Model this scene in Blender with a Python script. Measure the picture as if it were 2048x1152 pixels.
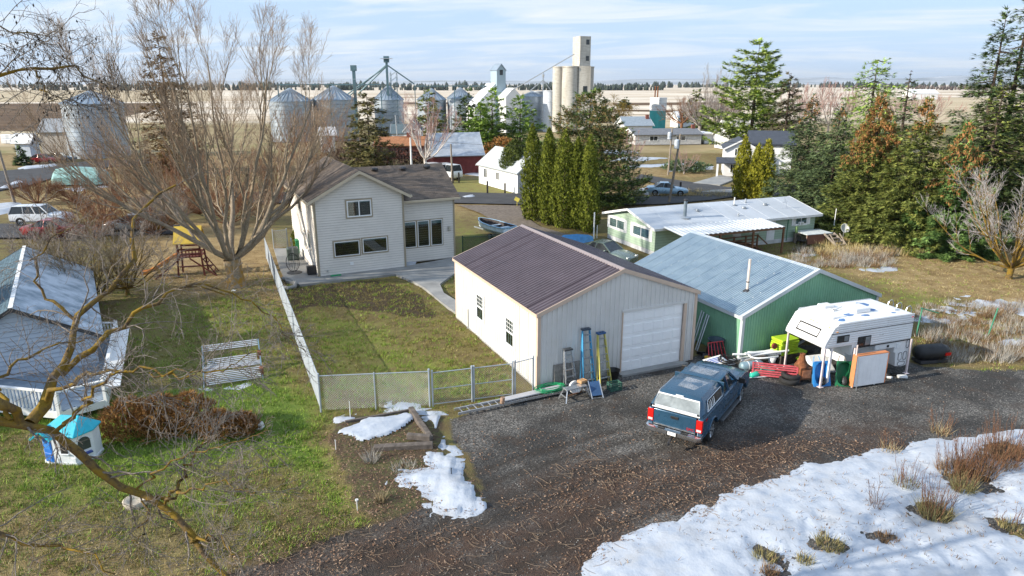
import bpy,bmesh,math,random
import numpy as np
from mathutils import Matrix,Vector,Euler
R=math.radians
random.seed(7)
rng=np.random.default_rng(11)
SC=bpy.context.scene
for _o in list(bpy.data.objects):
 bpy.data.objects.remove(_o)
COL=SC.collection
# ---------------------------------------------------------------- camera
FPX=1384.0
PITCH=math.atan(408/FPX)
CAMH=12.3
cam=bpy.data.cameras.new('camera')
cam.sensor_width=36.0
cam.lens=FPX/2048*36.0
cam.clip_start=0.1
cam.clip_end=40000
camo=bpy.data.objects.new('camera',cam)
COL.objects.link(camo)
camo.location=(0,0,CAMH)
camo.rotation_euler=(math.pi/2-PITCH,0,0)
SC.camera=camo
# ---------------------------------------------------------------- sky, sun, exposure
SUN_AZ,SUN_EL=18.0,24.0
world=bpy.data.worlds.new('World')
SC.world=world
world.use_nodes=True
nt=world.node_tree
nt.nodes.clear()
wo=nt.nodes.new('ShaderNodeOutputWorld')
bg=nt.nodes.new('ShaderNodeBackground')
sky=nt.nodes.new('ShaderNodeTexSky')
sky.sky_type='NISHITA'
sky.sun_disc=False
sky.sun_elevation=R(SUN_EL)
sky.sun_rotation=R(270-SUN_AZ)
sky.altitude=700
sky.air_density=1.0
sky.dust_density=0.1
sky.ozone_density=3.0
tc=nt.nodes.new('ShaderNodeTexCoord')
sep=nt.nodes.new('ShaderNodeSeparateXYZ')
nt.links.new(tc.outputs['Generated'],sep.inputs[0])
def wmath(op,a,b):
 n=nt.nodes.new('ShaderNodeMath'); n.operation=op
 for i,q in enumerate((a,b)):
  if isinstance(q,(int,float)):n.inputs[i].default_value=q
  else:nt.links.new(q,n.inputs[i])
 return n.outputs[0]
zz=wmath('MAXIMUM',sep.outputs[2],0.0)
den=wmath('ADD',zz,0.09)
cx=wmath('DIVIDE',sep.outputs[0],den)
cy=wmath('DIVIDE',sep.outputs[1],den)
comb=nt.nodes.new('ShaderNodeCombineXYZ')
nt.links.new(wmath('MULTIPLY',cx,0.55),comb.inputs[0])
nt.links.new(wmath('MULTIPLY',wmath('ADD',cy,wmath('MULTIPLY',cx,0.25)),1.25),comb.inputs[1])
cn=nt.nodes.new('ShaderNodeTexNoise')
cn.inputs['Scale'].default_value=1.15
cn.inputs['Detail'].default_value=8
cn.inputs['Roughness'].default_value=0.6
cn.inputs['Distortion'].default_value=0.7
nt.links.new(comb.outputs[0],cn.inputs['Vector'])
cr=nt.nodes.new('ShaderNodeValToRGB')
cr.color_ramp.elements[0].position=0.44
cr.color_ramp.elements[1].position=0.70
nt.links.new(cn.outputs[0],cr.inputs[0])
veil=wmath('ADD',wmath('MULTIPLY',wmath('POWER',wmath('SUBTRACT',1.0,zz),7.0),0.18),0.80)
cf=wmath('MINIMUM',veil,1.0)
mixc=nt.nodes.new('ShaderNodeMix'); mixc.data_type='RGBA'
nt.links.new(cf,mixc.inputs[0])
nt.links.new(sky.outputs[0],mixc.inputs[6])
mixc.inputs[7].default_value=(2.25,3.0,4.1,1)
mixd=nt.nodes.new('ShaderNodeMix'); mixd.data_type='RGBA'
nt.links.new(wmath('MULTIPLY',cr.outputs[0],0.95),mixd.inputs[0])
nt.links.new(mixc.outputs[2],mixd.inputs[6])
mixd.inputs[7].default_value=(3.9,4.1,4.3,1)
nt.links.new(mixd.outputs[2],bg.inputs['Color'])
bg.inputs['Strength'].default_value=0.15
nt.links.new(bg.outputs[0],wo.inputs[0])
sl=bpy.data.lights.new('sun','SUN')
sl.energy=4.3
sl.angle=R(0.55)
sl.color=(1.0,0.91,0.77)
so=bpy.data.objects.new('sun',sl)
COL.objects.link(so)
so.location=(-60,-20,60)
_d=Vector((math.cos(R(SUN_EL))*math.cos(R(SUN_AZ)),math.cos(R(SUN_EL))*math.sin(R(SUN_AZ)),-math.sin(R(SUN_EL))))
so.rotation_euler=_d.to_track_quat('-Z','Y').to_euler()
SC.view_settings.view_transform='Standard'
SC.view_settings.look='None'
SC.view_settings.gamma=1
SC.view_settings.exposure=0.75
SC.view_settings.use_curve_mapping=False
SC.cycles.max_bounces=6
SC.cycles.transparent_max_bounces=12
SC.cycles.caustics_reflective=False
SC.cycles.caustics_refractive=False
# ---------------------------------------------------------------- helpers
_c,_s=math.cos(PITCH),math.sin(PITCH)
def G(x,y,z=0.0):
 """site survey: the point at height z of the place seen at picture position x, y (2048 wide)"""
 u,v=(x-1024)/FPX,(y-576)/FPX
 t=(CAMH-z)/(_s+v*_c)
 return Vector((u*t,(_c-v*_s)*t,z))
def K(p):
 """metres per picture unit at ground point p"""
 return(p.y*_c+CAMH*_s)/FPX
def tag(o,label=None,cat=None,group=None,kind=None):
 if label:o['label']=label
 if cat:o['category']=cat
 if group:o['group']=group
 if kind:o['kind']=kind
 return o
def thing(name,label,cat,loc=(0,0,0),rz=0.0,group=None):
 o=bpy.data.objects.new(name,None)
 o.empty_display_size=0.3
 COL.objects.link(o)
 o.location=loc
 o.rotation_euler=(0,0,R(rz))
 return tag(o,label,cat,group)
def put(name,mesh,parent=None,loc=(0,0,0),rot=(0,0,0),sc=None):
 o=bpy.data.objects.new(name,mesh)
 COL.objects.link(o)
 o.location=loc
 o.rotation_euler=rot
 if sc is not None:o.scale=sc if hasattr(sc,'__len__')else(sc,sc,sc)
 if parent is not None:o.parent=parent
 return o
def copy_tree(o,parent=None):
 c=o.copy()
 COL.objects.link(c)
 c.parent=parent
 for ch in o.children:copy_tree(ch,c)
 return c
class MB:
 """collects faces of ONE piece, then links it as one mesh object"""
 def __init__(s,xf=None):
  s.v=[]; s.f=[]; s.m=[]; s.xf=xf
 def add(s,vs,fs,mi=0):
  b=len(s.v)
  if s.xf is not None:vs=[tuple(s.xf@Vector(p))for p in vs]
  s.v.extend([tuple(p)for p in vs])
  for f in fs:
   s.f.append([b+i for i in f]); s.m.append(mi)
  return s
 def box(s,x0,x1,y0,y1,z0,z1,mi=0):
  return s.add([(x0,y0,z0),(x1,y0,z0),(x1,y1,z0),(x0,y1,z0),(x0,y0,z1),(x1,y0,z1),(x1,y1,z1),(x0,y1,z1)],
  [(3,2,1,0),(4,5,6,7),(0,1,5,4),(1,2,6,5),(2,3,7,6),(3,0,4,7)],mi)
 def obox(s,c,size,rot=(0,0,0),mi=0):
  m=Matrix.Translation(c)@Euler(rot).to_matrix().to_4x4()
  a,b,d=[q/2 for q in size]
  vs=[m@Vector(p)for p in[(-a,-b,-d),(a,-b,-d),(a,b,-d),(-a,b,-d),(-a,-b,d),(a,-b,d),(a,b,d),(-a,b,d)]]
  return s.add(vs,[(3,2,1,0),(4,5,6,7),(0,1,5,4),(1,2,6,5),(2,3,7,6),(3,0,4,7)],mi)
 def beam(s,p0,p1,w,h,mi=0):
  p0,p1=Vector(p0),Vector(p1)
  d=(p1-p0); L=d.length; d.normalize()
  up=Vector((0,0,1))if abs(d.z)<0.95 else Vector((0,1,0))
  a=d.cross(up).normalized()*(w/2); b=a.cross(d).normalized()*(h/2)
  vs=[p0-a-b,p0+a-b,p0+a+b,p0-a+b,p1-a-b,p1+a-b,p1+a+b,p1-a+b]
  return s.add(vs,[(3,2,1,0),(4,5,6,7),(0,1,5,4),(1,2,6,5),(2,3,7,6),(3,0,4,7)],mi)
 def tube(s,pts,r,n=6,mi=0,caps=True,closed=False):
  pts=[Vector(p)for p in pts]
  k=len(pts)
  rs=r if hasattr(r,'__len__')else[r]*k
  vs=[]; fs=[]
  ref=None
  for i,p in enumerate(pts):
   if closed:d=pts[(i+1)%k]-pts[i-1]
   else:d=pts[min(i+1,k-1)]-pts[max(i-1,0)]
   if d.length<1e-9:d=Vector((0,0,1))
   d.normalize()
   if ref is None:
    ref=Vector((0,0,1))if abs(d.z)<0.9 else Vector((1,0,0))
   a=d.cross(ref)
   if a.length<1e-6:a=d.cross(Vector((0,1,0)))
   a.normalize(); b=d.cross(a); ref=-b if False else ref
   for j in range(n):
    t=2*math.pi*j/n
    vs.append(p+(a*math.cos(t)+b*math.sin(t))*rs[i])
  for i in range(k if closed else k-1):
   i2=(i+1)%k
   for j in range(n):
    fs.append((i*n+j,i*n+(j+1)%n,i2*n+(j+1)%n,i2*n+j))
  if caps and not closed:
   fs.append(tuple(range(n-1,-1,-1))); fs.append(tuple((k-1)*n+j for j in range(n)))
  return s.add(vs,fs,mi)
 def cyl(s,p0,p1,r0,r1=None,n=12,mi=0,caps=True):
  return s.tube([p0,p1],[r0,r0 if r1 is None else r1],n,mi,caps)
 def prism(s,poly,a0,a1,axis='y',mi=0,caps=True):
  n=len(poly)
  def P(p,a):
   if axis=='y':return(p[0],a,p[1])
   if axis=='x':return(a,p[0],p[1])
   return(p[0],p[1],a)
  vs=[P(p,a0)for p in poly]+[P(p,a1)for p in poly]
  fs=[(i,(i+1)%n,n+(i+1)%n,n+i)for i in range(n)]
  if caps:fs+=[tuple(range(n-1,-1,-1)),tuple(range(n,2*n))]
  return s.add(vs,fs,mi)
 def lathe(s,prof,c=(0,0,0),n=16,mi=0,axis='z',a0=0.0,a1=2*math.pi):
  full=abs(a1-a0-2*math.pi)<1e-6
  m=n if full else n+1
  vs=[]; fs=[]
  for(r,z)in prof:
   for j in range(m):
    t=a0+(a1-a0)*j/n
    x,y=r*math.cos(t),r*math.sin(t)
    if axis=='z':p=(c[0]+x,c[1]+y,c[2]+z)
    elif axis=='y':p=(c[0]+x,c[1]+z,c[2]+y)
    else:p=(c[0]+z,c[1]+x,c[2]+y)
    vs.append(p)
  for i in range(len(prof)-1):
   for j in range(n):
    j2=(j+1)%m
    fs.append((i*m+j,i*m+j2,(i+1)*m+j2,(i+1)*m+j))
  return s.add(vs,fs,mi)
 def loft(s,rings,mi=0,closed=True,caps=True):
  n=len(rings[0]); vs=[p for r in rings for p in r]; fs=[]
  for i in range(len(rings)-1):
   for j in range(n if closed else n-1):
    j2=(j+1)%n
    fs.append((i*n+j,i*n+j2,(i+1)*n+j2,(i+1)*n+j))
  if caps:
   fs.append(tuple(range(n-1,-1,-1))); fs.append(tuple((len(rings)-1)*n+j for j in range(n)))
  return s.add(vs,fs,mi)
 def mesh(s,name,mats,smooth=False):
  me=bpy.data.meshes.new(name)
  me.from_pydata(s.v,[],s.f)
  for m in(mats if isinstance(mats,(list,tuple))else[mats]):me.materials.append(m)
  if any(s.m):me.polygons.foreach_set('material_index',s.m)
  bm=bmesh.new(); bm.from_mesh(me)
  bmesh.ops.recalc_face_normals(bm,faces=bm.faces); bm.to_mesh(me); bm.free()
  if smooth:me.shade_smooth()
  return me
 def build(s,name,mats,parent=None,smooth=False,bevel=0,seg=2,subsurf=0,angle=None,loc=(0,0,0),rot=(0,0,0)):
  me=s.mesh(name,mats,smooth)
  o=put(name,me,parent,loc,rot)
  if bevel:
   b=o.modifiers.new('bevel','BEVEL'); b.width=bevel; b.segments=seg; b.limit_method='ANGLE'; b.angle_limit=R(35)
  if subsurf:
   q=o.modifiers.new('sub','SUBSURF'); q.levels=subsurf; q.render_levels=subsurf
  if angle:
   me.shade_smooth()
   try:
    me.set_sharp_from_angle(angle=R(angle))
   except Exception:
    pass
  return o
def np_mesh(name,verts,faces,mats,smooth=False,midx=None):
 """fast mesh from arrays; faces is (n,3) or (n,4)"""
 verts=np.asarray(verts,np.float32).reshape(-1,3)
 faces=np.asarray(faces,np.int32)
 n,k=faces.shape
 me=bpy.data.meshes.new(name)
 me.vertices.add(len(verts)); me.vertices.foreach_set('co',verts.ravel())
 me.loops.add(n*k); me.loops.foreach_set('vertex_index',faces.ravel())
 me.polygons.add(n); me.polygons.foreach_set('loop_start',np.arange(0,n*k,k,dtype=np.int32))
 for m in(mats if isinstance(mats,(list,tuple))else[mats]):me.materials.append(m)
 if midx is not None:me.polygons.foreach_set('material_index',np.asarray(midx,np.int32))
 me.update(calc_edges=True)
 if smooth:me.shade_smooth()
 return me
# ---------------------------------------------------------------- materials
_mats={}
class NB:
 def __init__(s,name):
  s.m=bpy.data.materials.new(name); s.m.use_nodes=True
  s.t=s.m.node_tree; s.b=s.t.nodes['Principled BSDF']
  s.out=s.t.nodes['Material Output']
 def n(s,typ,**kw):
  q=s.t.nodes.new(typ)
  for k,v in kw.items():
   if hasattr(q,k):setattr(q,k,v)
  return q
 def l(s,a,b):s.t.links.new(a,b)
 def pos(s,sx=1,sy=1,sz=1,obj=False):
  g=s.n('ShaderNodeTexCoord').outputs['Object']if obj else s.n('ShaderNodeNewGeometry').outputs['Position']
  if(sx,sy,sz)==(1,1,1):return g
  m=s.n('ShaderNodeMapping'); m.inputs['Scale'].default_value=(sx,sy,sz)
  s.l(g,m.inputs[0]); return m.outputs[0]
 def noise(s,scale,detail=3,rough=.55,vec=None,dist=0):
  q=s.n('ShaderNodeTexNoise')
  q.inputs['Scale'].default_value=scale; q.inputs['Detail'].default_value=detail
  q.inputs['Roughness'].default_value=rough; q.inputs['Distortion'].default_value=dist
  s.l(vec if vec is not None else s.pos(),q.inputs['Vector'])
  return q.outputs[0]
 def ramp(s,fac,stops):
  q=s.n('ShaderNodeValToRGB'); e=q.color_ramp.elements
  while len(e)<len(stops):e.new(0.5)
  for i,(p,c)in enumerate(stops):
   e[i].position=p; e[i].color=(c,c,c,1)if isinstance(c,(int,float))else(*c,1)
  s.l(fac,q.inputs[0]); return q.outputs[0]
 def mix(s,fac,a,b,blend='MIX'):
  q=s.n('ShaderNodeMix'); q.data_type='RGBA'; q.blend_type=blend
  for i,v in((0,fac),(6,a),(7,b)):
   if isinstance(v,(int,float)):q.inputs[i].default_value=v if i==0 else(v,v,v,1)
   elif isinstance(v,tuple):q.inputs[i].default_value=(*v,1)
   else:s.l(v,q.inputs[i])
  return q.outputs[2]
 def math(s,op,a,b=0.0,clamp=False):
  q=s.n('ShaderNodeMath'); q.operation=op; q.use_clamp=clamp
  for i,v in enumerate((a,b)):
   if isinstance(v,(int,float)):q.inputs[i].default_value=v
   else:s.l(v,q.inputs[i])
  return q.outputs[0]
 def bump(s,h,strength=.4,dist=.02):
  q=s.n('ShaderNodeBump'); q.inputs['Strength'].default_value=strength; q.inputs['Distance'].default_value=dist
  s.l(h,q.inputs['Height']); s.l(q.outputs[0],s.b.inputs['Normal'])
 def set(s,col=None,rough=None,metal=None,spec=None):
  for k,v in(('Base Color',col),('Roughness',rough),('Metallic',metal),('Specular IOR Level',spec)):
   if v is None:continue
   if isinstance(v,(int,float)):s.b.inputs[k].default_value=v
   elif isinstance(v,tuple):s.b.inputs[k].default_value=(*v,1)
   else:s.l(v,s.b.inputs[k])
  return s.m
def lin(r,g,b):
 f=lambda c:(c/255/12.92)if c<=10 else((c/255+.055)/1.055)**2.4
 return(f(r),f(g),f(b))
def M(name,col,rough=.6,metal=0.,var=.14,scale=2.5,bump=0.,bscale=60,spec=.4,dirt=None,dscale=1.2):
 """plain finish with uneven tone, optional dirt and relief"""
 if name in _mats:return _mats[name]
 b=NB(name)
 n1=b.noise(scale,4)
 lo=tuple(max(0,c*(1-var))for c in col); hi=tuple(min(1,c*(1+var))for c in col)
 c=b.ramp(n1,[(.32,lo),(.68,hi)])
 if dirt:
  d=b.ramp(b.noise(dscale,6,.65),[(.52,0.),(.72,1.)])
  c=b.mix(b.math('MULTIPLY',d,.6),c,dirt)
 rr=b.ramp(b.noise(scale*2.3,3),[(.3,max(.02,rough-.1)),(.7,min(1,rough+.1))])
 b.set(c,rr,metal,spec)
 if bump:b.bump(b.noise(bscale,3),bump,.01)
 _mats[name]=b.m
 return b.m
# ================================================================ ground
def poly_sd(P,poly):
 """signed distance (positive inside) of points P (n,2) to polygon"""
 poly=np.asarray(poly,float)
 n=len(poly)
 dmin=np.full(len(P),1e9); inside=np.zeros(len(P),bool)
 for i in range(n):
  a=poly[i]; b=poly[(i+1)%n]
  e=b-a; w=P-a
  t=np.clip((w@e)/max(e@e,1e-9),0,1)
  d=np.hypot(*(w-t[:,None]*e).T)
  dmin=np.minimum(dmin,d)
  c=((a[1]>P[:,1])!=(b[1]>P[:,1]))
  with np.errstate(divide='ignore',invalid='ignore'):
   xi=(b[0]-a[0])*(P[:,1]-a[1])/(b[1]-a[1])+a[0]
  inside^=c&(P[:,0]<xi)
 return np.where(inside,dmin,-dmin)
def GP(pts):return[tuple(G(x,y).xy)for x,y in pts]
_ph=rng.random((6,40,3))
def vnoise(x,y,f,seed=0):
 """smooth value noise, array version"""
 r=np.random.default_rng(seed).random((64,64))
 X,Y=x*f,y*f
 i,j=np.floor(X).astype(int),np.floor(Y).astype(int)
 u,v=X-i,Y-j
 u=u*u*(3-2*u); v=v*v*(3-2*v)
 q=lambda a,b:r[a%64,b%64]
 return(q(i,j)*(1-u)+q(i+1,j)*u)*(1-v)+(q(i,j+1)*(1-u)+q(i+1,j+1)*u)*v
def fbm(x,y,f,seed=0,o=4):
 s=0; a=.5
 for k in range(o):
  s=s+a*vnoise(x,y,f*2**k,seed+k); a*=.5
 return s
def ss(x,a,b):
 t=np.clip((x-a)/(b-a),0,1); return t*t*(3-2*t)
Z_GRAVEL=GP([(890,838),(985,1012),(735,1045),(520,1125),(380,1180),(360,1300),(1100,1300),(2300,1000),(2300,745),(1850,735),(1760,705),(1640,690),(1480,690),(1390,705),(1075,778)])
Z_LEAF=GP([(330,1190),(560,1085),(760,1050),(950,1020),(1080,950),(1250,905),(1420,890),(1600,870),(1760,850),(1880,850),(1700,912),(1560,950),(1240,1090),(1100,1175),(700,1200)])
Z_BED=GP([(668,828),(664,900),(690,960),(716,1035),(800,1055),(985,1015),(900,900),(885,832)])
Z_BACK=GP([(545,500),(650,800),(860,815),(1070,780),(905,560),(620,560)])
Z_DRY=GP([(300,440),(545,440),(580,560),(540,600),(420,590),(280,575),(220,500)])
Z_LUSH=[(GP([(380,770),(560,730),(640,830),(700,960),(715,1030),(620,990),(500,900),(300,960),(0,860),(0,800)]),1.0),
(GP([(600,620),(760,640),(900,720),(1050,770),(860,800),(650,780)]),.5),
(GP([(0,850),(240,940),(600,990),(420,1040),(0,1020)]),.6),
(GP([(230,600),(560,600),(640,800),(400,800),(200,720)]),.42),
(GP([(1640,470),(1800,520),(1900,610),(1840,640),(1740,560)]),.5),
(GP([(890,340),(1060,370),(1040,392),(890,385)]),.6),
(GP([(912,430),(990,490),(1010,520),(912,510)]),.6),
(GP([(0,340),(80,335),(60,360),(0,370)]),.6)]
Z_MULCH=GP([(560,555),(640,570),(760,560),(840,590),(880,640),(740,620),(620,610),(585,640),(570,600)])
Z_RTAN=GP([(1630,470),(2100,470),(2100,620),(1900,600),(1700,560)])
Z_WEED=GP([(1835,640),(2100,590),(2100,740),(1860,735)])
xs=np.concatenate([np.arange(-110,-32,.8),np.arange(-32,32,.4),np.arange(32,110.1,.8)])
ys=np.concatenate([np.arange(4,44,.3),np.arange(44,130.1,1.0)])
GX,GY=np.meshgrid(xs,ys)
PX=np.stack([GX.ravel(),GY.ravel()],1)
def wobble(P,f=.35,a=.9,seed=3):
 return(fbm(P[:,0],P[:,1],f,seed)-.47)*2*a
sdG=poly_sd(PX,Z_GRAVEL)+wobble(PX,.8,.45)
wG=ss(sdG,-.25,.35)
wL=ss(poly_sd(PX,Z_LEAF)+wobble(PX,.45,2.0,9),-1.6,1.8)
wB=ss(poly_sd(PX,Z_BED)+wobble(PX,.9,.35,5),-.2,.3)
wD=ss(poly_sd(PX,Z_DRY)+wobble(PX,.3,2,8),-1.5,1.5)
wT=ss(poly_sd(PX,Z_RTAN)+wobble(PX,.3,2,18),-1.5,1.5)
wM=ss(poly_sd(PX,Z_MULCH)+wobble(PX,.6,.6,28),-.5,.5)
wW=ss(poly_sd(PX,Z_WEED)+wobble(PX,.5,1.2,38),-.8,.8)
lush=np.zeros(len(PX))+.22*(PX[:,1]>0)
for pl,w in Z_LUSH:
 lush=np.maximum(lush,w*ss(poly_sd(PX,pl)+wobble(PX,.4,1.2,6),-1.0,1.0))
tan=np.clip(wD*.75+wT*.72+.55*wW+.42*ss(-(PX[:,1]-17.2)-.25*(PX[:,0]+10),-1.2,1.2)*(PX[:,0]<0),0,1)
far=ss(PX[:,1],56,76); tan=np.maximum(tan,far*(.35+.3*(fbm(PX[:,0],PX[:,1],.06,51)>.5)))
def rut(P):
 p0=np.array(G(1330,890).xy); p1=np.array(G(560,1150).xy)
 d=(p1-p0)/np.hypot(*(p1-p0)); w=P-p0
 s=w@d; q=w@np.array([-d[1],d[0]])+.25*np.sin(s*.35)
 r=sum(np.exp(-((q-o)/.22)**2)for o in(-1.7,-.9,.15,.85,2.2,3.0))
 return r*ss(s,-1,1)
rt=rut(PX)*wG
z=(fbm(PX[:,0],PX[:,1],.12,40,3)-.44)*.10+(fbm(PX[:,0],PX[:,1],1.3,44,3)-.44)*.07*(1-.7*wG)+(fbm(PX[:,0],PX[:,1],1.9,46,2)-.37)*.15*(1-wG)*(1-ss(PX[:,1],40,55))
z=z-rt*.035+wL*(fbm(PX[:,0],PX[:,1],1.0,71,3)-.45)*.12
z=z+.10*wB
z=np.clip(z,-.10,.16)-.02
_fade=np.minimum(1,np.minimum(np.minimum(PX[:,0]+110,110-PX[:,0])/6,(130-PX[:,1])/6))
z=z*_fade
GZ=z.reshape(GX.shape)
def ground_z(x,y):
 i=np.clip(np.searchsorted(xs,x),1,len(xs)-1); j=np.clip(np.searchsorted(ys,y),1,len(ys)-1)
 return GZ[j,i]
nx,ny=len(xs),len(ys)
ii=np.arange((ny-1)*(nx-1)); r_,c_=ii//(nx-1),ii%(nx-1)
fq=np.stack([r_*nx+c_,r_*nx+c_+1,(r_+1)*nx+c_+1,(r_+1)*nx+c_],1)
b=NB('yard_ground')
at=b.n('ShaderNodeAttribute'); at.attribute_name='zone_a'
at2=b.n('ShaderNodeAttribute'); at2.attribute_name='zone_b'
s1=b.n('ShaderNodeSeparateColor'); b.l(at.outputs['Color'],s1.inputs[0])
s2=b.n('ShaderNodeSeparateColor'); b.l(at2.outputs['Color'],s2.inputs[0])
nf=b.noise(9,5,.65); nm=b.noise(1.1,5,.6); nl=b.noise(.35,4); nff=b.noise(38,4,.7)
def edge(w,soft=.14):
 return b.ramp(b.math('ADD',w,b.math('MULTIPLY',b.math('SUBTRACT',nf,.5),.7)),[(.5-soft,0.),(.5+soft,1.)])
lushf=b.ramp(b.math('ADD',s1.outputs[1],b.math('ADD',b.math('MULTIPLY',b.math('SUBTRACT',nm,.5),1.3),b.math('MULTIPLY',b.math('SUBTRACT',nf,.5),.5))),[(.1,0.),(.95,1.)])
grass=b.ramp(lushf,[(0.,(.20,.145,.068)),(.35,(.25,.215,.075)),(.7,(.235,.27,.055)),(1.,(.15,.24,.034))])
grass=b.mix(b.ramp(nff,[(.35,.55),(.7,0.)]),grass,(.06,.06,.022))
tanc=b.ramp(b.math('ADD',b.math('MULTIPLY',nf,.5),b.math('MULTIPLY',nm,.5)),[(.36,(.16,.105,.048)),(.48,(.31,.215,.10)),(.60,(.42,.315,.165))])
c=b.mix(edge(s2.outputs[0],.3),grass,tanc)
mul=b.ramp(nff,[(.35,(.035,.026,.016)),(.6,(.085,.062,.038)),(.75,(.17,.115,.06))])
c=b.mix(edge(s2.outputs[1]),c,mul)
dirt=b.ramp(b.math('ADD',b.math('MULTIPLY',nf,.6),b.math('MULTIPLY',nm,.4)),[(.3,(.045,.032,.022)),(.47,(.10,.07,.045)),(.56,(.10,.105,.04)),(.72,(.20,.14,.085))])
c=b.mix(edge(s2.outputs[2]),c,dirt)
vor=b.n('ShaderNodeTexVoronoi'); vor.inputs['Scale'].default_value=26; b.l(b.pos(),vor.inputs['Vector'])
gsp=b.n('ShaderNodeSeparateColor'); b.l(vor.outputs['Color'],gsp.inputs[0])
gr=b.ramp(gsp.outputs[0],[(0.,(.046,.045,.044)),(.45,(.105,.102,.096)),(.8,(.18,.172,.160)),(1.,(.34,.32,.29))])
gr=b.mix(b.ramp(nl,[(.40,.0),(.60,.8)]),gr,(.036,.035,.034))
gr=b.mix(b.ramp(nm,[(.52,0.),(.70,.55)]),gr,(.075,.052,.039))
c=b.mix(edge(s1.outputs[0]),c,gr)
lf=b.ramp(nff,[(.32,(.026,.019,.015)),(.50,(.068,.045,.034)),(.62,(.15,.085,.055)),(.76,(.29,.185,.125))])
c=b.mix(b.math('MULTIPLY',b.math('MULTIPLY',edge(s1.outputs[2],.45),b.ramp(nm,[(.32,.5),(.55,1.)])),.9),c,lf)
c=b.mix(b.math('MULTIPLY',at2.outputs['Alpha'],.75),c,(.040,.034,.029))
b.set(c,.9,0.,.2)
hh=b.math('ADD',b.math('MULTIPLY',nff,.6),b.math('ADD',nf,b.math('MULTIPLY',vor.outputs['Distance'],.4)))
b.bump(hh,.75,.07)
me=np_mesh('ground',np.column_stack([PX,z]),fq,b.m,True)
for nm_,arr in(('zone_a',np.stack([wG,lush,wL,wG],1)),('zone_b',np.stack([tan,wM,np.maximum(wB,.8*wW*0),np.clip(rt,0,1)],1))):
 a_=me.color_attributes.new(nm_,'FLOAT_COLOR','POINT'); a_.data.foreach_set('color',arr.astype(np.float32).ravel())
tag(put('ground',me),kind='structure')
b=NB('open_plain')
pv=b.pos(.004,.012,1)
n1=b.noise(1.0,6,.6,pv,.4); n2=b.noise(.05,5,.6); n3=b.noise(2.2,4,.6,b.pos(.0012,.014,1))
sy=b.n('ShaderNodeSeparateXYZ'); b.l(b.pos(),sy.inputs[0])
near=b.math('ADD',sy.outputs[1],b.math('MULTIPLY',b.math('SUBTRACT',n2,.5),90))
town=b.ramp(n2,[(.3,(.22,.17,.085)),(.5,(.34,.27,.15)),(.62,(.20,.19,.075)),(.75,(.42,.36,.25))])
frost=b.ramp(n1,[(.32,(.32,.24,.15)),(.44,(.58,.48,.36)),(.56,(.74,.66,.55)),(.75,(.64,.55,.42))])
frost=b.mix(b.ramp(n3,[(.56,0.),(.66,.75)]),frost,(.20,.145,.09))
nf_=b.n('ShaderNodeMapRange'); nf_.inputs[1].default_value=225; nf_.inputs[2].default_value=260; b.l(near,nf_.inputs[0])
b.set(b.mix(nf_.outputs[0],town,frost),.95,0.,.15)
b.bump(b.noise(1.5,4),.5,.1)
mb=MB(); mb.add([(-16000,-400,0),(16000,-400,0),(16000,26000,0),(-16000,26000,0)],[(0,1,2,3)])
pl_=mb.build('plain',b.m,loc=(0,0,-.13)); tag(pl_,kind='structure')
def flat(name,pts,z,m,kind='structure',label=None,cat=None):
 mb=MB(); mb.add([(p[0],p[1],z)for p in pts],[tuple(range(len(pts)))])
 o=mb.build(name,m); tag(o,label,cat,None,kind); return o
def field_mat(name,c1,c2,s=.05):
 b=NB(name); b.set(b.ramp(b.noise(s,6,.65,b.pos(.25,1,1)),[(.35,c1),(.65,c2)]),.95,0.,.15); return b.m
fm_brown=field_mat('ploughed_soil',(.085,.052,.030),(.17,.11,.062))
fm_tan=field_mat('straw_stubble',(.40,.32,.20),(.58,.48,.33))
fm_frost=field_mat('frosted_stubble',(.58,.50,.40),(.80,.75,.68),.02)
def fieldpx(pts,m,z):
 flat('field',[tuple(G(x,y,-.1).xy)for x,y in pts],z,m)
fieldpx([(-400,208),(330,206),(330,216),(110,262),(-400,262)],fm_brown,-.115)
fieldpx([(-400,181),(420,180),(420,203),(-400,205)],fm_tan,-.115)
fieldpx([(-400,262),(120,262),(120,292),(-400,300)],fm_tan,-.105)
fieldpx([(1225,206),(1450,204),(1450,209),(1230,211)],fm_brown,-.115)
fieldpx([(1230,219),(1330,220),(1450,226),(1330,224),(1230,222)],fm_brown,-.115)
fieldpx([(1200,240),(1460,236),(1460,252),(1240,256)],fm_tan,-.110)
fieldpx([(1690,193),(2300,198),(2300,246),(1690,240)],fm_tan,-.115)
fieldpx([(700,205),(1000,204),(1000,208),(700,209)],fm_brown,-.115)
# roads -----------------------------------------------------------
b=NB('asphalt')
v=b.noise(45,3,.7); w=b.noise(.5,5)
c=b.mix(b.ramp(w,[(.35,0.),(.7,.8)]),b.ramp(v,[(.3,(.030,.031,.034)),(.7,(.065,.066,.070))]),(.082,.082,.085))
b.set(c,.85,0.,.3); b.bump(v,.4,.01); m_asph=b.m
def strip(name,left,right,z,m,kind='structure'):
 vs=[(p[0],p[1],z)for p in left]+[(p[0],p[1],z)for p in right]
 n=len(left); mb=MB(); mb.add(vs,[(i,i+1,n+i+1,n+i)for i in range(n-1)])
 return tag(mb.build(name,m),kind=kind)
ROADZ=.125
strip('road',GP([(500,408),(912,408),(1040,411),(1200,413),(1330,410),(1420,402),(1462,396),(1800,386)]),
GP([(500,386),(912,386),(1040,389),(1200,394),(1330,394),(1400,391),(1450,376),(1800,362)]),ROADZ,m_asph)
strip('road',GP([(1215,392),(1290,372),(1400,392)])[:0]+GP([(1268,359),(1310,368),(1360,378),(1400,391)]),
GP([(1282,350),(1335,359),(1400,368),(1462,377)]),ROADZ+.004,m_asph)
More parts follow.
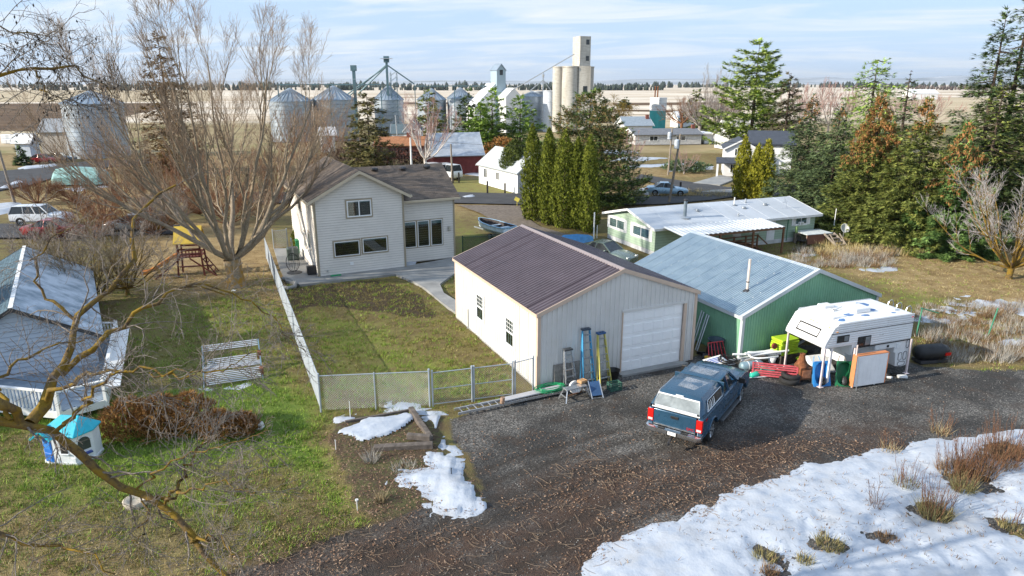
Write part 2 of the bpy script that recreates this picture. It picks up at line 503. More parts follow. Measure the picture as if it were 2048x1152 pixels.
strip('road',GP([(-60,392),(60,372),(130,350),(220,335),(330,328)]),GP([(-60,348),(40,340),(100,330),(200,322),(330,318)]),ROADZ,m_asph)
strip('road',GP([(-200,478),(40,478),(200,474),(360,470)]),GP([(-200,448),(40,450),(200,452),(360,452)]),ROADZ,m_asph)
b=NB('driveway_dirt')
b.set(b.ramp(b.noise(3,6,.7),[(.3,(.11,.09,.072)),(.6,(.21,.175,.145)),(.8,(.30,.22,.15))]),.9,0.,.2); b.bump(b.noise(20,3),.5,.03)
strip('driveway',GP([(915,412),(960,428),(1000,452),(1040,478),(1080,505)]),GP([(1040,413),(1045,432),(1080,455),(1130,470),(1200,488)]),.118,b.m)
b=NB('concrete')
n1=b.noise(.8,6,.65); n2=b.noise(30,3)
c=b.ramp(n1,[(.3,(.20,.20,.20)),(.55,(.31,.31,.30)),(.75,(.40,.395,.38))])
b.set(c,b.ramp(n1,[(.3,.45),(.7,.85)]),0.,.4); b.bump(n2,.25,.01); m_conc=b.m
def slab(name,pts,z0,z1,m,label=None,cat=None,kind='structure'):
 mb=MB(); mb.prism([(p[0],p[1])for p in pts],z0,z1,'z'); o=mb.build(name,m); tag(o,label,cat,None,kind); return o
WALK=GP([(548,500),(575,500),(597,508),(640,556),(810,536),(910,518),(918,545),(900,557),(880,572),(888,590),(917,608),(918,634),(880,606),(850,580),(825,566),(790,552),(700,562),(600,573),(572,565),(560,540)])
slab('patio',WALK,-.1,.14,m_conc)
slab('patio',GP([(1425,382),(1490,380),(1500,388),(1400,386)]),.0,.15,m_conc)
slab('parking_pad',GP([(1385,368),(1440,352),(1475,358),(1440,372)]),.0,.15,m_conc)
# snow -------------------------------------------------------------
b=NB('old_snow')
n1=b.noise(2.2,5,.6); n2=b.noise(11,4,.6); n3=b.noise(60,2)
c=b.ramp(n1,[(.3,(.36,.415,.50)),(.55,(.49,.53,.59))])
c=b.mix(b.ramp(n3,[(.70,0.),(.78,.5)]),c,(.10,.075,.05))
c=b.mix(b.ramp(b.noise(.55,6,.7),[(.50,0.),(.72,.5)]),c,(.27,.26,.25))
b.set(c,.55,0.,.3); b.bump(b.math('ADD',n1,b.math('MULTIPLY',n2,.5)),.45,.05)
b.b.inputs['Subsurface Weight'].default_value=0.0
m_snow=b.m
def snow(pts,thick=.1,res=.12,hole=.0,bare=(),seed=1,ragged=.5,base=None,f=1.1):
 P0=np.array(pts); lo,hi=P0.min(0)-.6,P0.max(0)+.6
 ax=np.arange(lo[0],hi[0],res); ay=np.arange(lo[1],hi[1],res)
 X,Y=np.meshgrid(ax,ay); P=np.stack([X.ravel(),Y.ravel()],1)
 d=poly_sd(P,P0)+(fbm(P[:,0],P[:,1],f,seed,5)-.47)*2*ragged
 if hole:d=np.minimum(d,(fbm(P[:,0],P[:,1],f*.8,seed+20,4)-hole)*3)
 for bx_,by_,br_ in bare:d=np.minimum(d,np.hypot(P[:,0]-bx_,(P[:,1]-by_)*1.3)-br_*.9+(fbm(P[:,0],P[:,1],2.2,seed+3,4)-.45)*1.3)
 gz=np.interp(P[:,0],[0,1],[0,0])+(base if base is not None else np.maximum(ground_z(P[:,0],P[:,1]),-.1))
 zz=gz+thick*ss(d,-.02,1.0)+(fbm(P[:,0],P[:,1],1.7,seed+7,4)-.45)*min(thick,.12)*.85*ss(d,0,.3)
 zz=np.where(d<0,gz-.06*ss(-d,0,res*1.5)-.01,zz)
 n,m_=X.shape[1],X.shape[0]
 k=np.arange((m_-1)*(n-1)); r,c2=k//(n-1),k%(n-1)
 f4=np.stack([r*n+c2,r*n+c2+1,(r+1)*n+c2+1,(r+1)*n+c2],1)
 keep=(d[f4]>-res*1.2).any(1)&(d[f4].max(1)>-res*.5)
 f4=f4[keep]
 used=np.unique(f4); remap=np.zeros(len(P),int); remap[used]=np.arange(len(used))
 me=np_mesh('snow',np.column_stack([P,zz])[used],remap[f4],m_snow,True)
 return tag(put('snow',me),kind='structure')
snow(GP([(1000,1240),(1120,1150),(1240,1080),(1400,1012),(1560,948),(1700,908),(1850,880),(1950,872),(2048,852),(2300,815),(2400,1300)]),.12,.10,0,bare=[(*G(x,y).xy,r)for x,y,r in((1868,1020,.6),(1935,960,.85),(2010,900,.75),(1660,1088,.42),(1645,1065,.25),(1530,1112,.28),(1612,1120,.22),(1775,1076,.25),(1540,1146,.3),(2020,1055,.35),(1735,1072,.15))],seed=2,ragged=.4)
snow(GP([(832,818),(880,818),(900,838),(888,852),(940,925),(985,1010),(935,1038),(865,1036),(838,985),(775,972),(795,945),(855,938),(840,910),(872,900),(866,868)]),.14,.08,0,seed=3,ragged=.28)
snow(GP([(760,805),(800,795),(850,812),(890,832),(860,838),(770,822)]),.08,.08,.0,seed=4,ragged=.3)
snow(GP([(665,835),(720,826),(800,820),(760,832),(690,846)]),.07,.08,0,seed=5,ragged=.4)
snow(GP([(700,865),(740,845),(810,838),(795,860),(740,880)]),.08,.07,.0,seed=6,ragged=.5,base=.16)
snow(GP([(370,775),(440,772),(520,758),(505,772),(420,784)]),.06,.08,0,seed=7,ragged=.4)
snow(GP([(1830,640),(1930,590),(2048,600),(2120,610),(2120,640),(1960,625),(1900,650)]),.1,.15,.40,seed=8,ragged=.6)
snow(GP([(1960,690),(2048,668),(2120,680),(2120,700),(2048,695)]),.1,.14,0,seed=9,ragged=.4)
snow(GP([(1725,538),(1790,530),(1800,540),(1735,548)]),.08,.14,0,seed=10,ragged=.4)
snow(GP([(1590,505),(1640,508),(1600,514)]),.08,.14,0,seed=11,ragged=.3)
snow(GP([(1245,312),(1335,316),(1290,322),(1225,322)]),.12,.5,0,seed=12,ragged=1.2,f=.3)
snow(GP([(1245,332),(1395,323),(1390,330),(1250,337)]),.12,.5,0,seed=13,ragged=1.2,f=.3)
snow(GP([(1340,338),(1425,331),(1430,338),(1340,343)]),.12,.5,0,seed=14,ragged=1.,f=.3)
snow(GP([(1215,300),(1270,302),(1270,308),(1215,310)]),.12,.5,0,seed=15,ragged=1.,f=.3)
snow(GP([(1255,386),(1300,370),(1330,385),(1310,392)]),.12,.3,0,seed=16,ragged=.8,f=.5)
snow(GP([(915,395),(950,388),(955,396),(920,400)]),.3,.25,0,seed=17,ragged=.5)
snow(GP([(932,332),(960,330),(965,352),(935,350)]),.12,.5,0,seed=18,ragged=1.5,f=.3)
snow(GP([(-40,410),(45,405),(50,418),(0,430),(-40,440)]),.25,.35,0,seed=19,ragged=.8,f=.4)
snow(GP([(40,335),(125,328),(122,334),(45,341)]),.3,.5,0,seed=20,ragged=.8,f=.3)
snow(GP([(0,372),(48,360),(48,367),(0,382)]),.3,.4,0,seed=21,ragged=.6,f=.4)
snow(GP([(130,372),(220,366),(225,380),(140,385)]),.12,.4,.45,seed=22,ragged=1.2,f=.4)
snow(GP([(905,392),(915,392),(912,396)]),.2,.3,0,seed=23,ragged=.3)
snow(GP([(812,528),(826,522),(828,528),(815,534)]),.25,.12,0,seed=24,ragged=.4,base=.14)
# ================================================================ building helpers
def ribbed_mat(name,col,rough=.45,metal=0.,dirt=None,var=.07):
 return M(name,col,rough,metal,var,.9,0,spec=.4,dirt=dirt)
b=NB('window_glass')
lw=b.n('ShaderNodeLayerWeight'); lw.inputs[0].default_value=.5
gl=b.n('ShaderNodeBsdfGlossy'); gl.inputs['Roughness'].default_value=.03; gl.inputs['Color'].default_value=(.85,.92,.95,1)
tr=b.n('ShaderNodeBsdfTransparent'); tr.inputs['Color'].default_value=(.62,.70,.72,1)
mx=b.n('ShaderNodeMixShader'); b.l(b.math('ADD',b.math('MULTIPLY',b.math('POWER',lw.outputs[1],4.0),.9),.07,True),mx.inputs[0]); b.l(tr.outputs[0],mx.inputs[1]); b.l(gl.outputs[0],mx.inputs[2]); b.l(mx.outputs[0],b.out.inputs[0])
m_glass=b.m
b=NB('dark_glass')
b.set(b.ramp(b.noise(3,3),[(.3,(.012,.016,.018)),(.7,(.035,.042,.046))]),.06,0.,.6)
m_dglass=b.m
m_room=M('dark_room',(.018,.018,.018),.9,0,.6,2.2)
m_blind=M('window_blind',(.62,.68,.68),.7)
m_white=M('white_paint',(.78,.79,.79),.5,0,.05,1.5,dirt=(.55,.52,.47))
m_vinyl=M('white_vinyl',(.82,.83,.83),.4,0,.04)
m_black=M('black_plastic',(.018,.018,.019),.5,0,.3)
m_rubber=M('rubber',(.022,.022,.022),.85,0,.3,8,.2)
m_galv=M('galvanised_steel',(.50,.53,.56),.38,.75,.12,6)
m_alu=M('aluminium',(.62,.64,.66),.32,.8,.08,6)
m_darksteel=M('dark_steel',(.07,.07,.075),.5,.6,.2)
m_rust=M('rusty_iron',(.20,.075,.03),.85,.1,.45,7,.4,40)
m_wood=M('weathered_wood',(.26,.22,.18),.8,0,.25,6,.4,30)
m_brownwood=M('stained_wood',(.17,.085,.045),.75,0,.25,6,.3,30)
def frame_mesh(mb,w,h,t,d0,d1,mi=0):
 """rectangular ring centred on the origin in x, z; from depth d0 to d1 (y, outward is -y)"""
 mb.box(-w/2,w/2,d0,d1,h/2-t,h/2,mi); mb.box(-w/2,w/2,d0,d1,-h/2,-h/2+t,mi)
 mb.box(-w/2,-w/2+t,d0,d1,-h/2+t,h/2-t,mi); mb.box(w/2-t,w/2,d0,d1,-h/2+t,h/2-t,mi)
def window(parent,c,w,h,rz=0,frame=None,trim=None,trim_w=.09,cols=1,rows=1,sashes=1,vertical=False,blind=0.,glass=None,deep=.07,label=None,back=None,curtain=None):
 """window unit standing proud of the wall at c (local), facing -y turned by rz degrees: window > pane, blind, trim"""
 X=Matrix.Translation(c)@Matrix.Rotation(R(rz),4,'Z')
 fm=frame or m_vinyl
 mb=MB(X); frame_mesh(mb,w,h,.045,-deep,0)
 o=mb.build('window',fm,parent,bevel=.004,seg=1)
 if label:o['label']=label
 if trim:
  mb=MB(X); frame_mesh(mb,w+2*trim_w,h+2*trim_w,trim_w-.001,-.035,0)
  mb.build('trim',trim,o)
 mb=MB(X); mb.box(-w/2+.02,w/2-.02,-.012,-.004,-h/2+.02,h/2-.02); mb.build('room_backing',back or m_room,o)
 if curtain:
  mb=MB(X); n=max(8,int(w*14)); cw=w-.1
  pts=[(-cw/2+cw*i/n,-.03+.010*math.sin(i*1.9)+.004*math.sin(i*5.1))for i in range(n+1)]
  vs=[(x,y,-h/2+.05)for x,y in pts]+[(x,y,h/2-.05)for x,y in pts]
  mb.add(vs,[(i,i+1,n+2+i,n+1+i)for i in range(n)]); mb.build('curtain',curtain,o)
 k=sashes
 for i in range(k):
  if vertical:x0,x1,z0,z1=-w/2+.04,w/2-.04,-h/2+.04+(h-.08)*i/k,-h/2+.04+(h-.08)*(i+1)/k
  else:x0,x1,z0,z1=-w/2+.04+(w-.08)*i/k,-w/2+.04+(w-.08)*(i+1)/k,-h/2+.04,h/2-.04
  if k>1:
   Y=X@Matrix.Translation(((x0+x1)/2,0,(z0+z1)/2))
   mb=MB(Y); frame_mesh(mb,x1-x0-.002,z1-z0-.002,.035,-deep+.012+.008*i,-.03); mb.build('sash',fm,o)
  mb=MB(X); mb.box(x0+.02,x1-.02,-.046,-.042,z0+.02,z1-.02); mb.build('pane',glass or m_glass,o)
  if cols*rows>1 and(not vertical or i==k-1):
   mb=MB(X)
   for a in range(1,cols):
    xx=x0+(x1-x0)*a/cols; mb.box(xx-.011,xx+.011,-.056,-.047,z0+.03,z1-.03)
   for a in range(1,rows):
    q=z0+(z1-z0)*a/rows; mb.box(x0+.03,x1-.03,-.057,-.0475,q-.011,q+.011)
   mb.build('muntin',fm,o)
  if blind:
   mb=MB(X); bh=(z1-z0)*blind
   mb.box(x0+.03,x1-.03,-.036,-.028,z1-bh,z1-.02); mb.build('blind',m_blind,o)
 return o
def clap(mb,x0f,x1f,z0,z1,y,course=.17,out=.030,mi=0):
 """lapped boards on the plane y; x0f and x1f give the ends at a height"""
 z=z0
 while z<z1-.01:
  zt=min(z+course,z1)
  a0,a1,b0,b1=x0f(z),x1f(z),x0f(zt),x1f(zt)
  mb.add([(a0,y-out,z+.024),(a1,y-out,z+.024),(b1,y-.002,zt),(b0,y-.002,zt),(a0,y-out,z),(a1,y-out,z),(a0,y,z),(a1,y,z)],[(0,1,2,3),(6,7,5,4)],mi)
  mb.add([(a0,y-out,z),(a1,y-out,z),(a1,y-out,z+.024),(a0,y-out,z+.024)],[(0,1,2,3)],1)  # lip strip in a darker colour, painted shadow under each lap
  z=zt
def rib_strip(mb,a0,a1,lo,hi,P,pitch=.23,out=.034,w=.05,mi=0):
 """ribbed steel sheet between a0 and a1; lo(a), hi(a) give its two ends; P(a, e, d) maps along, end value, depth to a point"""
 xs_=[a0]
 k=math.floor(a0/pitch)
 prof=[]
 while k*pitch<a1+pitch:
  q=k*pitch
  prof+=[(q-w,0),(q-w*.55,out),(q+w*.55,out),(q+w,0)]; k+=1
 pr=[(a0,0)]+[p for p in prof if a0+1e-4<p[0]<a1-1e-4]+[(a1,0)]
 n=len(pr)
 vs=[P(a,lo(a),d)for a,d in pr]+[P(a,hi(a),d)for a,d in pr]
 mb.add(vs,[(i,i+1,n+i+1,n+i)for i in range(n-1)],mi)
# ================================================================ the beige steel garage
m_gw=ribbed_mat('beige_steel',(.67,.655,.63),.42,0,(.63,.60,.55))
m_gtrim=M('pale_pink_beige_trim',(.60,.46,.36),.45,0,.06)
m_groof=ribbed_mat('plum_brown_steel',(.108,.086,.100),.36,.15,None,.12)
m_gdoor=M('white_steel_door',(.92,.92,.92),.4,0,.03,dirt=(.86,.86,.85))
GW,GL_,GE,GPK=8.0,10.25,3.36,4.80
gar=thing('garage','beige ribbed steel garage with plum brown metal roof and white overhead door','garage',(1.06,26.66,0),23.8)
gz=lambda x:GE-.04+(GPK-GE)*(1-abs(x-GW/2)/(GW/2))
DX0,DX1,DH=4.05,7.72-.42,2.86
mb=MB(); mb.prism([(.03,0),(DX0,0),(DX0,DH),(DX1,DH),(DX1,0),(GW-.03,0),(GW-.03,GE-.08),(GW/2,GPK-.08),(.03,GE-.08)],.03,.16,'y')
mb.box(.03,.16,.16,GL_-.16,0,GE-.1); mb.box(GW-.16,GW-.03,.16,GL_-.16,0,GE-.1)
mb.prism([(.03,0),(GW-.03,0),(GW-.03,GE-.08),(GW/2,GPK-.08),(.03,GE-.08)],GL_-.16,GL_-.03,'y')
mb.build('wall',m_gw,gar)
def sheet_run(L,step=.92):
 n=max(1,round(L/step)); return[(L*i/n,L*(i+1)/n)for i in range(n)]
for a,c in((0,DX0),(DX0,DX1),(DX1,GW)):
 for q0,q1 in sheet_run(c-a):
  lo=(lambda x:DH+.1)if a==DX0 else(lambda x:.04)
  mb=MB(); cuts=[a+q0]+([GW/2]if a+q0<GW/2<a+q1 else[])+[a+q1]
  for u,w_ in zip(cuts,cuts[1:]):rib_strip(mb,u,w_,lo,gz,lambda x,e,d:(x,.02-d,e))
  mb.build('wall_sheet',m_gw,gar)
for q0,q1 in sheet_run(GL_):
 mb=MB(); rib_strip(mb,q0,q1,lambda y:.04,lambda y:GE-.06,lambda y,e,d:(.02-d,y,e)); mb.build('wall_sheet',m_gw,gar)
 mb=MB(); rib_strip(mb,q0,q1,lambda y:.04,lambda y:GE-.06,lambda y,e,d:(GW-.02+d,y,e)); mb.build('wall_sheet',m_gw,gar)
for q0,q1 in sheet_run(GW):
 mb=MB(); cuts=[q0]+([GW/2]if q0<GW/2<q1 else[])+[q1]
 for u,w_ in zip(cuts,cuts[1:]):rib_strip(mb,u,w_,lambda x:.04,gz,lambda x,e,d:(x,GL_-.02+d,e))
 mb.build('wall_sheet',m_gw,gar)
OV=.10; sl_=(GPK-GE)/(GW/2)
mb=MB(); mb.prism([(-OV,GE-OV*sl_),(GW/2,GPK),(GW+OV,GE-OV*sl_),(GW+OV,GE-OV*sl_-.05),(GW/2,GPK-.05),(-OV,GE-OV*sl_-.05)],-.06,GL_+.06,'y')
roof=mb.build('roof',m_groof,gar)
for sgn in(-1,1):
 for q0,q1 in sheet_run(GL_+.12):
  mb=MB(); P=lambda y,e,d:(GW/2+sgn*e,y-.06,GPK-e*sl_+.006+d)
  rib_strip(mb,q0,q1,lambda y:.05,lambda y:GW/2+OV,P,.229,.045,.055)
  mb.build('roof_sheet',m_groof,gar)
mb=MB(); mb.prism([(GW/2-.17,GPK-.17*sl_+.05),(GW/2,GPK+.055),(GW/2+.17,GPK-.17*sl_+.05),(GW/2+.17,GPK-.17*sl_+.035),(GW/2,GPK+.04),(GW/2-.17,GPK-.17*sl_+.035)],-.075,GL_+.075,'y'); mb.build('ridge_cap',M('ridge_metal',(.34,.28,.27),.4,.2,.06),gar)
for yy in(-.095,GL_+.061):
 for sgn in(-1,1):
  mb=MB(); A=[(GW/2,GPK+.045),(GW/2+sgn*(GW/2+OV),GE-OV*sl_+.045),(GW/2+sgn*(GW/2+OV),GE-OV*sl_-.14),(GW/2,GPK-.14)]
  mb.prism(A,yy,yy+.034,'y'); mb.build('bargeboard',m_gtrim,gar)
for x in(-OV-.012,GW+OV-.008):
 mb=MB(); mb.box(x,x+.02,-.058,GL_+.058,GE-OV*sl_-.12,GE-OV*sl_+.012); mb.build('eave_trim',m_gtrim,gar)
for x,y in((0,0),(GW,0),(0,GL_),(GW,GL_)):
 s1_,t1_=(1 if x==0 else-1),(1 if y==0 else-1)
 mb=MB(); xa,xb=sorted((x-.012*s1_,x+.13*s1_)); ya,yb=sorted((y-.012*t1_,y+.13*t1_))
 mb.box(xa,xb,ya,yb,.02,GE-.12); mb.build('corner_trim',m_gtrim,gar)
mb=MB(); mb.box(DX0-.0,DX0+.04,-.03,.14,0,DH); mb.build('door_jamb',m_gtrim,gar)
mb=MB(); mb.box(DX1-.0,DX1+.14,-.035,.14,0,DH+.0); mb.build('door_jamb',m_gtrim,gar)
mb=MB(); mb.box(DX0,DX1+.14,-.036,.14,DH+.003,DH+.1); mb.build('door_header',m_gw,gar)
dr=MB(); dr.box(DX0+.04,DX1,.10,.125,.03,DH); dr=dr.build('door',m_gdoor,gar)
NS,NC=5,6
sw,sh=(DX1-DX0-.05)/1,(DH-.04)/NS
pm=None
for i in range(NS):
 z0=.035+sh*i
 mb=MB(); mb.box(DX0+.045,DX1-.005,.078,.0995,z0+.006,z0+sh-.006); mb.build('door_section',m_gdoor,dr,bevel=.006,seg=1)
 for j in range(NC):
  pw=(DX1-DX0-.05)/NC
  if pm is None:
   mb=MB(); a,c=pw/2-.045,sh/2-.075
   mb.add([(-a,0,-c),(a,0,-c),(a,0,c),(-a,0,c),(-a+.03,-.014,-c+.03),(a-.03,-.014,-c+.03),(a-.03,-.014,c-.03),(-a+.03,-.014,c-.03)],
   [(0,1,5,4),(1,2,6,5),(2,3,7,6),(3,0,4,7),(4,5,6,7)]); pm=mb.mesh('door_panel',m_gdoor)
  put('door_panel',pm,dr,(DX0+.045+pw*(j+.5),.0775,z0+sh/2))
mb=MB(); mb.box(DX0-.1,DX1+.2,-.35,.08,-.05,.07); mb.build('apron',m_conc,gar)
for(yy,zc)in((2.78,1.62),(6.45,1.70)):
 window(gar,(0,yy,zc),.92,1.32,-90,m_vinyl,m_vinyl,.05,cols=4,rows=3,sashes=2,vertical=True,deep=.08)
mb=MB(); mb.tube([(-.05,8.15,1.1),(-.05,8.15,.1),(-.14,8.15,.06)],.025,6); mb.build('conduit',m_galv,gar)
mb=MB(); mb.box(-.012,.02,.0,GL_,-.02,.045); mb.build('base_trim',m_conc,gar)
# ================================================================ the two-storey beige house
m_side=M('beige_lap_siding',(.70,.665,.615),.6,0,.05,.8,dirt=(.63,.595,.54))
m_lap=M('lap_shadow_edge',(.50,.475,.44),.8)  # darker siding tone that paints the shadow line below the boards
m_htrim=M('khaki_trim',(.34,.29,.21),.55,0,.06)
m_fascia=M('cream_fascia',(.55,.47,.35),.5,0,.06)
b=NB('asphalt_shingles')
br=b.n('ShaderNodeTexBrick'); br.inputs['Scale'].default_value=1.0; br.inputs['Brick Width'].default_value=.33; br.inputs['Row Height'].default_value=.15; br.inputs['Mortar Size'].default_value=.006
br.inputs['Color1'].default_value=(.105,.088,.078,1); br.inputs['Color2'].default_value=(.20,.165,.14,1); br.inputs['Mortar'].default_value=(.04,.035,.032,1)
uvn=b.n('ShaderNodeUVMap'); uvn.uv_map='slope'; b.l(uvn.outputs[0],br.inputs['Vector'])
nn=b.noise(30,4); n2=b.noise(.7,4)
b.set(b.mix(b.ramp(n2,[(.4,0.),(.75,.6)]),b.mix(b.ramp(nn,[(.3,.5),(.7,0.)]),br.outputs[0],(.06,.052,.048)),(.24,.185,.14)),.9,0.,.2)
b.bump(b.math('ADD',br.outputs[1],b.math('MULTIPLY',nn,.6)),.5,.02)
m_shingle=b.m
def slope_slab(name,quad,t,m,parent,uvx=1.0):
 """roof slab from four top corners (low edge first: a b along the eave, c d along the ridge)"""
 a,b_,c_,d_=[Vector(p)for p in quad]
 n=(b_-a).cross(d_-a).normalized()
 if n.z<0:n=-n
 mb=MB(); lo=[p-n*t for p in(a,b_,c_,d_)]
 mb.add([a,b_,c_,d_]+lo,[(0,1,2,3),(7,6,5,4),(0,4,5,1),(1,5,6,2),(2,6,7,3),(3,7,4,0)])
 o=mb.build(name,m,parent)
 me=o.data; uv=me.uv_layers.new(name='slope')
 ex=(b_-a).normalized(); ey=n.cross(ex)
 for L in me.loops:
  p=me.vertices[L.vertex_index].co-a; uv.data[L.index].uv=(p.dot(ex),p.dot(ey))
 return o
HW,HL,HE,HP=5.95,9.6,5.25,6.85
HPX=3.0
hs=thing('house','two storey beige lap sided house with brown shingle roof','house',(-12.7,43.9,.1),26)
mb=MB()
mb.prism([(0,0),(HW,0),(HW,HE),(HPX,HP-.1),(0,HE)],0.02,HL,'y')
tsl=(HP-HE)/(HPX)
def gx0(z):return 0 if z<HE else(z-HE)/tsl
def gx1(z):return HW if z<HE else HW-(z-HE)/((HP-HE)/(HW-HPX))
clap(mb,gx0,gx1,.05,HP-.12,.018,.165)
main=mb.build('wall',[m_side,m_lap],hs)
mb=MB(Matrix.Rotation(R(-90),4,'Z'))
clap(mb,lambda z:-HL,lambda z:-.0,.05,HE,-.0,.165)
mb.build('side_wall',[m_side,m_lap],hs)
OVH=.42
rz_=lambda s:HP+.03-s*tsl
y0,y1=-.42,HL+.4
slope_slab('roof',[(-OVH,y1,rz_(HPX+OVH)),(-OVH,y0,rz_(HPX+OVH)),(HPX,y0,HP+.03),(HPX,y1,HP+.03)],.12,m_shingle,hs)
slope_slab('roof',[(HW+OVH,y0,rz_(HW-HPX+OVH)),(HW+OVH,y1,rz_(HW-HPX+OVH)),(HPX,y1,HP+.03),(HPX,y0,HP+.03)],.12,m_shingle,hs)
for sgn,ex in((-1,HPX+OVH),(1,HW-HPX+OVH)):
 mb=MB(); mb.prism([(HPX,HP+.0),(HPX+sgn*ex,HP-ex*tsl),(HPX+sgn*ex,HP-ex*tsl-.2),(HPX,HP-.2)],y0-.03,y0-.002,'y'); mb.build('bargeboard',m_fascia,hs)
 mb=MB(); mb.prism([(HPX,HP-.125),(HPX+sgn*ex,HP-ex*tsl-.125),(HPX+sgn*ex,HP-ex*tsl-.15),(HPX,HP-.15)],y0,.0,'y'); mb.build('soffit',m_fascia,hs)
mb=MB(); zc=HP-(HPX+OVH)*tsl; mb.box(-OVH-.11,-OVH-.003,y0,y1,zc-.13,zc-.01); mb.build('gutter',m_fascia,hs)
mb=MB(); mb.box(-OVH,0,y0,y1,zc-.12,zc-.10); mb.build('soffit',m_fascia,hs)
mb=MB(); zc2=HP-(HW-HPX+OVH)*tsl; mb.box(HW+OVH+.003,HW+OVH+.10,y0,3.2,zc2-.13,zc2-.01); mb.build('gutter',m_fascia,hs)
for x in(-.03,HW-.10):
 mb=MB(); mb.box(x,x+.13,-.03,.10,.02,HE-.02); mb.build('corner_board',m_htrim,hs)
m_curt=M('curtain_cloth',(.55,.55,.50),.9,0,.15)
window(hs,(2.92,.0,4.35),1.62,1.08,0,m_vinyl,m_htrim,.09,sashes=2,blind=.1,label='upstairs sliding window with white frame')
window(hs,(1.95,.0,1.75),1.66,.98,0,m_vinyl,m_htrim,.09,blind=.08)
window(hs,(3.85,.0,1.80),1.66,.98,0,m_vinyl,m_htrim,.09,blind=.10)
for yy,zc,w_ in((2.4,2.0,.8),(5.2,4.2,.9),(4.2,1.7,.5)):
 window(hs,(.0,yy,zc),w_,1.1,-90,m_vinyl,m_htrim,.08)
mb=MB(); mb.box(-.03,.03,6.4,7.3,.1,2.2); mb.build('side_door',m_white,hs)
mb=MB(); mb.box(2.08,2.32,-.05,.01,.58,.78); mb.build('vent',m_white,hs)
mb=MB(); mb.box(.55,.62,-.08,.01,.3,.44); mb.build('tap',m_galv,hs)
mb=MB(); mb.tube([(-.06,-.42,5.0),(-.05,-.10,4.7),(-.05,-.08,.2)],.035,6); mb.build('downpipe',m_fascia,hs)
WX0,WX1,WY0,WE=HW,10.05,1.1,4.5
WR_T,WR_Z=4.2,6.55
mb=MB(); mb.prism([(WY0+.02,0),(WY0+.02,WE-.02),(WR_T,WR_Z-.12),(2*WR_T-WY0,WE-.02),(2*WR_T-WY0,0)],WX0-.1,WX1,'x')
clap(mb,lambda z:WX0+.03,lambda z:WX1,.05,WE-.1,WY0+.018,.165)
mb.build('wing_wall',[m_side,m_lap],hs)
wsl=(WR_Z-WE)/(WR_T-WY0+.38)
slope_slab('wing_roof',[(HW-1.4,WY0-.38,WE+.02),(WX1+.3,WY0-.38,WE+.02),(WX1+.3,WR_T,WR_Z),(HW-2.7,WR_T,WR_Z)],.12,m_shingle,hs)
slope_slab('wing_roof',[(WX1+.3,2*WR_T-WY0+.38,WE+.02),(HW-1.4,2*WR_T-WY0+.38,WE+.02),(HW-2.7,WR_T,WR_Z),(WX1+.3,WR_T,WR_Z)],.12,m_shingle,hs)
mb=MB(); mb.box(HW+.01,WX1+.3,WY0-.49,WY0-.383,WE-.15,WE-.01); mb.build('gutter',m_fascia,hs)
mb=MB(); mb.box(HW+.01,WX1+.28,WY0-.38,WY0+.02,WE-.14,WE-.12); mb.build('soffit',m_fascia,hs)
for x in(HW+.0,WX1-.11):
 mb=MB(); mb.box(x,x+.12,WY0-.03,WY0+.1,.02,WE-.15); mb.build('corner_board',m_htrim,hs)
for k in range(3):
 window(hs,(6.68+.985*k,WY0,2.02),.86,1.86,0,m_vinyl,m_htrim,.065,blind=.12)
mb=MB(); mb.box(9.52,9.66,WY0-.12,WY0+.01,2.05,2.4); mb.build('porch_lamp',m_alu,hs)
mb=MB(); mb.box(6.05,6.15,WY0-.08,WY0+.01,1.95,2.1); mb.build('porch_lamp',m_white,hs)
for x,t in((5.1,3.75),(7.15,3.7),(9.0,3.75)):
 zz_=WE+(t-WY0+.38)*wsl
 mb=MB(); mb.lathe([(0,.26),(.24,.22),(.26,.10),(.16,.0)],(x,t,zz_-.02),10); mb.build('roof_vent',m_darksteel,hs)
mb=MB(); mb.cyl((1.5,6.3,5.9),(1.5,6.3,6.5),.05,n=8); mb.build('vent_pipe',m_darksteel,hs)
# ================================================================ green steel shed
m_sg=ribbed_mat('green_steel',(.20,.40,.26),.5,0,(.17,.34,.24),.12)
m_sgd=ribbed_mat('grey_shed_trim',(.55,.58,.60),.5,.1)
b=NB('frosted_zinc_roof')
n1=b.noise(1.6,5,.6);
c=b.ramp(n1,[(.35,(.34,.44,.52)),(.65,(.44,.54,.60))])
b.set(c,b.ramp(b.noise(4,3),[(.3,.28),(.7,.45)]),.55,.5); m_zinc=b.m
SW_,SL_,SE,SP,SPX=8.7,9.55,2.25,3.98,4.36
sh_=thing('shed','green ribbed steel shed with frosted silver corrugated roof','shed',(10.38,29.5,0),23.5)
sz_=lambda x:SE+(SP-SE)*(x/SPX if x<SPX else(SW_-x)/(SW_-SPX))-.05
OPX0,OPX1,OPH=3.1,6.3,1.75
mb=MB(); mb.prism([(.1,0),(OPX0,0),(OPX0,OPH),(OPX1,OPH),(OPX1,0),(SW_-.1,0),(SW_-.1,SE-.08),(SPX,SP-.1),(.1,SE-.08)],.10,.2,'y')
mb.box(.1,.2,.2,SL_-.1,0,SE-.06); mb.box(SW_-.2,SW_-.1,.2,SL_-.1,0,SE-.06)
mb.prism([(.1,0),(SW_-.1,0),(SW_-.1,SE-.08),(SPX,SP-.1),(.1,SE-.08)],SL_-.2,SL_-.1,'y'); mb.build('wall',m_sg,sh_)
mb=MB(); mb.box(OPX0-.3,OPX1+.3,2.6,2.7,0,SE); mb.build('inner_wall',m_black,sh_)
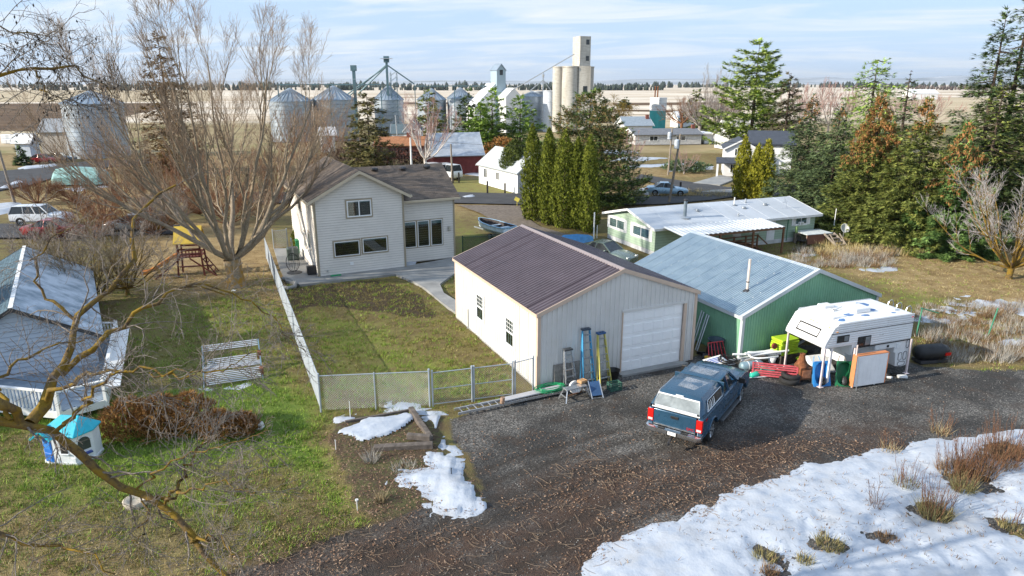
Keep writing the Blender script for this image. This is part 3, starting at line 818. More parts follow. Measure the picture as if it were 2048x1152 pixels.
for a,c2 in((0,OPX0),(OPX0,OPX1),(OPX1,SW_)):
 for q0,q1 in sheet_run(c2-a-(.1 if a!=OPX0 else 0)):
  u0=a+q0+(.1 if a==0 else 0); u1=a+q1+(.1 if a==0 else 0)
  mb=MB(); lo=(lambda x:OPH)if a==OPX0 else(lambda x:.03)
  cuts=[u0]+([SPX]if u0<SPX<u1 else[])+[u1]
  for p_,q_ in zip(cuts,cuts[1:]):rib_strip(mb,p_,q_,lo,sz_,lambda x,e,d:(x,.09-d,e),.152,.018,.03)
  mb.build('wall_sheet',m_sg,sh_)
for q0,q1 in sheet_run(SL_-.2):
 mb=MB(); rib_strip(mb,q0+.1,q1+.1,lambda y:.03,lambda y:SE-.06,lambda y,e,d:(.09-d,y,e),.152,.018,.03); mb.build('wall_sheet',m_sg,sh_)
 mb=MB(); rib_strip(mb,q0+.1,q1+.1,lambda y:.03,lambda y:SE-.06,lambda y,e,d:(SW_-.09+d,y,e),.152,.018,.03); mb.build('wall_sheet',m_sg,sh_)
ssl=(SP-SE)/SPX; ssr=(SP-SE)/(SW_-SPX)
mb=MB(); mb.prism([(-.0,SE),(SPX,SP),(SW_,SE),(SW_,SE-.04),(SPX,SP-.04),(0,SE-.04)],.0,SL_,'y'); mb.build('roof',m_zinc,sh_)
screw=MB(); screw.box(-.028,.028,-.022,.022,0,.018); screw_m=screw.mesh('screw_cap',M('frost_white',(.82,.85,.88),.6))
for sgn,ex,sq in((-1,SPX,ssl),(1,SW_-SPX,ssr)):
 for q0,q1 in sheet_run(SL_,.8):
  mb=MB(); P=lambda y,e,d:(SPX+sgn*e,y,SP-e*sq+.006+d)
  rib_strip(mb,q0,q1,lambda y:.02,lambda y:ex+.04,P,.133,.046,.040)
  mb.build('roof_sheet',m_zinc,sh_)
scr=MB()
for i in range(1,9):
 e=.25+(SPX-.4)*i/8.3
 for k in range(int(SL_/.133)):
  if random.random()<(.42 if i not in(8,)else .85):
   y=(k+.0)*.133+.067*0; q=e+random.uniform(-.05,.05)
   x=SPX-q; zz_=SP-q*ssl+.032
   scr.add([(x-.028,y-.022,zz_-.011),(x+.028,y-.022,zz_+.011),(x+.028,y+.022,zz_+.011),(x-.028,y+.022,zz_-.011),(x-.015,y-.012,zz_+.012),(x+.015,y-.012,zz_+.024),(x+.015,y+.012,zz_+.024),(x-.015,y+.012,zz_+.012)],
   [(0,1,5,4),(1,2,6,5),(2,3,7,6),(3,0,4,7),(4,5,6,7)])
o=scr.build('frost_spots',M('frost_white',(.82,.85,.88),.6),sh_); o['kind']='stuff'
mb=MB(); mb.prism([(SPX-.16,SP-.16*ssl+.045),(SPX,SP+.05),(SPX+.16,SP-.16*ssr+.045),(SPX+.16,SP-.16*ssr+.03),(SPX,SP+.035),(SPX-.16,SP-.16*ssl+.03)],-.01,SL_+.01,'y'); mb.build('ridge_cap',M('ridge_zinc',(.62,.66,.70),.45,.4,.1),sh_)
for sgn,ex,sq in((-1,SPX,ssl),(1,SW_-SPX,ssr)):
 mb=MB(); mb.prism([(SPX,SP+.04),(SPX+sgn*(ex+.05),SP-(ex+.05)*sq+.04),(SPX+sgn*(ex+.05),SP-(ex+.05)*sq-.14),(SPX,SP-.14)],-.04,-.012,'y'); mb.build('bargeboard',m_sgd,sh_)
 mb=MB(); mb.prism([(SPX,SP+.05),(SPX+sgn*(ex+.05),SP-(ex+.05)*sq+.05),(SPX+sgn*(ex+.05),SP-(ex+.05)*sq+.04),(SPX,SP+.04)],-.04,.16,'y'); mb.build('rake_flashing',m_sgd,sh_)
mb=MB(); mb.box(-.05,-.02,-.01,SL_,SE-.15,SE+.0); mb.build('fascia',m_sgd,sh_)
for x in(.06,SW_-.2):
 mb=MB(); mb.box(x,x+.15,.03,.18,0,SE-.1); mb.build('corner_trim',m_sgd,sh_)
fx,fy=1.55,1.55; fz=SE+fx*ssl
mb=MB(); mb.cyl((fx,fy,fz-.05),(fx,fy,fz+1.55),.065,n=12); fl=mb.build('flue_pipe',M('cream_flue',(.72,.62,.55),.5),sh_)
mb=MB(); mb.lathe([(.20,.0),(.10,.10),(.068,.12)],(fx,fy,fz-.03),12); mb.build('flashing',m_darksteel,fl)
mb=MB(); mb.cyl((fx,fy,fz+.42),(fx,fy,fz+.47),.08,n=12); mb.build('clamp',m_darksteel,fl)
# ================================================================ pale green trailer home with porch roof
m_mg=M('pale_green_siding',(.36,.47,.36),.6,0,.08,.8,dirt=(.32,.36,.27))
m_mroof=M('white_roof_coating',(.47,.51,.56),.55,0,.10,.6,.2,20,dirt=(.36,.39,.42))
m_mlap=M('green_lap_shadow',(.24,.32,.24),.8)  # darker green, painted lap shadow
MW,MD,ME_,MR=15.4,6.9,2.25,3.05
mh=thing('mobile_home','long pale green trailer home with low white roof','mobile home',(10.6,50.1,.0),22.5)
mb=MB(); mb.prism([(0.02,.1),(MD,.1),(MD,ME_-.14),(MD/2,MR-.13),(.02,ME_-.14)],.02,MW,'x')
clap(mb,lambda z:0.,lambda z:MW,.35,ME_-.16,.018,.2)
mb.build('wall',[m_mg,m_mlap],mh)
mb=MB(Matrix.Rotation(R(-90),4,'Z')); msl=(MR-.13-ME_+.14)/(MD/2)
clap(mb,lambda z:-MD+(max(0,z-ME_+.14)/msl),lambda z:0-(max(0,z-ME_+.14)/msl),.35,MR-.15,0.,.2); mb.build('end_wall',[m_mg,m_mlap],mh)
mb=MB(); mb.box(-.01,MW,-.012,.02,.0,.34); mb.build('skirting',M('skirt_white',(.60,.62,.62),.6),mh)
mb=MB(); mb.box(-.014,.02,.0,MD,.0,.34); mb.build('skirting',M('skirt_grey',(.50,.52,.54),.6),mh)
zr=lambda t:MR-abs(t-MD/2)*(MR-ME_+.02)/(MD/2)
ov=.38
for sgn in(-1,1):
 t0=MD/2; t1=MD/2+sgn*(MD/2+ov)
 q=[(-ov,t1,zr(t1)),(MW+ov,t1,zr(t1)),(MW+ov,t0,MR),(-ov,t0,MR)]
 if sgn>0:q=[q[1],q[0],q[3],q[2]]
 slope_slab('roof',q,.10,m_mroof,mh)
 mb=MB(); y0,y1=sorted((t1,t1+sgn*.03)); mb.box(-ov,MW+ov,y0,y1,zr(t1)-.17,zr(t1)+.01); mb.build('fascia',m_white,mh)
 for x0 in(-ov-.03,MW+ov+.002):
  mb=MB(); mb.prism([(t0,MR+.015),(t1,zr(t1)+.015),(t1,zr(t1)-.16),(t0,MR-.16)],x0,x0+.028,'x'); mb.build('bargeboard',m_white,mh)
for k in range(1,9):
 x=-ov+(MW+2*ov)*k/9
 mb=MB(); mb.add([(x-.02,-ov,zr(-ov)+.006),(x+.02,-ov,zr(-ov)+.006),(x+.02,MD/2,MR+.006),(x-.02,MD/2,MR+.006),(x-.01,-ov,zr(-ov)+.02),(x+.01,-ov,zr(-ov)+.02),(x+.01,MD/2,MR+.02),(x-.01,MD/2,MR+.02)],[(0,4,7,3),(1,5,6,2),(4,5,6,7),(0,1,5,4)]); mb.build('roof_seam',m_mroof,mh)
m_mcurt=M('trailer_curtain',(.62,.62,.56),.9,0,.2,9)
for(t,zc)in((5.45,1.48),(1.90,1.48)):
 window(mh,(0,t,zc),2.3,.80,-90,m_white,m_white,.13,sashes=2,curtain=m_mcurt)
 for q in(-1.38,1.38):
  mb=MB(Matrix.Translation((0,t+q,zc))@Matrix.Rotation(R(-90),4,'Z')); mb.box(-.12,.12,-.04,0,-.52,.52); mb.build('shutter',m_white,mh,bevel=.01)
window(mh,(13.9,0,1.72),1.25,.72,0,m_white,m_white,.08,sashes=2,curtain=m_mcurt)
for q in(-.84,.84):
 mb=MB(); mb.box(13.9+q-.12,13.9+q+.12,-.05,0,1.32,2.10); mb.build('shutter',m_white,mh,bevel=.01)
mb=MB(); mb.box(13.55,13.95,-.32,-.06,1.36,1.62); ac=mb.build('air_conditioner',m_white,mh,bevel=.02)
mb=MB(); mb.box(13.6,13.9,-.33,-.315,1.40,1.58); mb.build('grille',m_galv,ac)
mb=MB(); mb.box(10.45,11.25,-.05,.0,.30,2.18); dd=mb.build('door',m_white,mh,bevel=.01)
mb=MB(); mb.box(10.52,10.58,-.09,-.05,1.1,1.2); mb.build('handle',m_alu,dd)
mb=MB(); mb.box(7.1,7.9,-.05,.0,.75,2.15); mb.build('door',m_white,mh)
mb=MB(); mb.beam((12.55,-.03,.1),(12.55,-.03,2.2),.06,.06); mb.build('downpipe',M('green_pipe',(.10,.25,.16),.5),mh)
window(mh,(9.2,0,1.5),.8,.8,0,m_white,m_white,.07)
def onroof(x,t):return(x,t,zr(t))
p=onroof(3.3,1.1); mb=MB(); mb.cyl((p[0],p[1],p[2]-.05),(p[0],p[1],p[2]+1.25),.13,n=12); st_=mb.build('stovepipe',M('stove_grey',(.22,.27,.31),.45,.5),mh)
mb=MB(); mb.lathe([(.001,.16),(.17,.10),(.17,.0)],(p[0],p[1],p[2]+1.30),12); mb.build('cap',m_darksteel,st_)
mb=MB(); mb.lathe([(.42,.0),(.20,.12),(.135,.14)],(p[0],p[1],p[2]-.02),12); mb.build('flashing',m_galv,st_)
for x,t,r,h in((5.2,2.1,.16,.14),(8.0,.6,.06,.22),(9.6,1.9,.16,.12),(10.6,2.9,.07,.3),(12.0,2.2,.16,.12),(9.2,2.6,.16,.05)):
 p=onroof(x,t); mb=MB(); mb.lathe([(r*1.6,0),(r,.03),(r,h),(.001,h+.03)],p,10); mb.build('roof_vent',m_galv,mh)
p=onroof(9.2,2.6); mb=MB(); mb.cyl((p[0],p[1],p[2]),(p[0],p[1],p[2]+.62),.05,n=8); mb.build('vent_pipe',m_white,mh)
p=onroof(13.2,1.2); mb=MB()
for q in(-.28,.28):mb.tube([(p[0]+q,p[1],p[2]),(p[0]+q*.3,p[1]+.1,p[2]+.75)],.015,4)
mb.tube([(p[0]-.3,p[1],p[2]+.5),(p[0]+.3,p[1],p[2]+.55)],.012,4); mb.tube([(p[0],p[1]+.1,p[2]+.3),(p[0],p[1]+.1,p[2]+.95)],.012,4); mb.build('antenna',m_galv,mh)
px0,px1,pd=.35,9.55,2.9
npan=22
for k in range(npan):
 a,c=px0+(px1-px0)*k/npan,px0+(px1-px0)*(k+1)/npan
 mb=MB(); z0,z1=2.02,2.24; q=.022
 vs=[(a,-pd,z0),(a+.10,-pd,z0),(a+.14,-pd,z0+.04),(c-.07,-pd,z0+.04),(c-.03,-pd,z0)]
 v2=[(x,-.3,z1+(z-z0))for x,y,z in vs]
 vb=[(x,y,z-.02)for x,y,z in vs+v2]
 mb.add(vs+v2,[(i,i+1,6+i,5+i)for i in range(4)]); mb.add(vb,[(i+5,i+6,i+1,i)for i in range(4)]); mb.build('porch_roof_pan',M('pan_white',(.58,.61,.64),.5,0,.06,1.5),mh)
mb=MB(); mb.box(px0,px1,-pd+.02,-pd+.12,1.86,1.99); mb.build('porch_beam',m_brownwood,mh)
for x in(.6,3.6,6.6,9.45):
 mb=MB(); mb.box(x-.06,x+.06,-pd+.01,-pd+.13,0,1.86); mb.build('porch_post',m_brownwood,mh)
mb=MB(); mb.box(4.6,7.9,-1.9,-.02,.42,.50); mb.build('porch_deck',m_brownwood,mh)
for x in(4.6,5.7,6.8,7.9):
 mb=MB(); mb.box(x-.05,x+.05,-1.92,-1.82,.0,1.38); mb.build('rail_post',m_brownwood,mh)
for z in(.8,1.05,1.32):
 mb=MB(); mb.box(4.6,7.9,-1.90,-1.85,z-.04,z+.04); mb.build('rail',m_brownwood,mh)
mb=MB(); mb.beam((7.9,-1.87,1.32),(8.9,-1.87,.55),.05,.09); mb.build('stair_rail',m_brownwood,mh)
for k in range(3):
 mb=MB(); mb.box(7.92+.28*k,8.18+.28*k,-1.8,-.6,.30-.12*k,.34-.12*k); mb.build('stair_tread',m_brownwood,mh)
mb=MB(); mb.cyl((-1.2,7.1,0),(-1.2,7.1,2.2),.06,n=8); mb.cyl((-.9,7.1,0),(-.9,7.1,1.1),.03,n=6)
mb.build('carport_post',m_white,mh)
# ---------------- raised platform with stairs, dish, pole, clutter beside the trailer
pf=thing('wooden_platform','raised white plank platform with wooden stairs beside the trailer home','platform',(*G(1612,492).xy,0),18)
for k in range(7):
 mb=MB(); mb.box(0,2.5,.24*k,.24*k+.225,.86,.90); mb.build('plank',M('frosted_plank',(.62,.66,.66),.7,0,.1),pf)
for x,y in((.1,.1),(2.4,.1),(.1,1.55),(2.4,1.55)):
 mb=MB(); mb.box(x-.05,x+.05,y-.05,y+.05,0,.86); mb.build('leg',m_wood,pf)
mb=MB(); mb.box(.05,1.8,.02,.07,.1,.84); mb.build('side_panel',M('red_brown_board',(.20,.09,.06),.8),pf)
for s in(0,.95):
 mb=MB(); mb.beam((1.6+s,.0,.90),(2.1+s,-1.0,.04),.05,.16); mb.build('stringer',m_wood,pf)
for k in range(4):
 mb=MB(); f=(k+.5)/4; mb.box(1.62+.5*f,2.52+.5*f,-1.0*f-.12,-1.0*f+.12,.86*(1-f),.86*(1-f)+.04); mb.build('tread',m_wood,pf)
for s in(0,.95):
 mb=MB(); mb.beam((2.1+s,-1.0,.04),(1.75+s,-.45,.95),.05,.08); mb.build('brace',m_wood,pf)
dish=thing('satellite_dish','grey satellite dish on a short post by the dry reeds','satellite dish',(*G(1686,480).xy,0),0)
mb=MB(Matrix.Translation((0,0,.95))@Matrix.Rotation(R(62),4,'X')@Matrix.Rotation(R(10),4,'Y'))
mb.lathe([(.001,0),(.18,.02),(.32,.07),(.40,.13),(.40,.11),(.30,.04),(.001,-.02)],(0,0,0),18); mb.build('reflector',m_white,dish,smooth=True)
mb=MB(); mb.cyl((0,.06,0),(0,.06,.9),.035,n=8); mb.build('mast',m_galv,dish)
mb=MB(); mb.tube([(0,-.05,.62),(0,-.5,.8),(0,-.52,.92)],.018,5); mb.build('feed_arm',m_galv,dish)
pl=MB(); pl.cyl((0,0,0),(.04,0,2.5),.035,n=8); o=pl.build('flag_pole',m_white,loc=(*G(1664,477).xy,0)); tag(o,'thin white pole standing between the platform and the satellite dish','pole')
mtb=thing('electric_meter_post','green meter box on a post before the trailer wall','meter',(*G(1590,486).xy,0),20)
mb=MB(); mb.box(-.1,.1,-.08,.08,.8,1.35); mb.build('meter_box',M('meter_green',(.20,.32,.12),.5),mtb,bevel=.02)
mb=MB(); mb.box(-.06,.06,-.05,.05,0,.8); mb.build('post',m_wood,mtb)
mb=MB(); mb.lathe([(.08,0),(.08,.08),(.001,.10)],(0,-.1,1.2),10,axis='y'); mb.build('dial',m_alu,mtb)
ch=thing('patio_chair','black metal patio chair left among dead stems by the trailer','chair',(*G(1603,492).xy,0),40)
mb=MB(); mb.box(-.28,.28,-.28,.28,.42,.46); mb.build('seat',m_black,ch)
for x in(-.26,-.13,0,.13,.26):
 mb=MB(); mb.beam((x,.26,.44),(x*1.1,.42,1.05),.03,.03); mb.build('back_slat',m_black,ch)
for x in(-.26,.26):
 for y in(-.26,.26):
  mb=MB(); mb.beam((x,y,.44),(x*1.15,y*1.15,0),.03,.03); mb.build('leg',m_black,ch)
# ================================================================ vehicles
def car_paint(name,col,flake=.3):
 if name in _mats:return _mats[name]
 b=NB(name)
 n=b.noise(1.2,4)
 b.set(b.ramp(n,[(.3,tuple(c*.85 for c in col)),(.7,tuple(min(1,c*1.12)for c in col))]),b.ramp(b.noise(6,4),[(.35,.22),(.7,.42)]),flake,.5)
 b.b.inputs['Coat Weight'].default_value=.5; b.b.inputs['Coat Roughness'].default_value=.12
 _mats[name]=b.m; return b.m
m_chrome=M('chrome',(.66,.68,.70),.18,.95,.05)
m_redlens=M('red_lens',(.55,.015,.012),.2,0,.15,8)
m_clear=M('clear_lens',(.70,.72,.72),.15,.2,.1,8)
m_amber=M('amber_lens',(.75,.28,.03),.3,0,.1)
m_arch=M('wheel_well',(.012,.012,.012),.95)
def text_mesh(s,size,m,depth=.004):
 cu=bpy.data.curves.new('lettering','FONT'); cu.body=s; cu.size=size; cu.extrude=depth; cu.align_x='CENTER'; cu.align_y='CENTER'
 o=bpy.data.objects.new('lettering',cu); COL.objects.link(o)
 dg=bpy.context.evaluated_depsgraph_get(); me=bpy.data.meshes.new_from_object(o.evaluated_get(dg))
 bpy.data.objects.remove(o); me.materials.clear(); me.materials.append(m); return me
_wheel={}
def wheel(parent,x,y,r,w,side,rimm=None,spokes=6):
 """wheel > tyre, rim at axle x, y; side = +1 left, -1 right (outer face)"""
 key=(round(r,3),round(w,3),spokes,(rimm or m_alu).name)
 if key not in _wheel:
  mb=MB(); mb.lathe([(r*.62,-w/2),(r*.9,-w/2),(r*.985,-w*.36),(r,-w*.15),(r,w*.15),(r*.985,w*.36),(r*.9,w/2),(r*.62,w/2)],(0,0,0),22,axis='y')
  t=mb.mesh('tyre',m_rubber,True)
  mb=MB(); mb.lathe([(r*.63,w*.46),(r*.58,w*.40),(r*.52,w*.22),(r*.2,w*.26),(0.001,w*.3)],(0,0,0),20,axis='y',mi=1)
  for k in range(spokes):
   a=2*math.pi*k/spokes
   mb.beam((r*.12*math.cos(a),w*.34,r*.12*math.sin(a)),(r*.60*math.cos(a),w*.42,r*.60*math.sin(a)),r*.16,w*.14)
  mb.lathe([(r*.63,w*.47),(r*.56,w*.44)],(0,0,0),20,axis='y')
  rm=mb.mesh('rim',[rimm or m_alu,m_darksteel])
  _wheel[key]=(t,rm)
 t,rm=_wheel[key]
 wo_=bpy.data.objects.new('wheel',None); wo_.empty_display_size=.1; COL.objects.link(wo_); wo_.parent=parent
 wo_.location=(x,y,r); wo_.rotation_euler=(0,0,0 if side>0 else math.pi)
 put('tyre',t,wo_); put('rim',rm,wo_)
 return wo_
def arc_cut(cx,r,z0,n=10):
 """points of a wheel opening from left to right (x, z) above z0"""
 a0=math.asin(max(-1,min(1,(z0-r*.86)/r)))
 return[(cx-r*math.cos(a0+(math.pi-2*a0)*i/n),r*.86+r*math.sin(a0+(math.pi-2*a0)*i/n))for i in range(n+1)]
def pickup():
 bp=car_paint('steel_blue_paint',(.028,.085,.150),.25)
 dk=m_black
 root=thing('pickup_truck','dark blue pickup truck with matching canopy parked on the gravel','pickup truck',(5.62,21.75,0.02),56)
 ra,fa,wr=1.28,4.86,.40
 zt,zb=1.30,.52
 prof=[(.10,.62),(.10,zt)]+[(5.05,zt+.02),(5.55,1.20),(5.78,1.02),(5.80,.66),(5.70,.50)]
 bot=list(reversed(arc_cut(ra,.50,zb))); botf=list(reversed(arc_cut(fa,.50,zb)))
 poly=prof+botf+[(fa-.6,zb),(ra+.6,zb)]+bot+[(.2,zb)]
 poly=[(p[0],p[1])for p in poly]
 for s in(-1,1):
  mb=MB(); y0,y1=sorted((s*.80,s*.985)); mb.prism(poly,y0,y1,'y'); mb.build('side_panel',bp,root,bevel=.035,seg=3,angle=40)
 mb=MB(); mb.box(.12,5.5,-.80,.80,.56,1.25); mb.build('chassis',dk,root)
 mb=MB(); mb.loft([[(4.18,y,1.30+.02*(1-(y/.9)**2))for y in np.linspace(-.93,.93,9)],[(4.9,y,1.31+.05*(1-(y/.9)**2))for y in np.linspace(-.93,.93,9)],[(5.45,y,1.21+.06*(1-(y/.9)**2))for y in np.linspace(-.92,.92,9)],[(5.78,y,1.03+.05*(1-(y/.9)**2))for y in np.linspace(-.86,.86,9)],[(5.84,y,.72)for y in np.linspace(-.8,.8,9)]],closed=False,caps=False); mb.build('hood',bp,root,smooth=True)
 for yy in(-.42,.42):
  mb=MB(); mb.beam((4.35,yy,1.345),(5.4,yy*.8,1.27),.03,.02); mb.build('hood_crease',bp,root)
 bw,tw,zr=.93,.72,1.87
 cab_b=[(2.36,-bw),(4.18,-bw),(4.18,bw),(2.36,bw)]
 cab_t=[(2.42,-tw),(3.52,-tw),(3.52,tw),(2.42,tw)]
 mb=MB(); rings=[]
 for f,(lx,hx,hw)in((0,(2.38,3.60,tw+.035)),(.6,(2.40,3.56,tw+.02)),(1,(2.50,3.46,tw-.07))):
  z=zr-.075+.075*f; rings.append([(lx,-hw,z),(hx,-hw,z),(hx+.02,0,z+.012*f),(hx,hw,z),(lx,hw,z),(lx,0,z+.012*f)])
 mb.loft(rings); mb.build('cab_roof',bp,root,angle=50)
 for y in(-.45,-.2,.1,.4):
  mb=MB(); mb.box(2.55,3.4,y-.02,y+.02,zr+.002,zr+.016); mb.build('roof_bead',bp,root)
 for s in(-1,1):
  for(xb,xt,w_)in((2.40,2.44,.16),(3.06,3.02,.12),(4.14,3.54,.075)):
   mb=MB(); mb.beam((xb,s*(bw-.01),zt-.02),(xt,s*tw,zr-.06),.07,w_); mb.build('pillar',bp,root)
  mb=MB(); mb.add([(2.42,s*(bw-.03),zt),(4.12,s*(bw-.03),zt),(3.52,s*(tw-.01),zr-.05),(2.44,s*(tw-.01),zr-.05)],[(0,1,2,3)]); g_=mb.build('side_window',m_dglass,root)
 mb=MB(); mb.add([(4.17,-bw+.06,zt+.01),(4.17,bw-.06,zt+.01),(3.55,tw-.04,zr-.05),(3.55,-tw+.04,zr-.05)],[(0,1,2,3)]); mb.build('windscreen',m_dglass,root)
 mb=MB(); mb.box(2.36,2.44,-bw,bw,zt-.05,zr-.03); mb.build('cab_rear',bp,root)
 for s in(-1,1):
  for(x0,x1)in((3.08,4.10),(2.42,3.05)):
   mb=MB(); y0,y1=sorted((s*.984,s*.996)); mb.box(x0,x1,y0,y1,.60,zt-.01); d_=mb.build('door',bp,root,bevel=.02,seg=2,angle=40)
   mb=MB(); y0,y1=sorted((s*.997,s*1.02)); mb.box(x0+.08,x0+.28,y0,y1,1.10,1.15); mb.build('handle',bp,d_)
   mb=MB(); y0,y1=sorted((s*.9965,s*1.004)); mb.box(x0+.01,x1-.01,y0,y1,.78,.83); mb.build('moulding',m_darksteel if s<0 else m_darksteel,d_)
  mb=MB(); y0,y1=sorted((s*.90,s*1.10)); mb.box(2.15,4.25,y0,y1,.40,.47); mb.build('running_board',M('running_board_grey',(.10,.11,.12),.5,.5),root,bevel=.02)
  mb=MB(); mb.obox((4.02,s*1.14,1.38),(.10,.24,.22)); mr=mb.build('mirror',dk,root,bevel=.03)
  mb=MB(); mb.beam((4.05,s*.95,1.32),(4.03,s*1.05,1.36),.05,.06); mb.build('mirror_arm',dk,mr)
  for ax_ in(ra,fa):
   pts=[(p[0],s*1.0,p[1])for p in arc_cut(ax_,.505,.56,12)]
   mb=MB(); mb.tube(pts,.035,6); mb.build('fender_flare',bp,root,smooth=True)
   mb=MB(); y0,y1=sorted((s*.62,s*.80)); mb.lathe([(.50,y0),(.50,y1)],(ax_,0,.43),16,axis='y',a0=0,a1=math.pi); mb.build('wheel_well',m_arch,root)
   wheel(root,ax_,s*.84,wr,.27,s,m_alu,6)
 mb=MB(); rings=[]
 def cring(x,zt2,hw):
  return[(x,-.97,zt),(x,-.95,zt+.12),(x,-hw,zt2-.12),(x,-hw+.10,zt2-.02),(x,-.35,zt2+.012),(x,.35,zt2+.012),(x,hw-.10,zt2-.02),(x,hw,zt2-.12),(x,.95,zt+.12),(x,.97,zt)]
 rings=[cring(.16,1.40,.94),cring(.20,1.48,.92),cring(.48,1.86,.82),cring(.62,1.90,.80),cring(1.5,1.925,.80),cring(2.25,1.90,.79),cring(2.34,1.86,.78)]
 rings[0]=[(p[0]-.0,p[1],min(p[2],1.40))for p in rings[0]]
 mb.loft(rings); cp=mb.build('canopy',bp,root,angle=38)
 for s in(-1,1):
  def cpt(x,z):
   f=(z-zt)/(1.78-zt); return(x,s*(.968-.13*f),z)
  A,B,C,D=(.62,1.40),(2.22,1.40),(2.20,1.74),(.80,1.74)
  o2=lambda p,d:(p[0],p[1]+s*d,p[2])
  mb=MB(); mb.add([o2(cpt(*q),.012)for q in(A,B,C,D)]+[o2(cpt(*q),-.04)for q in(A,B,C,D)],[(0,1,2,3),(0,1,5,4),(1,2,6,5),(2,3,7,6),(3,0,4,7)]); wdw=mb.build('canopy_window',m_dglass,root)
  mb=MB(); mb.tube([o2(cpt(*q),.014)for q in(A,B,C,D)],.016,5,closed=True); mb.build('window_frame',m_chrome,wdw)
  mb=MB()
  for k in range(5):
   x=.72+.16*k; mb.tube([o2(cpt(x,1.43),.016),o2(cpt(x+.05+.03*(k%2),1.56),.016),o2(cpt(x+.03,1.68),.016)],.018,4)
  mb.build('sticker',m_white,wdw)
 Q=[(.175,-.86,1.345),(.175,.86,1.345),(.40,.74,1.80),(.40,-.74,1.80)]
 mb=MB(); off=Vector((-.045,0,.02)); q0=[Vector(p)+off for p in Q]; q1=[Vector(p)+off*-.6 for p in Q]
 mb.add(q0+q1,[(0,1,2,3),(0,1,5,4),(1,2,6,5),(2,3,7,6),(3,0,4,7)]); ht=mb.build('rear_hatch',M('sky_grey_hatch_glass',(.26,.29,.30),.12,.1,.3,3),root)  # grey base colour carries the sky reflection of the hatch glass
 mb=MB(); mb.tube([p+off*.25 for p in q0],.03,6,closed=True); mb.build('hatch_frame',m_white,ht)
 mb=MB(); mb.beam(q0[0]+Vector((-.02,.1,.05)),q0[1]+Vector((-.02,-.1,.05)),.05,.09); mb.build('hatch_sill',m_white,ht)
 for y in(-.80,.80):
  mb=MB(); mb.obox((.10,y,1.43),(.05,.05,.04)); mb.build('latch',dk,ht)
 mb=MB(); mb.obox((.42,0,1.845),(.05,.28,.035),(0,-.4,0)); mb.build('brake_light',m_clear,ht)
 mb=MB(); mb.box(.055,.13,-.77,.77,.74,1.32); tg=mb.build('tailgate',bp,root,bevel=.03,seg=3,angle=40)
 mb=MB(); mb.box(.03,.056,-.14,.14,1.10,1.20); mb.build('tailgate_handle',dk,tg,bevel=.01)
 put('lettering',text_mesh('GMC',.13,m_redlens),tg,(.05,-.58,.86),(math.pi/2,0,-math.pi/2))
 mb=MB(); mb.box(.035,.056,-.76,.76,.745,.79); mb.build('tailgate_trim',m_chrome,tg)
 for s in(-1,1):
  mb=MB(); y0,y1=sorted((s*.775,s*.992)); mb.box(.045,.16,y0,y1,.82,1.27); tl=mb.build('tail_light',m_redlens,root,bevel=.015)
  mb=MB(); y0,y1=sorted((s*.80,s*.96)); mb.box(.038,.05,y0,y1,.86,.94); mb.build('reverse_lens',m_clear,tl)
  mb=MB(); y0,y1=sorted((s*.60,s*.88)); mb.box(5.74,5.84,y0,y1,.90,1.06); mb.build('headlight',m_clear,root,bevel=.02)
 put('lettering',text_mesh('Z71',.12,m_redlens),root,(.52,-.992,1.16),(math.pi/2,0,0))
 mb=MB(); mb.loft([[(x,y,z)for x,z in((-.10,.52),(-.13,.60),(-.12,.68),(-.04,.71),(.10,.71),(.10,.50),(-.02,.47))]if abs(y)<.9 else[(x+.10,y,z)for x,z in((-.10,.54),(-.13,.61),(-.12,.68),(-.04,.71),(.10,.71),(.10,.53),(-.02,.50))]for y in(-1.0,-.88,-.3,.3,.88,1.0)]); bmp=mb.build('rear_bumper',m_chrome,root,angle=35)
 mb=MB(); mb.box(-.138,-.115,-.19,.19,.55,.67); mb.build('bumper_recess',dk,bmp)
 mb=MB(); mb.box(-.146,-.139,-.15,.15,.55,.68); mb.build('licence_plate',m_white,bmp)
 for y in(-.42,.42):
  mb=MB(); mb.box(-.10,.06,y-.13,y+.13,.712,.722); mb.build('step_pad',dk,bmp)
 mb=MB(); mb.beam((.05,0,.44),(-.32,0,.44),.06,.06); mb.beam((-.3,0,.46),(-.3,0,.30),.06,.08); mb.beam((-.3,0,.31),(-.46,0,.31),.08,.03); mb.lathe([(.001,.12),(.03,.10),(.03,.04),(.015,.0)],(-.42,0,.32),8); mb.build('hitch',m_darksteel,root)
 mb=MB(); mb.tube([(.1,-.62,.45),(.6,-.62,.46),(1.0,-.6,.5)],.035,8); mb.build('exhaust',m_chrome,root)
 mb=MB(); mb.box(5.76,5.92,-.92,.92,.50,.72); mb.build('front_bumper',m_chrome,root,bevel=.04)
 mb=MB(); mb.box(5.79,5.85,-.55,.55,.76,1.0); mb.build('grille',dk,root)
 b=NB('dew_sheen'); n1=b.noise(55,3,.7); n2=b.noise(2.4,3)  # pale speckle: dew with its reflection painted into the colour
 al=b.math('MULTIPLY',b.ramp(n1,[(.44,.15),(.58,.95)]),b.ramp(n2,[(.32,.3),(.6,.85)]))
 b.set((.55,.58,.62),.8); b.l(al,b.b.inputs['Alpha'])
 mb=MB(); mb.add([(.95,-.32,1.935),(1.9,-.55,1.925),(1.95,.30,1.937),(1.0,.32,1.936)],[(0,1,2,3)]); mb.build('dew_sheen_patch',b.m,cp)
 mb=MB(); mb.add([(2.62,-.38,zr+.019),(3.2,-.5,zr+.017),(3.25,.5,zr+.017),(2.62,.5,zr+.019)],[(0,1,2,3)]); mb.build('dew_sheen_patch',b.m,cp)
 return root
pickup()
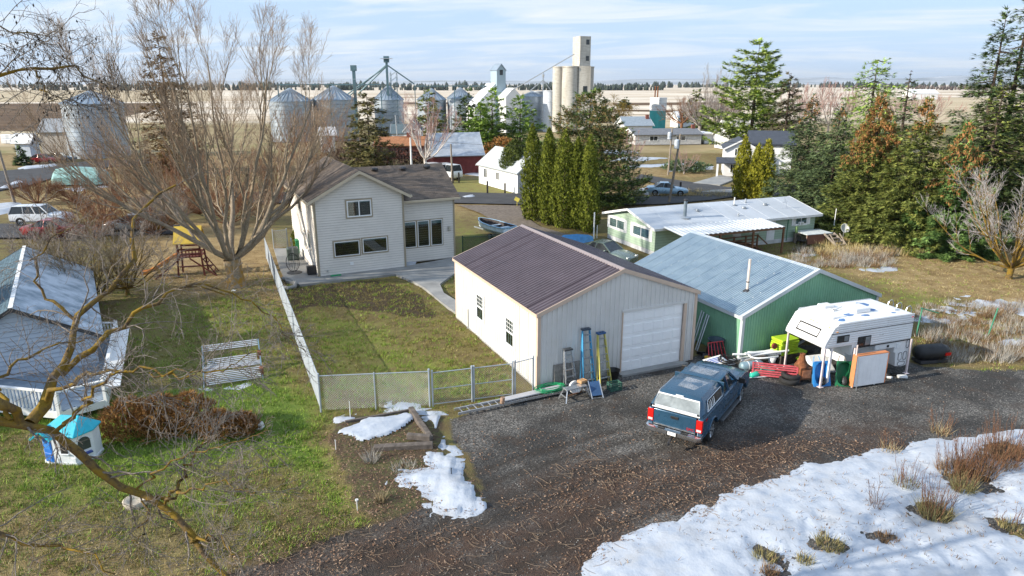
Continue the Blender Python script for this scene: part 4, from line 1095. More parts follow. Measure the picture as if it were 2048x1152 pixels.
def camper():
 mw=M('camper_white',(.76,.77,.78),.35,0,.04,1.2,dirt=(.62,.60,.56))
 msh=M('camper_grey',(.62,.64,.67),.4,0,.05)
 root=thing('truck_camper','white slide-in truck camper standing on jacks beside the green shed','camper',(12.92,26.83,0),20)
 Wd=2.32
 body=[(0.02,1.78),(.08,1.98),(.46,2.62),(.62,2.70),(1.3,2.80),(4.86,2.74),(4.90,1.55),(1.62,1.55),(1.62,1.72),(.12,1.70)]
 mb=MB(); mb.prism(body,0,Wd,'y'); shell=mb.build('shell',mw,root,bevel=.05,seg=3,angle=35)
 mb=MB(); mb.box(1.75,4.82,.50,Wd-.50,.62,1.552); mb.build('lower_body',mw,root,bevel=.02)
 mb=MB(); mb.box(4.82,4.88,.52,Wd-.52,.60,2.5); mb.build('rear_door',msh,root)
 for y0,y1 in((.02,.5),(Wd-.5,Wd-.02)):
  mb=MB(); mb.prism([(4.02,1.55),(4.90,1.55),(4.86,.34),(4.62,.30),(4.22,.36),(4.12,1.0),(4.02,1.02)],y0,y1,'y'); mb.build('rear_wing',mw,root,bevel=.02)
  mb=MB(); mb.box(2.9,4.02,y0,y1,1.28,1.55); mb.build('belly_box',mw,root,bevel=.02)
 k=0; z=1.60
 while z<2.70:
  zt=z+.098
  xa=.10+max(0,(z-1.78))*.56+(.0 if z>1.72 else 1.55)
  xb=4.85
  for y_,sg in((-.003,-1),(Wd+.003,1)):
   mb=MB(); mb.add([(xa+.02,y_,z+.004),(xb,y_,z+.004),(xb,y_+sg*.014,z+.05),(xa+.05,y_+sg*.014,z+.05),(xb,y_,zt-.004),(xa+.08,y_,zt-.004)],[(0,1,2,3),(3,2,4,5)]); mb.build('side_board',mw,root)
  z=zt
 mb=MB(); mb.box(.32,4.86,-.022,-.004,2.33,2.355); mb.build('stripe',m_black,root)
 mb=MB(); mb.box(1.7,4.86,-.024,-.004,1.545,1.585); mb.build('stripe',m_black,root)
 def porthole(x0,x1,z0,z1,label=None):
  X=Matrix.Translation(((x0+x1)/2,-.016,(z0+z1)/2)); w_,h_=x1-x0,z1-z0
  mb=MB(X); mb.box(-w_/2,w_/2,-.02,.01,-h_/2,h_/2); o=mb.build('window',m_black,root,bevel=.05,seg=3)
  for s in(-1,1):
   mb=MB(X); mb.box(s*w_/4-w_/4+.045+(.0),s*w_/4+w_/4-.045,-.026,-.019,-h_/2+.05,h_/2-.05); mb.build('pane',m_dglass if s<0 else M('grey_pane',(.20,.22,.23),.15),o,bevel=.02)
 porthole(.66,1.30,1.92,2.24); porthole(1.80,2.52,1.56+.03,2.06)
 e=Vector((.46-.08,0,2.62-1.98)).normalized(); nn_=Vector((-e.z,0,e.x))
 def npt(t,y,d=0):p=Vector((.08,0,1.98))+e*t+nn_*d; return(p.x,y,p.z)
 pts=[npt(.10,.55,.008),npt(.10,1.75,.008),npt(.42,1.80,.008),npt(.46,1.75,.008),npt(.46,.55,.008),npt(.42,.50,.008)]
 mb=MB(); mb.add([npt(.13,.58,.012),npt(.13,1.72,.012),npt(.43,1.72,.012),npt(.43,.58,.012)],[(0,1,2,3)]); nw=mb.build('nose_window',M('blank_panel',(.80,.80,.80),.3),root)
 mb=MB(); mb.tube([npt(.10,.55,.022),npt(.10,1.75,.022),npt(.46,1.75,.022),npt(.46,.55,.022)],.034,6,closed=True); mb.build('gasket',m_black,nw)
 mb=MB(); mb.beam(npt(.56,.05,.004),npt(.56,Wd-.05,.004),.012,.01); mb.build('nose_trim',m_black,root)
 for y in(.22,.95,1.12,1.28,Wd-.22):
  mb=MB(); mb.obox(npt(.68,y,.012),(.03,.09,.03)); mb.build('clearance_lamp',m_amber,root)
 mb=MB(); mb.obox((.62,-.03,2.42),(.08,.03,.035)); mb.build('clearance_lamp',m_amber,root)
 mb=MB(); mb.obox((4.74,-.03,2.62),(.08,.03,.035)); mb.build('clearance_lamp',m_redlens,root)
 mb=MB(); mb.box(3.0,3.22,-.024,-.004,1.98,2.05); mb.build('sticker',m_clear,root)
 for(x0,x1,z0,z1)in((4.30,4.48,.64,1.0),(4.58,4.76,.64,1.02),(4.32,4.72,.38,.56),(4.66,4.82,1.18,1.56)):
  mb=MB(); mb.box(x0,x1,-.004,.02,z0,z1); hh_=mb.build('hatch',mw,root)
  r=.05; mb=MB(); mb.tube([(x0+r,-.008,z0),(x1-r,-.008,z0),(x1,-.008,z0+r),(x1,-.008,z1-r),(x1-r,-.008,z1),(x0+r,-.008,z1),(x0,-.008,z1-r),(x0,-.008,z0+r)],.012,5,closed=True); mb.build('gasket',m_darksteel,hh_)
 mb=MB(); mb.box(4.1,4.4,-.01,.02,1.20,1.42); mb.build('service_flap',mw,root)
 mb=MB(); mb.box(3.55,3.65,-.012,.02,1.35,1.45); mb.build('socket',m_black,root)
 def rz(x):return 2.80-(x-1.3)*.0169 if x>1.3 else 2.70+(x-.62)*.147
 mb=MB(); mb.box(2.30,3.15,.75,1.45,rz(2.7)+.0,rz(2.7)+.22); mb.build('air_conditioner',mw,root,bevel=.06,seg=3)
 mb=MB(); mb.box(1.55,2.1,1.75,2.2,rz(1.8),rz(1.8)+.12); mb.build('roof_vent',mw,root,bevel=.03)
 mb=MB(); mb.box(.85,1.55,.55,1.25,rz(1.2)-.02,rz(1.2)+.07); mb.build('roof_hatch',mw,root,bevel=.03)
 mb=MB(); mb.lathe([(.16,0),(.14,.10),(.02,.12)],(4.35,.7,rz(4.3)),10); mb.build('roof_vent',mw,root)
 mb=MB(); mb.tube([(1.75,1.35,rz(1.7)+.05),(2.25,1.5,rz(2.2)+.10)],.02,5); mb.lathe([(.12,0),(.10,.06)],(1.7,1.4,rz(1.7)),8); mb.build('antenna',m_galv,root)
 mt=M('blue_roof_patch',(.09,.20,.42),.5,0,.3,5)  # uneven blue patches on the camper roof
 for x0,x1,y0,y1,sd in((.95,1.35,.18,.50,1),(1.65,2.25,.55,.95,2),(3.3,4.1,1.5,2.05,3),(3.2,3.75,.85,1.2,4),(2.35,2.8,.35,.6,5),(3.95,4.2,.3,.5,6)):
  r2=random.Random(sd); n=11; cx2,cy2=(x0+x1)/2,(y0+y1)/2
  pts=[(cx2+(x1-x0)/2*math.cos(2*math.pi*i/n)*r2.uniform(.6,1.15),cy2+(y1-y0)/2*math.sin(2*math.pi*i/n)*r2.uniform(.6,1.15))for i in range(n)]
  mb=MB(); mb.add([(p[0],p[1],rz(p[0])+.004)for p in pts],[tuple(range(n))]); mb.build('roof_patch',mt,shell)
 mb=MB()
 for y in(.45,.95,1.4):mb.tube([(4.86,y,2.70)]+[(4.86+.16-.16*math.cos(a),y,2.72+.22*math.sin(a))for a in np.linspace(.2,math.pi-.1,7)]+[(5.18,y,2.3)],.02,5)
 mb.build('ladder_hoops',m_alu,root)
 for(x,y)in((.12,.02),(1.62,-.12),(.30,Wd+.05),(4.78,-.12),(4.78,Wd+.1)):
  mb=MB(); mb.beam((x,y,.02),(x,y,1.75 if x<1 else 1.62),.07,.07); mb.box(x-.1,x+.1,y-.1,y+.1,0,.02); mb.build('jack_leg',M('jack_pink_white',(.70,.60,.60),.5,.1),root)
 for(x,y)in((.55,.10),):
  mb=MB(); mb.beam((x,y,.02),(x-.0,y,1.68),.10,.07); mb.build('jack_leg',mw,root)
 mb=MB(); mb.box(1.55,1.62,.0,Wd,1.25,1.72); mb.build('front_bulkhead',mw,root)
 return root
camper()
def sedan(name,label,cat,loc,rz,paint,kind='sedan',L=4.7,W=1.82,Hh=1.45,group=None):
 root=thing(name,label,cat,loc,rz,group)
 w=W/2
 if kind=='sedan':
  st=[(-L*.5,.62,.35,.78),(-L*.47,.80,.28,.93),(-L*.36,.95,.22,.98),(-L*.16,1.,.20,.97),(L*.12,1.,.20,.93),(L*.3,.97,.22,.88),(L*.43,.86,.26,.76),(L*.5,.62,.34,.62)]
  gb,gt=(-L*.33,L*.19),(-L*.17,L*.035)
  belt=.93
 elif kind=='suv':
  st=[(-L*.5,.80,.45,1.0),(-L*.48,.94,.38,1.12),(-L*.3,1.,.32,1.12),(0,1.,.30,1.10),(L*.2,1.,.30,1.06),(L*.36,.95,.32,1.0),(L*.46,.88,.36,.90),(L*.5,.70,.42,.72)]
  gb,gt=(-L*.485,L*.20),(-L*.43,L*.06)
  belt=1.08
 else:
  st=[(-L*.5,.88,.42,1.15),(-L*.49,.97,.38,1.22),(-L*.2,1.,.32,1.22),(.1*L,1.,.32,1.18),(L*.36,.97,.34,1.08),(L*.46,.90,.38,.95),(L*.5,.74,.44,.76)]
  gb,gt=(-L*.49,L*.36),(-L*.46,L*.2)
  belt=1.18
 rings=[]
 for x,f,zl,zh in st:
  y=w*f
  rings.append([(x,-y*.86,zl),(x,-y,zl+.14),(x,-y,(zl+zh)/2+.05),(x,-y*.95,zh-.06),(x,-y*.80,zh),(x,0,zh+.025),(x,y*.80,zh),(x,y*.95,zh-.06),(x,y,(zl+zh)/2+.05),(x,y,zl+.14),(x,y*.86,zl)])
 mb=MB(); mb.loft(rings); mb.build('body',paint,root,smooth=True,angle=42)
 zt=Hh
 bw_,tw_=w*.90,w*.70
 Bc=[(gb[0],-bw_,belt-.02),(gb[1],-bw_,belt-.04),(gb[1],bw_,belt-.04),(gb[0],bw_,belt-.02)]
 Tc=[(gt[0],-tw_,zt-.05),(gt[1],-tw_,zt-.05),(gt[1],tw_,zt-.05),(gt[0],tw_,zt-.05)]
 for nm,q in(('side_window',(0,1)),('windscreen',(1,2)),('side_window',(2,3)),('rear_window',(3,0))):
  mb=MB(); mb.add([Bc[q[0]],Bc[q[1]],Tc[q[1]],Tc[q[0]]],[(0,1,2,3)]); mb.build(nm,m_dglass,root)
 mb=MB(); mb.loft([[Vector(p)*1.0+Vector((0,0,-.01))for p in Tc],[(p[0]*1.0,p[1]*1.02,p[2]+.03)for p in Tc],[(p[0]*.9,p[1]*.85,p[2]+.055)for p in Tc]]); mb.build('roof',paint,root,angle=45)
 for i in range(4):
  mb=MB(); mb.beam(Bc[i],Tc[i],.06,.07); mb.build('pillar',paint,root)
 for s in(-1,1):
  for t in((.45,)if kind=='sedan' else(.38,.68)):
   a=Vector(Bc[0]).lerp(Vector(Bc[1]),t); c2=Vector(Tc[0]).lerp(Vector(Tc[1]),t); a.y=s*abs(a.y); c2.y=s*abs(c2.y)
   mb=MB(); mb.beam(a,c2,.03,.07); mb.build('pillar',paint,root)
  wr=.31 if kind=='sedan' else .36
  for x in(-L*.29,L*.31):
   wheel(root,x,s*(w-.12),wr,.22,s,m_alu,5)
   mb=MB(); mb.lathe([(wr*1.16,0),(wr*.6,.004)],(x,s*(w+.004),wr),16,axis='y'); mb.build('wheel_arch',m_arch,root)
  mb=MB(); mb.obox((gb[1]-.35,s*(w+.08),belt+.05),(.1,.18,.12)); mb.build('mirror',paint,root,bevel=.02)
  mb=MB(); mb.obox((-L*.485,s*w*.68,belt-.18),(.08,w*.3,.16)); mb.build('tail_light',m_redlens,root)
  mb=MB(); mb.obox((L*.468,s*w*.60,.66 if kind=='sedan' else .8),(.10,w*.32,.13)); mb.build('headlight',m_clear,root,bevel=.02)
 return root
P_=lambda x,y:tuple(G(x,y).to_3d())
sedan('car','pale blue sedan parked on the far roadside by a utility pole','car',(*G(1333,391).xy,.1),172-180,car_paint('ice_blue_paint',(.36,.55,.70)))
sedan('car','dark glassed sedan parked between the brown roofed garage and the green trailer home','car',(*G(1212,522).xy,0),-42,car_paint('dark_sage_paint',(.16,.21,.19)))
sedan('car','white sport utility car on the far left drive','car',(*G(88,450).xy,.1),6,car_paint('white_paint_car',(.78,.80,.82),.05),'suv',4.9,1.9,1.75)
sedan('car','low red car behind the red leaved bush on the left','car',(*G(112,474).xy,.1),8,car_paint('red_paint_car',(.30,.02,.025),.2))
sedan('car','dark silver sedan behind the branches left of the play set','car',(*G(268,462).xy,.1),186,car_paint('graphite_silver_paint',(.30,.33,.36),.4))
sedan('car','small distant red car near the tall grain bin','car',(*G(88,326).xy,.0),8,car_paint('red_paint_car',(.30,.02,.025),.2))
sedan('car','small distant grey car just below the tall grain bin','car',(*G(122,323).xy,.0),10,car_paint('blue_grey_paint',(.10,.15,.20),.3))
sedan('van','white van parked left of another before the red barn','van',(*G(868,356).xy,.0),130,car_paint('white_paint_car',(.78,.80,.82),.05),'van',5.2,1.95,2.05,'white vans at the red barn')
sedan('van','white van parked nearest the red barn door','van',(*G(893,357).xy,.0),128,car_paint('white_paint_car',(.78,.80,.82),.05),'van',5.2,1.95,2.05,'white vans at the red barn')
bt=thing('boat','open white and blue fibreglass boat standing behind the house','boat',(*G(990,474).xy,0),128)
def hull(f,zoff=0,ins=0):
 st=[(-2.1,.72),(-1.5,.82),(-.4,.86),(.7,.80),(1.5,.55),(2.0,.25),(2.25,.03)]
 return[[(x,-(y-ins)*k,.35+zoff+z+.12*max(0,x)/2)for k,z in((.0,-.0),(.55,.05),(.9,.30),(1.,.72))]for x,y in st],st
st=[(-2.1,.72),(-1.5,.82),(-.4,.86),(.7,.80),(1.5,.55),(2.0,.25),(2.25,.03)]
ro=[[(x,y*k,.42+z+.14*max(0,x)/2)for k,z in((-1,.72),(-.92,.34),(-.55,.06),(0,0),(.55,.06),(.92,.34),(1,.72))]for x,y in st]
mb=MB(); mb.loft(ro,closed=False,caps=False); mb.add(ro[0],[tuple(range(7))]); mb.build('hull',M('boat_white_blue',(.62,.74,.84),.35),bt,smooth=False)
ri=[[(x*.95,y*k*.88,.48+z+.14*max(0,x)/2)for k,z in((-1,.70),(-.92,.32),(-.55,.12),(0,.10),(.55,.12),(.92,.32),(1,.70))]for x,y in st]
mb=MB(); mb.loft(ri,closed=False,caps=False); mb.add(ri[0],[tuple(range(7))]); mb.build('cockpit',M('boat_inside',(.06,.05,.05),.8,0,.6,6),bt)
rim_=[r[0]for r in ro]+[r[6]for r in reversed(ro)]
mb=MB(); mb.tube(rim_,.055,6,closed=True); mb.build('gunwale',M('boat_rim_blue',(.30,.50,.68),.35),bt,smooth=True)
for x in(-1.0,.2):
 mb=MB(); mb.box(x-.14,x+.14,-.72,.72,.95,.99); mb.build('seat',M('boat_white_blue',(.62,.74,.84),.35),bt)
mb=MB(); mb.beam((-2.0,0,.38),(3.0,0,.40),.08,.08); mb.box(-.6,-.5,-.8,.8,.32,.40); mb.build('trailer_frame',m_galv,bt)
for s in(-1,1):wheel(bt,-.55,s*.9,.26,.16,s)
# ================================================================ chain link fence and gates
def chain(p0,p1,z0,z1,pitch=.095,r=.0023):
 """woven wire between two ground points as real diagonal wires"""
 p0,p1=np.array(p0[:2]),np.array(p1[:2]); L=np.hypot(*(p1-p0)); d=(p1-p0)/L; nrm=np.array([-d[1],d[0]]); h=z1-z0
 V=[]; Fc=[]
 n=int((L+h)/pitch)
 for sgn in(1,-1):
  for k in range(n+1):
   s0=k*pitch-h; a,bz=s0,0.; c2,dz=s0+h,h
   if a<0:bz=-a; a=0
   if c2>L:dz=h-(c2-L); c2=L
   if dz-bz<.02:continue
   if sgn<0:a,c2=L-a,L-c2
   for(s,zz_)in((a,bz),(c2,dz)):
    q=p0+d*s
    V+=[(q[0]+nrm[0]*r+d[0]*r,q[1]+nrm[1]*r+d[1]*r,z0+zz_-r),(q[0]-nrm[0]*r+d[0]*r,q[1]-nrm[1]*r+d[1]*r,z0+zz_+r),(q[0]-d[0]*r*1.3,q[1]-d[1]*r*1.3,z0+zz_)]
   i=len(V)-6
   Fc+=[(i,i+1,i+4,i+3),(i+1,i+2,i+5,i+4),(i+2,i,i+3,i+5)]
 return V,Fc
m_wire=M('zinc_wire',(.42,.47,.52),.45,.3,.1)
def fence(name,label,p0,p1,h=1.5,npost=8,wirem=None,pitch=.095,r=.0023,ends=(True,True),midrail=False,cat='fence'):
 p0,p1=Vector((*p0[:2],0)),Vector((*p1[:2],0))
 root=thing(name,label,cat,p0)
 d=p1-p0
 wm=wirem or m_wire
 for k in range(npost+1):
  if(k==0 and not ends[0])or(k==npost and not ends[1]):continue
  q=d*(k/npost); rr=.038 if k in(0,npost)else .026
  mb=MB(); mb.cyl((q.x,q.y,-.05),(q.x,q.y,h+(.06 if k in(0,npost)else 0)),rr,n=10); po=mb.build('post',wm,root)
  mb=MB(); mb.lathe([(rr*1.25,0),(rr*1.2,.03),(.001,.06)],(q.x,q.y,h+(.06 if k in(0,npost)else 0)),10); mb.build('cap',wm,po)
 mb=MB(); mb.cyl((0,0,h-.01),(d.x,d.y,h-.01),.021,n=8); mb.build('top_rail',wm,root)
 if midrail:
  for z in(.06,h*.5):
   mb=MB(); mb.cyl((0,0,z),(d.x,d.y,z),.018,n=8); mb.build('rail',wm,root)
 V,Fc=chain((0,0),d,.04,h,pitch,r)
 me=bpy.data.meshes.new('wire_mesh'); me.from_pydata(V,[],Fc); me.materials.append(wm); o=put('wire_mesh',me,root); o['kind']='stuff'
 return root
FC=G(642,822).xy; GP1=G(860,812).xy; GP2=G(1030,790).xy
fence('chain_link_fence','long silver chain link fence running from the yard corner to the house',FC,(-18.0,49.3),1.5,9,pitch=.07,r=.0042)
fence('chain_link_fence','short silver chain link fence between the yard corner and the gates',FC,GP1,1.5,2,ends=(False,True),r=.0023)
gmid=(GP1+GP2)/2
dg=(GP2-GP1).normalized()
fence('fence_gate','left leaf of the chain link double gate',GP1+dg*.12,gmid-dg*.04,1.42,1,midrail=True,cat='gate',r=.0023)
fence('fence_gate','right leaf of the chain link double gate',gmid+dg*.04,GP2-dg*.10,1.42,1,midrail=True,cat='gate',r=.0023)
fence('fence_gate','narrow walk gate between the double gate and the garage corner',GP2,Vector(G(1066,780).xy),1.45,1,midrail=False,cat='gate',r=.0023)
mdk=M('dark_green_wire',(.03,.07,.05),.5,.3)
fence('chain_link_fence','dark green chain link fence behind the house wing',(-3.7,50.6),(1.1,51.6),1.35,2,pitch=.07,r=.007,wirem=mdk)
fence('chain_link_fence','small wire fence at the far left corner of the patio',G(548,497).xy,G(576,494).xy,1.4,1,pitch=.1,r=.006)
# ================================================================ things around the garage (garage frame)
GA,GO=23.8,Vector((1.06,26.66,0))
def gar_pt(x,y,z=0):
 c,s=math.cos(R(GA)),math.sin(R(GA)); return(GO.x+x*c-y*s,GO.y+x*s+y*c,z)
def step_ladder(label,x,y,h,w0,w1,steps,rail,top,lean=14,rz=0,open_=.28,back=None):
 root=thing('step_ladder',label,'ladder',gar_pt(x,y),GA+rz,'ladders leaning on the garage front')
 T=math.tan(R(lean))
 pt=lambda f,s,dy=0:Vector((s*(w0+(w1-w0)*f)/2,f*h*T+dy,f*h))
 for s in(-1,1):
  mb=MB(); mb.beam(pt(0,s),pt(1,s),.035,.085); mb.build('rail',rail,root)
  mb=MB(); mb.beam(pt(.0,s*1.04,open_),pt(.97,s*1.0,.05),.03,.05); mb.build('rear_rail',back or rail,root)
 for k in range(steps):
  f=(k+.9)/(steps+.6); a,c=pt(f,-1),pt(f,1)
  mb=MB(); mb.box(a.x+.012,c.x-.012,a.y-.05,a.y+.045,a.z-.012,a.z+.014); mb.build('step',m_alu,root)
  if k<2:
   mb=MB()
   for s in(-1,1):q=pt(f-.035,s*.96); mb.beam(q+Vector((0,0,-.06)),pt(f,s*.55),.012,.02)
   mb.build('brace',m_alu,root)
 for k in range(3):
  f=(k+.7)/3.6; a,c=pt(f,-1,open_*(1-f)+.05*f),pt(f,1,open_*(1-f)+.05*f)
  mb=MB(); mb.beam(a,c,.02,.03); mb.build('rear_bar',m_alu,root)
 a=pt(1,0); mb=MB(); mb.box(-w1/2-.03,w1/2+.03,a.y-.09,a.y+.12,a.z-.02,a.z+.055); tp=mb.build('top_cap',top,root,bevel=.012)
 for q in(-.08,.04):
  mb=MB(); mb.box(q,q+.05,a.y-.05,a.y+.02,a.z+.0555,a.z+.062); mb.build('tool_slot',m_black,tp)
 return root
step_ladder('short aluminium step ladder leaning left of the blue ladder',1.30,-.62,1.66,.52,.34,5,m_alu,M('dark_grey_cap',(.07,.075,.08),.5),13,2,.2)
step_ladder('tall blue fibreglass step ladder leaning against the garage wall',2.15,-.62,2.42,.58,.34,7,M('ladder_blue',(.07,.33,.58),.45),M('dark_blue_cap',(.05,.07,.10),.5),10,0,.24)
step_ladder('yellow fibreglass step ladder leaning beside the white garage door',2.90,-.72,2.15,.56,.34,6,M('ladder_yellow',(.62,.55,.14),.45),M('navy_cap',(.03,.09,.22),.45),13,3,.22)
wp=thing('work_platform','low aluminium work platform standing before the short ladder','work platform',gar_pt(1.05,-1.35),GA+5)
mb=MB(); mb.box(-.50,.50,-.16,.16,.46,.51); mb.build('deck',m_alu,wp,bevel=.01)
for sx in(-1,1):
 for sy in(-1,1):
  mb=MB(); mb.beam((sx*.46,sy*.13,.47),(sx*.60,sy*.28,0),.04,.05); mb.build('leg',m_alu,wp)
 mb=MB(); mb.beam((sx*.54,-.21,.2),(sx*.54,.21,.2),.03,.04); mb.build('cross_bar',m_alu,wp)
mb=MB(); mb.beam((-.35,.0,.05),(.75,.25,.04),.05,.04); o=mb.build('wooden_stick',m_brownwood,loc=gar_pt(1.05,-1.2),rot=(0,0,R(GA))); tag(o,'short wooden stick lying under the aluminium work platform','stick')
cb=thing('cardboard_box','crumpled brown cardboard on the end of the work platform','box',gar_pt(1.50,-1.12,.51),GA+20)
mb=MB(); mb.obox((0,0,.06),(.36,.26,.12),(0,.05,0)); mb.build('carton',M('cardboard',(.50,.30,.15),.8,0,.2,8),cb,bevel=.02)
mb=MB(); mb.obox((.16,-.06,.10),(.2,.2,.02),(.2,.5,.3)); mb.build('flap',M('cardboard',(.50,.30,.15),.8),cb)
cd=thing('camp_seat','small folding seat with dark blue cloth in front of the blue ladder','seat',gar_pt(1.92,-1.5),GA-8)
for s in(-1,1):
 mb=MB(); mb.beam((s*.24,-.28,0),(s*.24,.25,.58),.035,.035); mb.build('side_rail',m_alu,cd)
 mb=MB(); mb.beam((s*.24,.3,0),(s*.24,.24,.58),.03,.03); mb.build('rear_leg',m_alu,cd)
mb=MB(); mb.add([(-.22,-.20,.10),(.22,-.20,.10),(.22,.22,.55),(-.22,.22,.55),(-.22,-.18,.08),(.22,-.18,.08),(.22,.24,.53),(-.22,.24,.53)],[(0,1,2,3),(7,6,5,4),(0,4,5,1),(1,5,6,2),(2,6,7,3),(3,7,4,0)]); mb.build('cloth',M('navy_cloth',(.04,.10,.22),.8),cd)
mb=MB(); mb.beam((-.24,-.27,.02),(.24,-.27,.02),.03,.03); mb.build('bar',m_alu,cd)
ct=thing('wire_crate','dark green plastic crate at the foot of the yellow ladder','crate',gar_pt(2.95,-1.32),GA)
for z in(.04,.14,.24,.32):
 for(x0,x1,y0,y1)in((-.26,.26,-.17,-.15),(-.26,.26,.15,.17),(-.26,-.24,-.15,.15),(.24,.26,-.15,.15)):
  mb=MB(); mb.box(x0,x1,y0,y1,z-.025,z+.025); mb.build('slat',M('crate_green',(.05,.13,.10),.6),ct)
mb=MB(); mb.box(-.25,.25,-.16,.16,0,.012); mb.build('floor',M('crate_green',(.05,.13,.10),.6),ct)
for s in(-1,1):
 for t in(-1,1):mb=MB(); mb.box(s*.25-.02,s*.25+.02,t*.16-.02,t*.16+.02,0,.34); mb.build('corner',M('crate_green',(.05,.13,.10),.6),ct)
bk=thing('tub','black rubber tub between the yellow ladder and the garage door','tub',gar_pt(3.45,-.42),GA)
mb=MB(); mb.lathe([(.20,0),(.27,.46),(.29,.47),(.26,.45),(.19,.02),(.001,.02)],(0,0,0),16); mb.build('bucket',m_black,bk,smooth=True)
mb=MB(); mb.tube([(-.27,0,.45),(-.34,0,.40),(-.30,0,.36)],.015,5); mb.build('handle',m_black,bk)
pn=MB(); pn.box(-.62,.62,-.03,.03,0,1.0); o=pn.build('hardboard_sheet',M('mottled_board',(.24,.22,.20),.7,0,.35,7),loc=gar_pt(1.35,-.16),rot=(R(-6),0,R(GA))); tag(o,'mottled grey board leaning on the wall behind the short ladder','board')
hs_=[]
rr_=random.Random(3)
for k in range(150):
 a=k*.31; r=.46+.10*math.sin(k*.13)+rr_.uniform(-.015,.015)
 hs_.append((r*1.25*math.cos(a),r*.62*math.sin(a),.03+.0009*k+.02*math.sin(k*.7)))
mb=MB(); mb.tube(hs_,.016,5); o=mb.build('garden_hose',M('hose_green',(.02,.30,.12),.4),loc=gar_pt(.32,-.55,.16),rot=(0,0,R(GA))); tag(o,'coil of bright green garden hose by the garage corner','hose')
el=thing('extension_ladder','long aluminium extension ladder lying on the gravel along the gates','ladder',gar_pt(-3.85,-.95),GA+2)
for s in(0,.42):
 mb=MB(); mb.box(0,4.7,s-.02,s+.02,.04,.14); mb.build('rail',m_alu,el)
 mb=MB(); mb.box(1.0,5.2,s-.015+.02+(.012 if s==0 else-.052),s+.015+(.032 if s==0 else-.032),.02,.12); mb.build('inner_rail',m_alu,el)
for k in range(15):
 mb=MB(); mb.cyl((.22+k*.305,.02,.09),(.22+k*.305,.40,.09),.018,n=8); mb.build('rung',m_alu,el)
pk=MB(); pk.box(0,2.75,-.17,.17,0,.05); o=pk.build('plank',M('grey_plank',(.42,.42,.44),.6,0,.1),loc=gar_pt(-1.85,-.66,.15),rot=(0,R(-1),R(GA+2)),bevel=.008); tag(o,'flat grey plank resting on the extension ladder','plank')
bl=MB(); bl.lathe([(.001,0),(.085,0),(.09,.01),(.09,.25),(.08,.26),(.001,.255)],(0,0,0),12); o=bl.build('wood_log',M('cut_log',(.34,.22,.15),.8,0,.3,8),loc=gar_pt(-1.98,-.88,.145),rot=(0,R(8),0)); tag(o,'short cut log standing on the extension ladder','log')
spn=thing('steel_wheel','round white wheel hub behind the work platform','wheel',gar_pt(1.28,-.95),GA)
mb=MB(Matrix.Translation((0,0,.27))@Matrix.Rotation(R(-14),4,'X')); mb.lathe([(.16,.06),(.27,.06),(.27,-.06),(.18,-.06),(.15,.02),(.06,.03),(.06,.06),(.001,.05)],(0,0,0),18,axis='y'); mb.build('rim',m_white,spn)
# ================================================================ scrap between the garage and the camper (shed frame)
SO,SA=Vector((10.38,29.5,0)),23.5
def shed_pt(x,y,z=0):
 c,s=math.cos(R(SA)),math.sin(R(SA)); return(SO.x+x*c-y*s,SO.y+x*s+y*c,z)
def one(name,label,cat,mb,m,loc,rz=0,tilt=(0,0),group=None,**kw):
 o=mb.build(name,m,loc=loc,rot=(R(tilt[0]),R(tilt[1]),R(rz)),**kw); return tag(o,label,cat,group)
for k,(dx,lab)in enumerate(((-.0,'leftmost of the bright metal tubes leaning on the green shed wall'),(.11,'second bright metal tube leaning on the green shed wall'),(.30,'third bright metal tube leaning on the green shed wall'),(.42,'rightmost of the bright metal tubes leaning on the green shed wall'))):
 p=shed_pt(-.75+.0*dx,2.0+dx*1.2)
 mb=MB(); q=shed_pt(.0,2.25+dx*1.3,1.62+.03*k); mb.cyl((0,0,0),(q[0]-p[0],q[1]-p[1],q[2]),.032,n=10); one('metal_tube',lab,'tube',mb,m_galv,p,group='tubes leaning on the shed')
tb=thing('plastic_tub','dark blue tub beside the green shed wall','tub',shed_pt(-.30,1.25),SA)
mb=MB(); mb.lathe([(.26,.0),(.36,.42),(.40,.43),(.40,.46),(.34,.44),(.25,.03),(.001,.03)],(0,0,.35),16); mb.build('bowl',M('slate_tub',(.045,.075,.10),.5),tb,smooth=True)
mb=MB(); mb.box(-.3,.3,-.3,.3,0,.35); mb.build('stand',m_darksteel,tb)
rk=thing('red_metal_rack','red barred metal rack leaning near the shed corner','rack',shed_pt(-.72,.55),SA-6)
m_red=M('red_enamel',(.42,.035,.05),.5,0,.25,6)
for k in range(6):
 x=-.42+.168*k; mb=MB(); mb.beam((x*1.12,-.05,0),(x*.9,.32,.86),.03,.03); mb.build('bar',m_red,rk)
for z,w_ in((.05,1.08),(.84,.92)):
 mb=MB(); mb.beam((-.46*w_,-.05+.37*z/.86,z),(.46*w_,-.05+.37*z/.86,z),.035,.035); mb.build('cross_bar',m_red,rk)
mb=MB(); mb.lathe([(.13,0),(.15,.22),(.155,.23),(.13,.22),(.001,.21)],(0,0,0),14); one('bucket','yellow bucket at the garage corner','bucket',mb,M('bucket_yellow',(.62,.38,.04),.5),shed_pt(-1.15,.75),smooth=True)
sg=thing('sign_board','flat white and blue printed board lying by the garage corner','sign',shed_pt(-1.42,-.12,.35),SA-2)
mb=MB(); mb.obox((0,0,.05),(.95,.62,.02),(R(10),R(-6),0)); mb.build('board',m_white,sg)
mb=MB()
for k in range(4):mb.obox((-.02+.02*k,.16-.1*k,.066+.0175*(1.6-k)),(.62-.07*k,.05,.004),(R(10),R(-6),0))
mb.build('print',M('print_blue',(.06,.12,.45),.6),sg)
mb=MB(); mb.box(-.35,.35,-.25,.25,-.35,.0); mb.build('stand',m_darksteel,sg)
hp=[]
